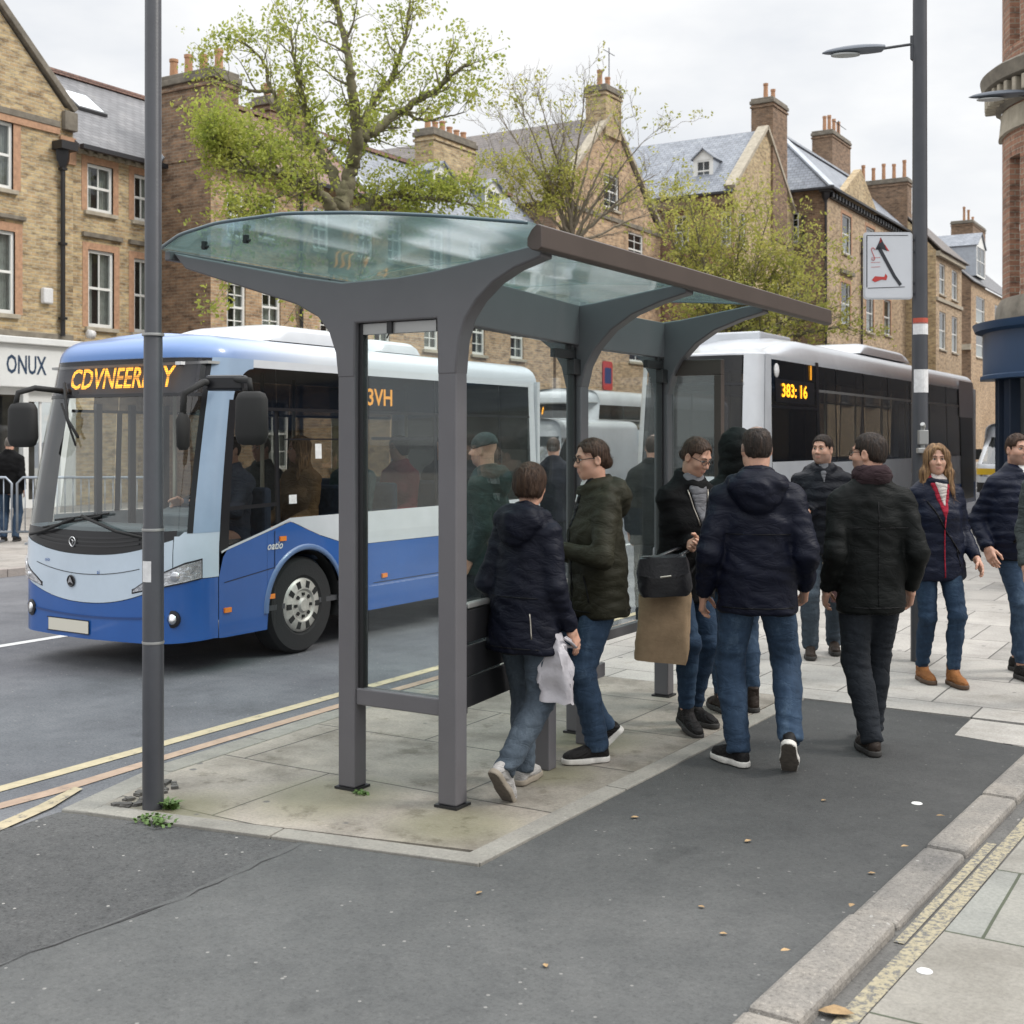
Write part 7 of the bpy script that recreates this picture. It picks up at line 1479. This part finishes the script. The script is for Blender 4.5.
class Tree:
    def __init__(s, label, loc, bark, leaf, seed): s.r = random.Random(seed); s.root = thing('tree', label, 'tree', loc); s.w = MB(); s.loc = np.array(loc, float); s.bark = bark; s.leafm = leaf; s.tips = []
    def limb(s, pts, r0, r1, nsub=8, jit=.06):
        P = [np.array(p, float) for p in pts]; out = []          # smooth the polyline and give it a little wobble
        for i in range(len(P)-1):
            p0 = P[max(i-1, 0)]; p1 = P[i]; p2 = P[i+1]; p3 = P[min(i+2, len(P)-1)]
            for k in range(nsub):
                t = k/nsub; out.append(.5*((2*p1)+(-p0+p2)*t+(2*p0-5*p1+4*p2-p3)*t*t+(-p0+3*p1-3*p2+p3)*t**3))
        out.append(P[-1]); n = len(out); R = [r0+(r1-r0)*(i/(n-1))**.8 for i in range(n)]
        for i in range(1, n-1): out[i] = out[i]+np.array([s.r.gauss(0, 1) for _ in range(3)])*min(R[i]*.35, jit*.5)
        s.w.tube(out, R, 8 if r0 > .05 else 5); return out, R
    def twigs(s, path, R, depth, length, density, start=.15, up=.25, rmin=.006, droop=0.):
        n = len(path)
        for i in range(int(n*start), n):
            if s.r.random() > density: continue
            d = path[min(i+1, n-1)]-path[max(i-1, 0)]; d = d/(np.linalg.norm(d)+1e-6); v = np.array([s.r.gauss(0, 1) for _ in range(3)]); v -= d*(v@d); v = unit(v); g = unit(d*s.r.uniform(.4, 1.1)+v*s.r.uniform(.5, 1)+np.array((0, 0, up-droop)))
            L = length*s.r.uniform(.5, 1.15); p = path[i]; q = [p]; gd = g
            for k in range(5): gd = unit(gd+np.array([s.r.gauss(0, .22) for _ in range(3)])+np.array((0, 0, .08-droop*.2))); q.append(q[-1]+gd*L/5)
            r0 = max(min(R[i]*.55, .03), rmin); rr = [r0+(rmin*.6-r0)*k/5 for k in range(6)]; s.w.tube(q, rr, 4, cap=False)
            if depth > 0: s.twigs(q, rr, depth-1, length*.55, min(1, density*1.5), .25, up, rmin*.8, droop)
            if depth <= 1: s.tips += [(q[k], depth) for k in range(2, 6)]
    def leaves(s, n, size, spread, pred=None):
        mb_v = []; mb_f = []; tips = [t for t, d in s.tips if (pred is None or s.r.random() < pred(t))]
        if tips:
            for i in range(n):
                if i % 7 == 0: cc = tips[s.r.randrange(len(tips))]+np.array([s.r.gauss(0, spread) for _ in range(3)])
                c = cc+np.array([s.r.gauss(0, size*.75) for _ in range(3)])
                a = unit([s.r.gauss(0, 1) for _ in range(3)]); b = unit(np.cross(a, [s.r.gauss(0, 1) for _ in range(3)])); z = size*s.r.uniform(.5, 1.25); k = len(mb_v)
                mb_v += [c-a*z*.5, c+b*z*.32-a*z*.05, c+a*z*.55, c-b*z*.32-a*z*.05]; mb_f.append((k, k+1, k+2, k+3))
        m = MB(); m.v = [tuple(map(float, v)) for v in mb_v]; m.f = mb_f; m.m = [0]*len(mb_f); m.build('crown', s.leafm, s.root, recalc=False)
    def done(s): s.w.build('trunk', s.bark, s.root, smooth=True, recalc=False)
EC = np.array((SA*-1, CA, 0)); RC = np.array((CA, SA, 0))
def at(px, py, d):       # metres: sideways and up from the tree's own viewing distance
    return RC*((px-512)*d/1250.)+EC*d+np.array((0, 0, 1.7+(440-py)*d/1250.))
# big half-leafed tree behind the shelter
D = 25.; T = Tree('big half-leafed spring tree spreading over the shelter roof', tuple(at(345, 440, D)*np.array((1, 1, 0))+np.array((0, 0, .1))), BARK, LEAF1, 3)
b0 = at(345, 440, D); b0[2] = .1
def LB(pts, r0, r1, tw=(2, .85, .5), dd=0.): 
    P = [at(x, y, D+z) for x, y, z in pts]; o, R = T.limb(P, r0, r1)
    if tw: T.twigs(o, R, tw[0]-1, tw[1], tw[2], tw[3] if len(tw) > 3 else .2, droop=dd)
o, R = T.limb([b0, at(343, 330, D), at(341, 262, D), at(340, 218, D)], .30, .22)
LB([(340, 220, 0), (347, 192, .1), (353, 165, .2), (362, 142, .3), (380, 125, .5), (405, 108, .7), (435, 90, .8), (452, 76, .6), (466, 64, .5)], .185, .025)
LB([(353, 168, .2), (356, 135, -.3), (355, 100, -.5), (350, 65, -.6), (342, 30, -.5), (336, -10, -.5), (330, -40, -.4)], .15, .03)
LB([(360, 145, .3), (366, 118, .9), (378, 95, 1.2), (392, 78, 1.5), (402, 50, 1.6), (408, 18, 1.7), (412, -20, 1.8)], .11, .02)
LB([(338, 218, 0), (325, 200, -.4), (305, 180, -.8), (280, 172, -1.1), (255, 172, -1.3), (232, 170, -1.5)], .15, .03, (2, .8, .75), .05)
LB([(345, 196, 0), (330, 170, .6), (318, 148, .8), (309, 125, .9), (304, 100, .7), (296, 70, .6), (290, 30, .6)], .13, .025)
LB([(318, 150, .8), (296, 132, 1.1), (283, 115, 1.4), (272, 92, 1.5), (262, 60, 1.6), (240, 40, 1.6)], .09, .02)
LB([(272, 92, 1.5), (250, 90, 1.7), (228, 82, 1.8), (212, 68, 1.9)], .05, .012)
LB([(343, 218, .1), (358, 212, .5), (376, 202, .9), (395, 194, 1.2), (420, 198, 1.4), (445, 200, 1.6), (475, 205, 1.8)], .14, .02, (2, .75, .8), .1)
LB([(300, 178, -.9), (285, 192, -1.2), (262, 205, -1.5), (240, 215, -1.7)], .06, .012, (2, .8, .7), .25)
LB([(262, 172, -1.2), (240, 155, -1.5), (226, 148, -1.7), (214, 142, -1.8)], .06, .012, (2, .6, .9))
LB([(400, 110, .7), (420, 120, 1.2), (440, 118, 1.4), (465, 112, 1.5)], .05, .012); LB([(330, 172, .5), (300, 160, .2), (270, 150, .1), (240, 142, 0)], .07, .012, (2, .8, .9))
for q in ((318, 215, -1), (250, 190, -1.6), (380, 205, 1)): LB([q, (q[0]-12, q[1]+30, q[2]-.3), (q[0]-20, q[1]+70, q[2]-.5), (q[0]-22, q[1]+105, q[2]-.6)], .03, .008, (1, .6, .8), .5)
T.done(); T.leaves(25000, .088, .15, lambda t: .80 if (t-EC*25)@RC < 0 and t[2] < 7.9 else .62)
# fine bare tree in the middle
D = 32.; b0 = at(575, 440, D); b0[2] = .1; T = Tree('bare fine-twigged tree in front of the big orange gable', tuple(b0), BARK2, LEAF2, 5)
o, R = T.limb([b0, at(574, 330, D), at(572, 262, D), at(572, 240, D)], .17, .13)
def LB2(pts, r0, r1, tw): P = [at(x, y, D+z) for x, y, z in pts]; o, R = T.limb(P, r0, r1); T.twigs(o, R, tw[0]-1, tw[1], tw[2], .15, up=.35, rmin=.007)
for i, (ex, ey) in enumerate(((500, 118), (522, 112), (540, 100), (560, 98), (585, 88), (600, 118), (622, 130), (645, 140), (655, 175), (640, 190), (520, 150), (498, 165), (510, 200), (650, 215))):
    z = rnd.uniform(-1.5, 1.5); mx = 572+(ex-572)*.33; my = 240+(ey-240)*.45; LB2([(572+rnd.uniform(-3, 3), 242, 0), (mx+rnd.uniform(-4, 4), my+8, z*.4), (572+(ex-572)*.7, 240+(ey-240)*.75, z*.8), (ex, ey, z)], .055, .008, (3, 1.1, .36))
T.done(); T.leaves(6000, .09, .14, lambda t: .8 if (t-EC*32)@RC < 1.6 and t[2] < 8.6 else .12)
# rounded yellow-green tree by the white bus
D = 36.; b0 = at(738, 440, D); b0[2] = .1; T = Tree('rounded yellow-green tree just left of the white bus', tuple(b0), BARK, LEAF2, 9)
o, R = T.limb([b0, at(735, 380, D), at(728, 345, D)], .26, .2)
for i, (ex, ey) in enumerate(((690, 205), (715, 215), (742, 210), (768, 218), (795, 232), (815, 250), (828, 275), (840, 305), (700, 240), (680, 225), (690, 270), (720, 255), (760, 260), (790, 280), (850, 325), (805, 310), (700, 300), (745, 290), (770, 320), (690, 325), (660, 215), (675, 250))):
    z = rnd.uniform(-2, 2); P = [at(728+rnd.uniform(-3, 3), 346, D), at(728+(ex-728)*.4, 346+(ey-346)*.35, D+z*.5), at(728+(ex-728)*.75, 346+(ey-346)*.72, D+z*.9), at(ex, ey, D+z)]; o, R = T.limb(P, .09, .012); T.twigs(o, R, 1, 1.1, .7, .2, up=.2)
T.done(); T.leaves(21000, .10, .20)
# shrub on the plaza
rs = random.Random(4)
sb = thing('shrub', 'small green shrub behind the man at the right edge', 'shrub', (-2.3, 15.2, Zp)); mb = MB(); mb2 = MB()
for i in range(900):
    a = rs.uniform(0, 6.28); h = rs.random(); r = .33*math.sqrt(rs.random())*(1-.3*h); c = np.array((-2.3+r*math.cos(a), 15.2+r*math.sin(a), Zp+.1+h*.75)); p = unit([rs.gauss(0, 1) for _ in range(3)]); q = unit(np.cross(p, [rs.gauss(0, 1) for _ in range(3)])); z = .07; mb.add([c-p*z*.5, c+q*z*.3, c+p*z*.5, c-q*z*.3], [(0, 1, 2, 3)])
for i in range(14): a = rs.uniform(0, 6.28); mb2.tube([(-2.3, 15.2, Zp), (-2.3+.3*math.cos(a), 15.2+.3*math.sin(a), .8)], .008, 4)
mb.build('foliage', LEAF3, sb, recalc=False); mb2.build('stems', BARK, sb)
# ------------------------------------------------------------------ the people at the stop
def spot(px, d, z=Zp):   # metres to the side and ahead of the viewer, on the street grid
    x = (px-512)*d/1250.; return (x*CA-d*SA, x*SA+d*CA, z)
def P_(label, px, d, phi, c, z=Zp, **kw): x, y, z = spot(px, d, z); return person(label, x, y, phi, c, z, **kw)
seam = lambda m=C_TRIM, r=.003: m
pA = P_('woman seen from behind in navy hooded coat and loose jeans, brown bob', 524, 6.02, -35, dict(H=1.575, fem=True, bulk=1.04, lean=5, hair=('bob', HAIR_BR), hyaw=5, jacket=dict(mat=J_NAVY, hem=-.20, hood=True, th=1.0, waist=1.16, fold=.0085,
    details=(('pocket_zip', ZIP, .004, -1, ((.115, .02), (.135, -.11))), ('waist_seam', C_TRIM, .003, -1, ((-.15, .10), (.15, .10))), ('hem_seam', C_TRIM, .003, -1, ((-.17, -.165), (.17, -.165))))),
    legs=(D_GREYB, False), feet=((-.07, .10, 0, 0, 12), (.06, -.33, .115, 52, -4)), shoes=(SH_WH, SO_GR, 0), hands=((-.20, .12, .92), (.235, .10, .86))))
pB = P_('woman in olive hooded jacket and glasses, standing in left profile', 599, 6.62, 104, dict(H=1.70, fem=True, bulk=1.08, lean=2, hair=('bun', HAIR_BR), glasses=1, hpitch=6, hyaw=4, jacket=dict(mat=J_OLIVE, hem=-.15, hood=True, th=1.03, waist=1.18, fold=.0085, open=(C_TRIM, .05, .01, .33), open2=(C_WHITE, .03, .004, .46),
    details=(('pocket_zip', C_TRIM, .004, 1, ((-.13, .08), (-.16, -.06))), ('zip', C_TRIM, .004, 1, ((0, .33), (0, -.13))), ('hem_seam', C_TRIM, .003, 1, ((-.17, -.11), (.17, -.11))), ('hem_seam', C_TRIM, .003, -1, ((-.17, -.11), (.17, -.11))))),
    legs=(D_BLUE, False), feet=((-.09, .05, 0, 0, 6), (.05, -.10, .08, 42, -10)), shoes=(SH_BLK, SO_WH, 0), hands=((-.09, .25, 1.15), (.02, .25, 1.13)), poles=((-.9, -.6, -.6), (.9, -.6, -.6)), curl=(1.0, 1.0), hthumb=((.3, .1, 1), (-.3, .1, 1))))
pC = P_('woman in open black coat looking down, carrying a tan tote', 684, 7.34, -150, dict(H=1.72, fem=True, lean=6, hair=('bun', HAIR_BR), glasses=1, hpitch=26, hyaw=12, jacket=dict(mat=J_BLACK, hem=-.17, hood=False, th=1.06, open=(C_GREY, .075, .008, .26), details=(('zip', ZIP, .004, 1, ((-.075, .50), (-.03, .30), (0, .2))), ('zip', ZIP, .004, 1, ((.075, .50), (.03, .30))))),
    legs=(D_NAVY, True), feet=((-.10, -.02, 0, 0, 10), (.07, .10, .03, 14, -14)), shoes=(SH_BLK, SO_DK, 1), hands=((.10, .20, 1.11), (-.12, .22, 1.08)), curl=(1., 1.)))
pD = P_('balding man from behind in navy hooded jacket and blue jeans', 757, 6.42, -8, dict(H=1.77, bulk=1.02, hair=('crop', HAIR_DK), scalp=1, heavy=.6, hyaw=12, jacket=dict(mat=J_NAVY2, hem=-.14, hood=True, th=1.0, waist=1.10, fold=.0085, details=(('hem_seam', C_TRIM, .003, -1, ((-.18, -.10), (.18, -.10))), ('yoke_seam', C_TRIM, .0025, -1, ((-.16, .27), (.16, .27))))),
    legs=(D_BLUE, False), feet=((-.10, .06, 0, 0, 42), (.15, -.12, .11, 48, -10)), shoes=(SH_BLK, SO_WH, 0), hands=((-.265, .04, .88), (.245, .10, .92)), curl=(.8, .8)), z=.011)
pE = P_('hooded person in dark coat mostly hidden between the tote woman and the balding man', 737, 7.75, 10, dict(H=1.73, hair=('beanie', J_BLACK), jacket=dict(mat=J_BLKG, hem=-.18, hoodup=True), legs=(D_BLUE, True), shoes=(SH_BRN, SO_DK, 1)))
pF = P_('dark-haired man facing us in black padded jacket, arms folded', 823, 9.70, 170, dict(H=1.73, bulk=1.04, hair=('short', HAIR_DK), stubble=1, heavy=1., hyaw=-28, jacket=dict(mat=J_PUFF, hem=-.12, hood=True, quilt=.075, th=1.05, open=(C_GREY, .04, .005, .44)), legs=(D_GREYB, False), nohands=True, shoes=(SH_BRN, SO_DK, 0), hands=((.13, .20, 1.15), (-.15, .21, 1.12)), feet=((-.10, -.20, 0, 0, 4), (.10, .04, 0, 0, -6)), curl=(1., 1.)))
pG = P_('man from behind in black jacket with dark scarf and glasses, head turned left', 871, 6.78, 2, dict(H=1.735, bulk=.98, hair=('short', HAIR_DK), glasses=1, hyaw=50, stubble=1, scarf=C_SCARF, jacket=dict(mat=J_BLKG, hem=-.17, th=.97, waist=1.06, fold=.007, details=(('hem_seam', C_TRIM, .003, -1, ((-.18, -.13), (.18, -.13))), ('back_seam', C_TRIM, .0022, -1, ((0, .44), (0, -.12))), ('yoke_seam', C_TRIM, .0022, -1, ((-.17, .30), (.17, .30))))),
    legs=(D_DARK, False), feet=((-.02, -.06, .0, 0, 6), (.07, .20, .0, 0, -4)), shoes=(SH_BRN, SO_DK, 0), hands=((-.225, .06, .88), (.24, .06, .88)), curl=(.9, .9)), z=.011)
pH = P_('woman with long wavy highlighted hair, navy padded coat, red lining and tan boots', 936, 8.68, 186, dict(H=1.66, fem=True, bulk=1.04, hair=('long', HAIR_HL), hyaw=-14, jacket=dict(mat=J_DKNAVY, hem=-.18, quilt=.085, th=1.02, waist=1.12, open=(C_RED, .085, .004, .26), open2=(C_PALESC, .058, .004, .36), details=(('zip', C_RED, .005, 1, ((0, .27), (0, -.15))), ('pocket_zip', C_TRIM, .004, 1, ((.10, .05), (.13, -.07))), ('pocket_zip', C_TRIM, .004, 1, ((-.10, .05), (-.13, -.07))), ('strap', C_TRIM, .006, 1, ((.11, .40), (.0, .2), (-.13, .02))))),
    legs=(D_NAVY, True), feet=((-.075, .13, 0, 0, 4), (.075, -.06, 0, 0, -4)), shoes=(SH_TAN, SO_BR, 1), hands=((-.26, .10, .91), (.24, .08, .92))))
pI = P_('short-haired man walking at us in dark navy jacket with shoulder strap', 1017, 8.95, 196, dict(H=1.735, bulk=1.12, belly=1.1, hair=('short', HAIR_BR), stubble=1, heavy=.8, hyaw=-6, jacket=dict(mat=J_DKNAVY, hem=-.09, quilt=.06, th=1.02, waist=1.15, open=(C_WHITE, .035, .004, .46), details=(('zip', C_TRIM, .005, 1, ((0, .46), (0, -.07))), ('strap', C_TRIM, .011, 1, ((-.10, .43), (.0, .26), (.15, .04))))),
    legs=(D_BLUE, True), feet=((-.10, -.12, .0, 0, 6), (.08, .16, 0, 0, -6)), shoes=(SH_BLK, SO_DK, 0), hands=((-.28, .10, .90), (.29, .06, .92))))
pJ = P_('walker in grey shorts and navy trainers, cut off by the right edge', 1063, 7.95, 160, dict(H=1.76, bulk=1.05, hair=('short', HAIR_BR), jacket=dict(mat=J_GREY, hem=-.08), legs=(SKIRT_GREY, False), barelegs=True, feet=((-.10, -.18, .08, 35, 0), (.10, .16, 0, 0, -6)), shoes=(SH_NAVY, SO_BR, 0)))
pK = person('man with pale cropped hair standing by the crowd barrier outside the white shop', -17.0, 12.72, 6, dict(H=1.66, bulk=1.08, hair=('crop', HAIR_GY), jacket=dict(mat=J_BLACK, hem=-.14), legs=(D_BLUE, False)), .1, res=1.5)
pL = person('man in dark beanie and green coat on the kerb behind the shelter glass', -4.72, 7.40, 70, dict(H=1.73, bulk=1.08, hair=('beanie', J_GREY), stubble=1, jacket=dict(mat=cloth('bottle_green_coat', (.02, .035, .033)), hem=-.18, hoodup=False, hood=True), legs=(D_DARK, False)), Zp, res=1.3)
pM = person('bald man in navy jacket crossing behind the blue bus', -6.93, 12.3, -10, dict(H=1.74, jacket=dict(mat=J_NAVY2, hem=-.15), legs=(D_DARK, False), hair=('crop', HAIR_BR), scalp=1, feet=((-.1, .2, 0, 0, 0), (.1, -.2, .08, 40, 0))), 0, res=1.6)
pN = person('man with shaved head in dark coat farther up the kerb', -4.72, 10.2, -12, dict(H=1.74, bulk=1.1, jacket=dict(mat=J_BLKG, hem=-.18), legs=(D_DARK, False), hair=('crop', HAIR_BR), scalp=1), Zp, res=1.5)
# riders in the blue bus
def rider(label, bx, by, hair, jm, fem=True, hyaw=0, hands=None):
    person(label, -7.49+bx-(.10 if bx > .5 else 0), 6.32+by, 180-math.degrees(A0), dict(H=1.72, fem=fem, hair=hair, seated=True, hyaw=hyaw, jacket=dict(mat=jm, hem=-.06), legs=(D_DARK, False), feet=((-.1, .40, .42, 0, 0), (.1, .40, .42, 0, 0)), hands=hands or ((-.14, .30, 1.02), (.14, .30, 1.02)), nohands=hands is None, noshoes=True), .02, res=2.1)
rider('driver in grey-blue jumper at the wheel of the blue bus', .42, 1.0, ('short', HAIR_DK), cloth('driver_jumper', (.05, .06, .085)), False, 0, ((-.15, .40, 1.22), (.15, .40, 1.22)))
rider('fair-haired rider in tan coat by the front side window of the blue bus', .62, 1.72, ('long', HAIR_HL), cloth('tan_coat', (.16, .10, .05)), True, -30)
rider('rider in teal coat by the second side window of the blue bus', .62, 2.42, ('short', HAIR_DK), J_TEAL, False, 20)
rider('rider in maroon coat in the middle of the blue bus', .62, 3.12, ('bob', HAIR_DK), J_RED, True, -20)
rider('rider in grey coat on the far side of the blue bus', -.55, 2.42, ('short', HAIR_GY), J_GREY, False, 0)
rider('rider in dark coat near the back of the blue bus', .62, 3.82, ('short', HAIR_DK), J_BLACK, False, 10)
# bags
BAGW = mat('white_plastic', (.36, .345, .365), .35, var=.1, vscale=12, bump=.8, bscale=14); TAN = cloth('tan_canvas', (.30, .215, .135), .85, 0., .12); BLEA = mat('black_leather', (.012, .012, .015), .4, bump=.2, bscale=60); BRLE = mat('brown_leather', (.07, .03, .03), .4)
def bag(name, label, c, w, h, t, m, ang, taper=.06, crump=.01, grip=None, gm=None, gr=.006, cat='bag', flap=None, seed=0, rnd_c=.06, gather=0., tilt=0.):
    c = np.array(c, float); r = thing(name, label, cat, tuple(c), ang); r.rotation_euler = (0, tilt, ang)
    G = []; n = 28
    for k in range(15):
        v = k/14; ww = w*(1-taper*(1-v))*(1-rnd_c*abs(2*v-1)**5)*(1-gather*max(0, v-.55)/.45); tt = t*(.55+.45*math.sin(math.pi*(.15+.6*(1-v)))); row = []
        for a in np.linspace(0, 2*math.pi, n, endpoint=False):
            q = np.array((ww/2*math.copysign(abs(math.cos(a))**.6, math.cos(a)), tt/2*math.copysign(abs(math.sin(a))**.75, math.sin(a)), -h/2+h*v)); q += crump*np.array([mnoise.noise((q[0]*18+seed, q[1]*18, q[2]*5+i*9))*.8+.5*mnoise.noise((q[0]*40, q[1]*40+seed, q[2]*22+i*5)) for i in range(3)])*(1 if 0 < k else .5); row.append(q)
        G.append(row)
    mb = MB(); mb.grid(G, closed=True, flip=True); mb.add(G[0], [tuple(range(n-1, -1, -1))]); mb.add(G[-1], [tuple(range(n))]); mb.build('bag_body', m, r, smooth=55, local=True)
    if grip is not None:
        for s in (-1, 1):
            mb = MB(); g = rot_z(-ang) @ (np.array(grip)-c); mb.tube([(-w*.22, s*t*.18, h/2-.02), (-w*.16+g[0]*.6, s*t*.2+g[1]*.6, h/2+(g[2]-h/2)*.62), (g[0]-.02, g[1]+s*.01, g[2]), (g[0]+.02, g[1]+s*.01, g[2]), (w*.16+g[0]*.6, s*t*.2+g[1]*.6, h/2+(g[2]-h/2)*.62), (w*.22, s*t*.18, h/2-.02)], gr, 6); mb.build('handle', gm or m, r, smooth=True, local=True)
    if flap:
        mb = MB(); mb.grid([[(w*.44*u*(1+.08*z), -t*.40-.016*math.cos(u*1.5)-.006*z, h/2-.01-h*.5*z*(1-.22*u*u)) for z in np.linspace(0, 1, 6)] for u in np.linspace(-1, 1, 12)]); mb.grid([[(w*.44*u, t*(-.42+.8*z), h/2-.01+.012*math.sin(z*3.14)) for z in np.linspace(0, 1, 5)] for u in np.linspace(-1, 1, 12)]); mb.build('flap', m, r, smooth=True, local=True); mb = MB(); mb.tube([(-.02, -t*.56-.012, .0), (.04, -t*.56-.012, .005)], .006, 6); mb.build('clasp', ZIP, r, local=True)
    return r
wA = pA['w'](pA['wri'][1]+np.array((0, .01, -.09))); bag('carrier_bag', 'crumpled white plastic carrier bag held by the woman in navy', np.array(spot(557, 5.92, 0))+(0, 0, .62), .175, .33, .08, BAGW, A0-.25, -.05, .035, wA, BAGW, .007, gather=.7)
fC = pC['w'](pC['elb'][1]+(pC['wri'][1]-pC['elb'][1])*.35+np.array((0, 0, -.04)))
bag('tote_bag', 'large tan canvas tote hanging below a black handbag', np.array(spot(663, 7.05, 0))+(0, 0, .66),   .28, .42, .12, TAN, A0-.12, -.10, .016, fC, J_BLACK, .009, seed=3, tilt=.07)
bag('handbag', 'small black leather handbag hanging in front of the tan tote', np.array(spot(664, 6.95, 0))+(0, 0, .945), .29, .225, .11, BLEA, A0-.12, -.06, .010, fC+np.array((.01, -.01, .01)), BLEA, .008, flap=1, seed=5, rnd_c=.16, tilt=-.06)
wF = np.array(spot(838, 9.45, 0))+(0, 0, .86); bag('purse', 'small dark red leather purse held between the padded man and the scarf man', np.array(spot(839, 9.45, 0))+(0, 0, .60), .12, .25, .06, BRLE, A0, -.1, .006, wF, BRLE, .006, seed=8)
# ------------------------------------------------------------------ a small traffic sign or two on the far side, camera, sky, sun
s1 = thing('sign', 'red round-cornered plate on the far brick terrace seen through the shelter glass', 'sign', (-22.95, 45.2, 3.9)); mb = MB(); f = mp('x', -22.98); pts = rrect(.42, .58, .12)
rs_ = [(45.2+a, 4.3+b) for a, b in pts]; mb.prism(rs_, lambda a, b: (-22.99, a, b), lambda a, b: (-22.94, a, b)); mb.build('plate', SRD, s1); mb = MB(); mb.prism([(45.2+a*.7, 4.3+b*.55) for a, b in pts], lambda a, b: (-22.94, a, b), lambda a, b: (-22.935, a, b)); mb.build('emblem', mat('sign_blue', (.02, .03, .12), .5), s1)
cam = bpy.data.objects.new('camera', bpy.data.cameras.new('camera')); COL.objects.link(cam)
cam.location = (0, 0, 1.7); cam.rotation_euler = (math.pi/2, 0, A0); cam.data.sensor_width = 36; cam.data.lens = 36*1250/1024.; cam.data.shift_y = -72/1024.; cam.data.clip_end = 3000; cam.data.clip_start = .05; cam.data.dof.use_dof = True; cam.data.dof.focus_distance = 6.8; cam.data.dof.aperture_fstop = 5.6
scene.camera = cam
SUN_EL, SUN_AZ = R_(44), R_(66)     # azimuth from +Y towards +X
w = bpy.data.worlds.new('World'); scene.world = w; w.use_nodes = True; t = w.node_tree; N_ = t.nodes; bg = N_['Background']; out = N_['World Output']
sky = N_.new('ShaderNodeTexSky'); sky.sky_type = 'NISHITA'; sky.sun_disc = False; sky.sun_elevation = SUN_EL; sky.sun_rotation = SUN_AZ
t.links.new(sky.outputs[0], bg.inputs[0]); bg.inputs[1].default_value = .10
bg2 = N_.new('ShaderNodeBackground'); tc = N_.new('ShaderNodeTexCoord'); sx = N_.new('ShaderNodeSeparateXYZ'); t.links.new(tc.outputs['Generated'], sx.inputs[0])
nz = N_.new('ShaderNodeTexNoise'); nz.inputs['Scale'].default_value = 2.6; nz.inputs['Detail'].default_value = 6; nz.inputs['Roughness'].default_value = .55; mpn = N_.new('ShaderNodeMapping'); mpn.inputs['Scale'].default_value = (1, 1, 2.6); t.links.new(tc.outputs['Generated'], mpn.inputs[0]); t.links.new(mpn.outputs[0], nz.inputs[0])
cr = N_.new('ShaderNodeValToRGB'); cr.color_ramp.elements[0].position = .36; cr.color_ramp.elements[1].position = .60; cr.color_ramp.elements[0].color = (.77, .795, .835, 1); cr.color_ramp.elements[1].color = (1, 1, .995, 1); t.links.new(nz.outputs[0], cr.inputs[0]); t.links.new(cr.outputs[0], bg2.inputs[0])
el = N_.new('ShaderNodeValToRGB'); e = el.color_ramp.elements; e[0].position = 0.; e[0].color = (.06,)*3+(1,); e[1].position = .5; e[1].color = (.32,)*3+(1,)
for p, v in ((.49, .06), (.68, .335), (.80, .66), (1., 1.2)): q = e.new(p); q.color = (v, v, v, 1)
ml = N_.new('ShaderNodeMath'); ml.operation = 'MULTIPLY_ADD'; ml.inputs[1].default_value = .5; ml.inputs[2].default_value = .5; t.links.new(sx.outputs[2], ml.inputs[0]); t.links.new(ml.outputs[0], el.inputs[0])
m2 = N_.new('ShaderNodeMath'); m2.operation = 'MULTIPLY'; m2.inputs[1].default_value = 2.75; t.links.new(el.outputs[0], m2.inputs[0]); t.links.new(m2.outputs[0], bg2.inputs[1])
mx = N_.new('ShaderNodeMixShader'); mx.inputs[0].default_value = .93; t.links.new(bg.outputs[0], mx.inputs[1]); t.links.new(bg2.outputs[0], mx.inputs[2]); t.links.new(mx.outputs[0], out.inputs[0])
sl = bpy.data.lights.new('sun', 'SUN'); sl.energy = 1.7; sl.angle = R_(14); sl.color = (1, .95, .88); so = bpy.data.objects.new('sun', sl); COL.objects.link(so)
so.rotation_euler = Vector((-math.sin(SUN_AZ)*math.cos(SUN_EL), -math.cos(SUN_AZ)*math.cos(SUN_EL), -math.sin(SUN_EL))).to_track_quat('-Z', 'Y').to_euler()
scene.view_settings.view_transform = 'Standard'; scene.view_settings.look = 'None'; scene.view_settings.gamma = 1; scene.view_settings.exposure = .24; scene.view_settings.use_curve_mapping = False
scene.cycles.transparent_max_bounces = 24; scene.cycles.max_bounces = 8
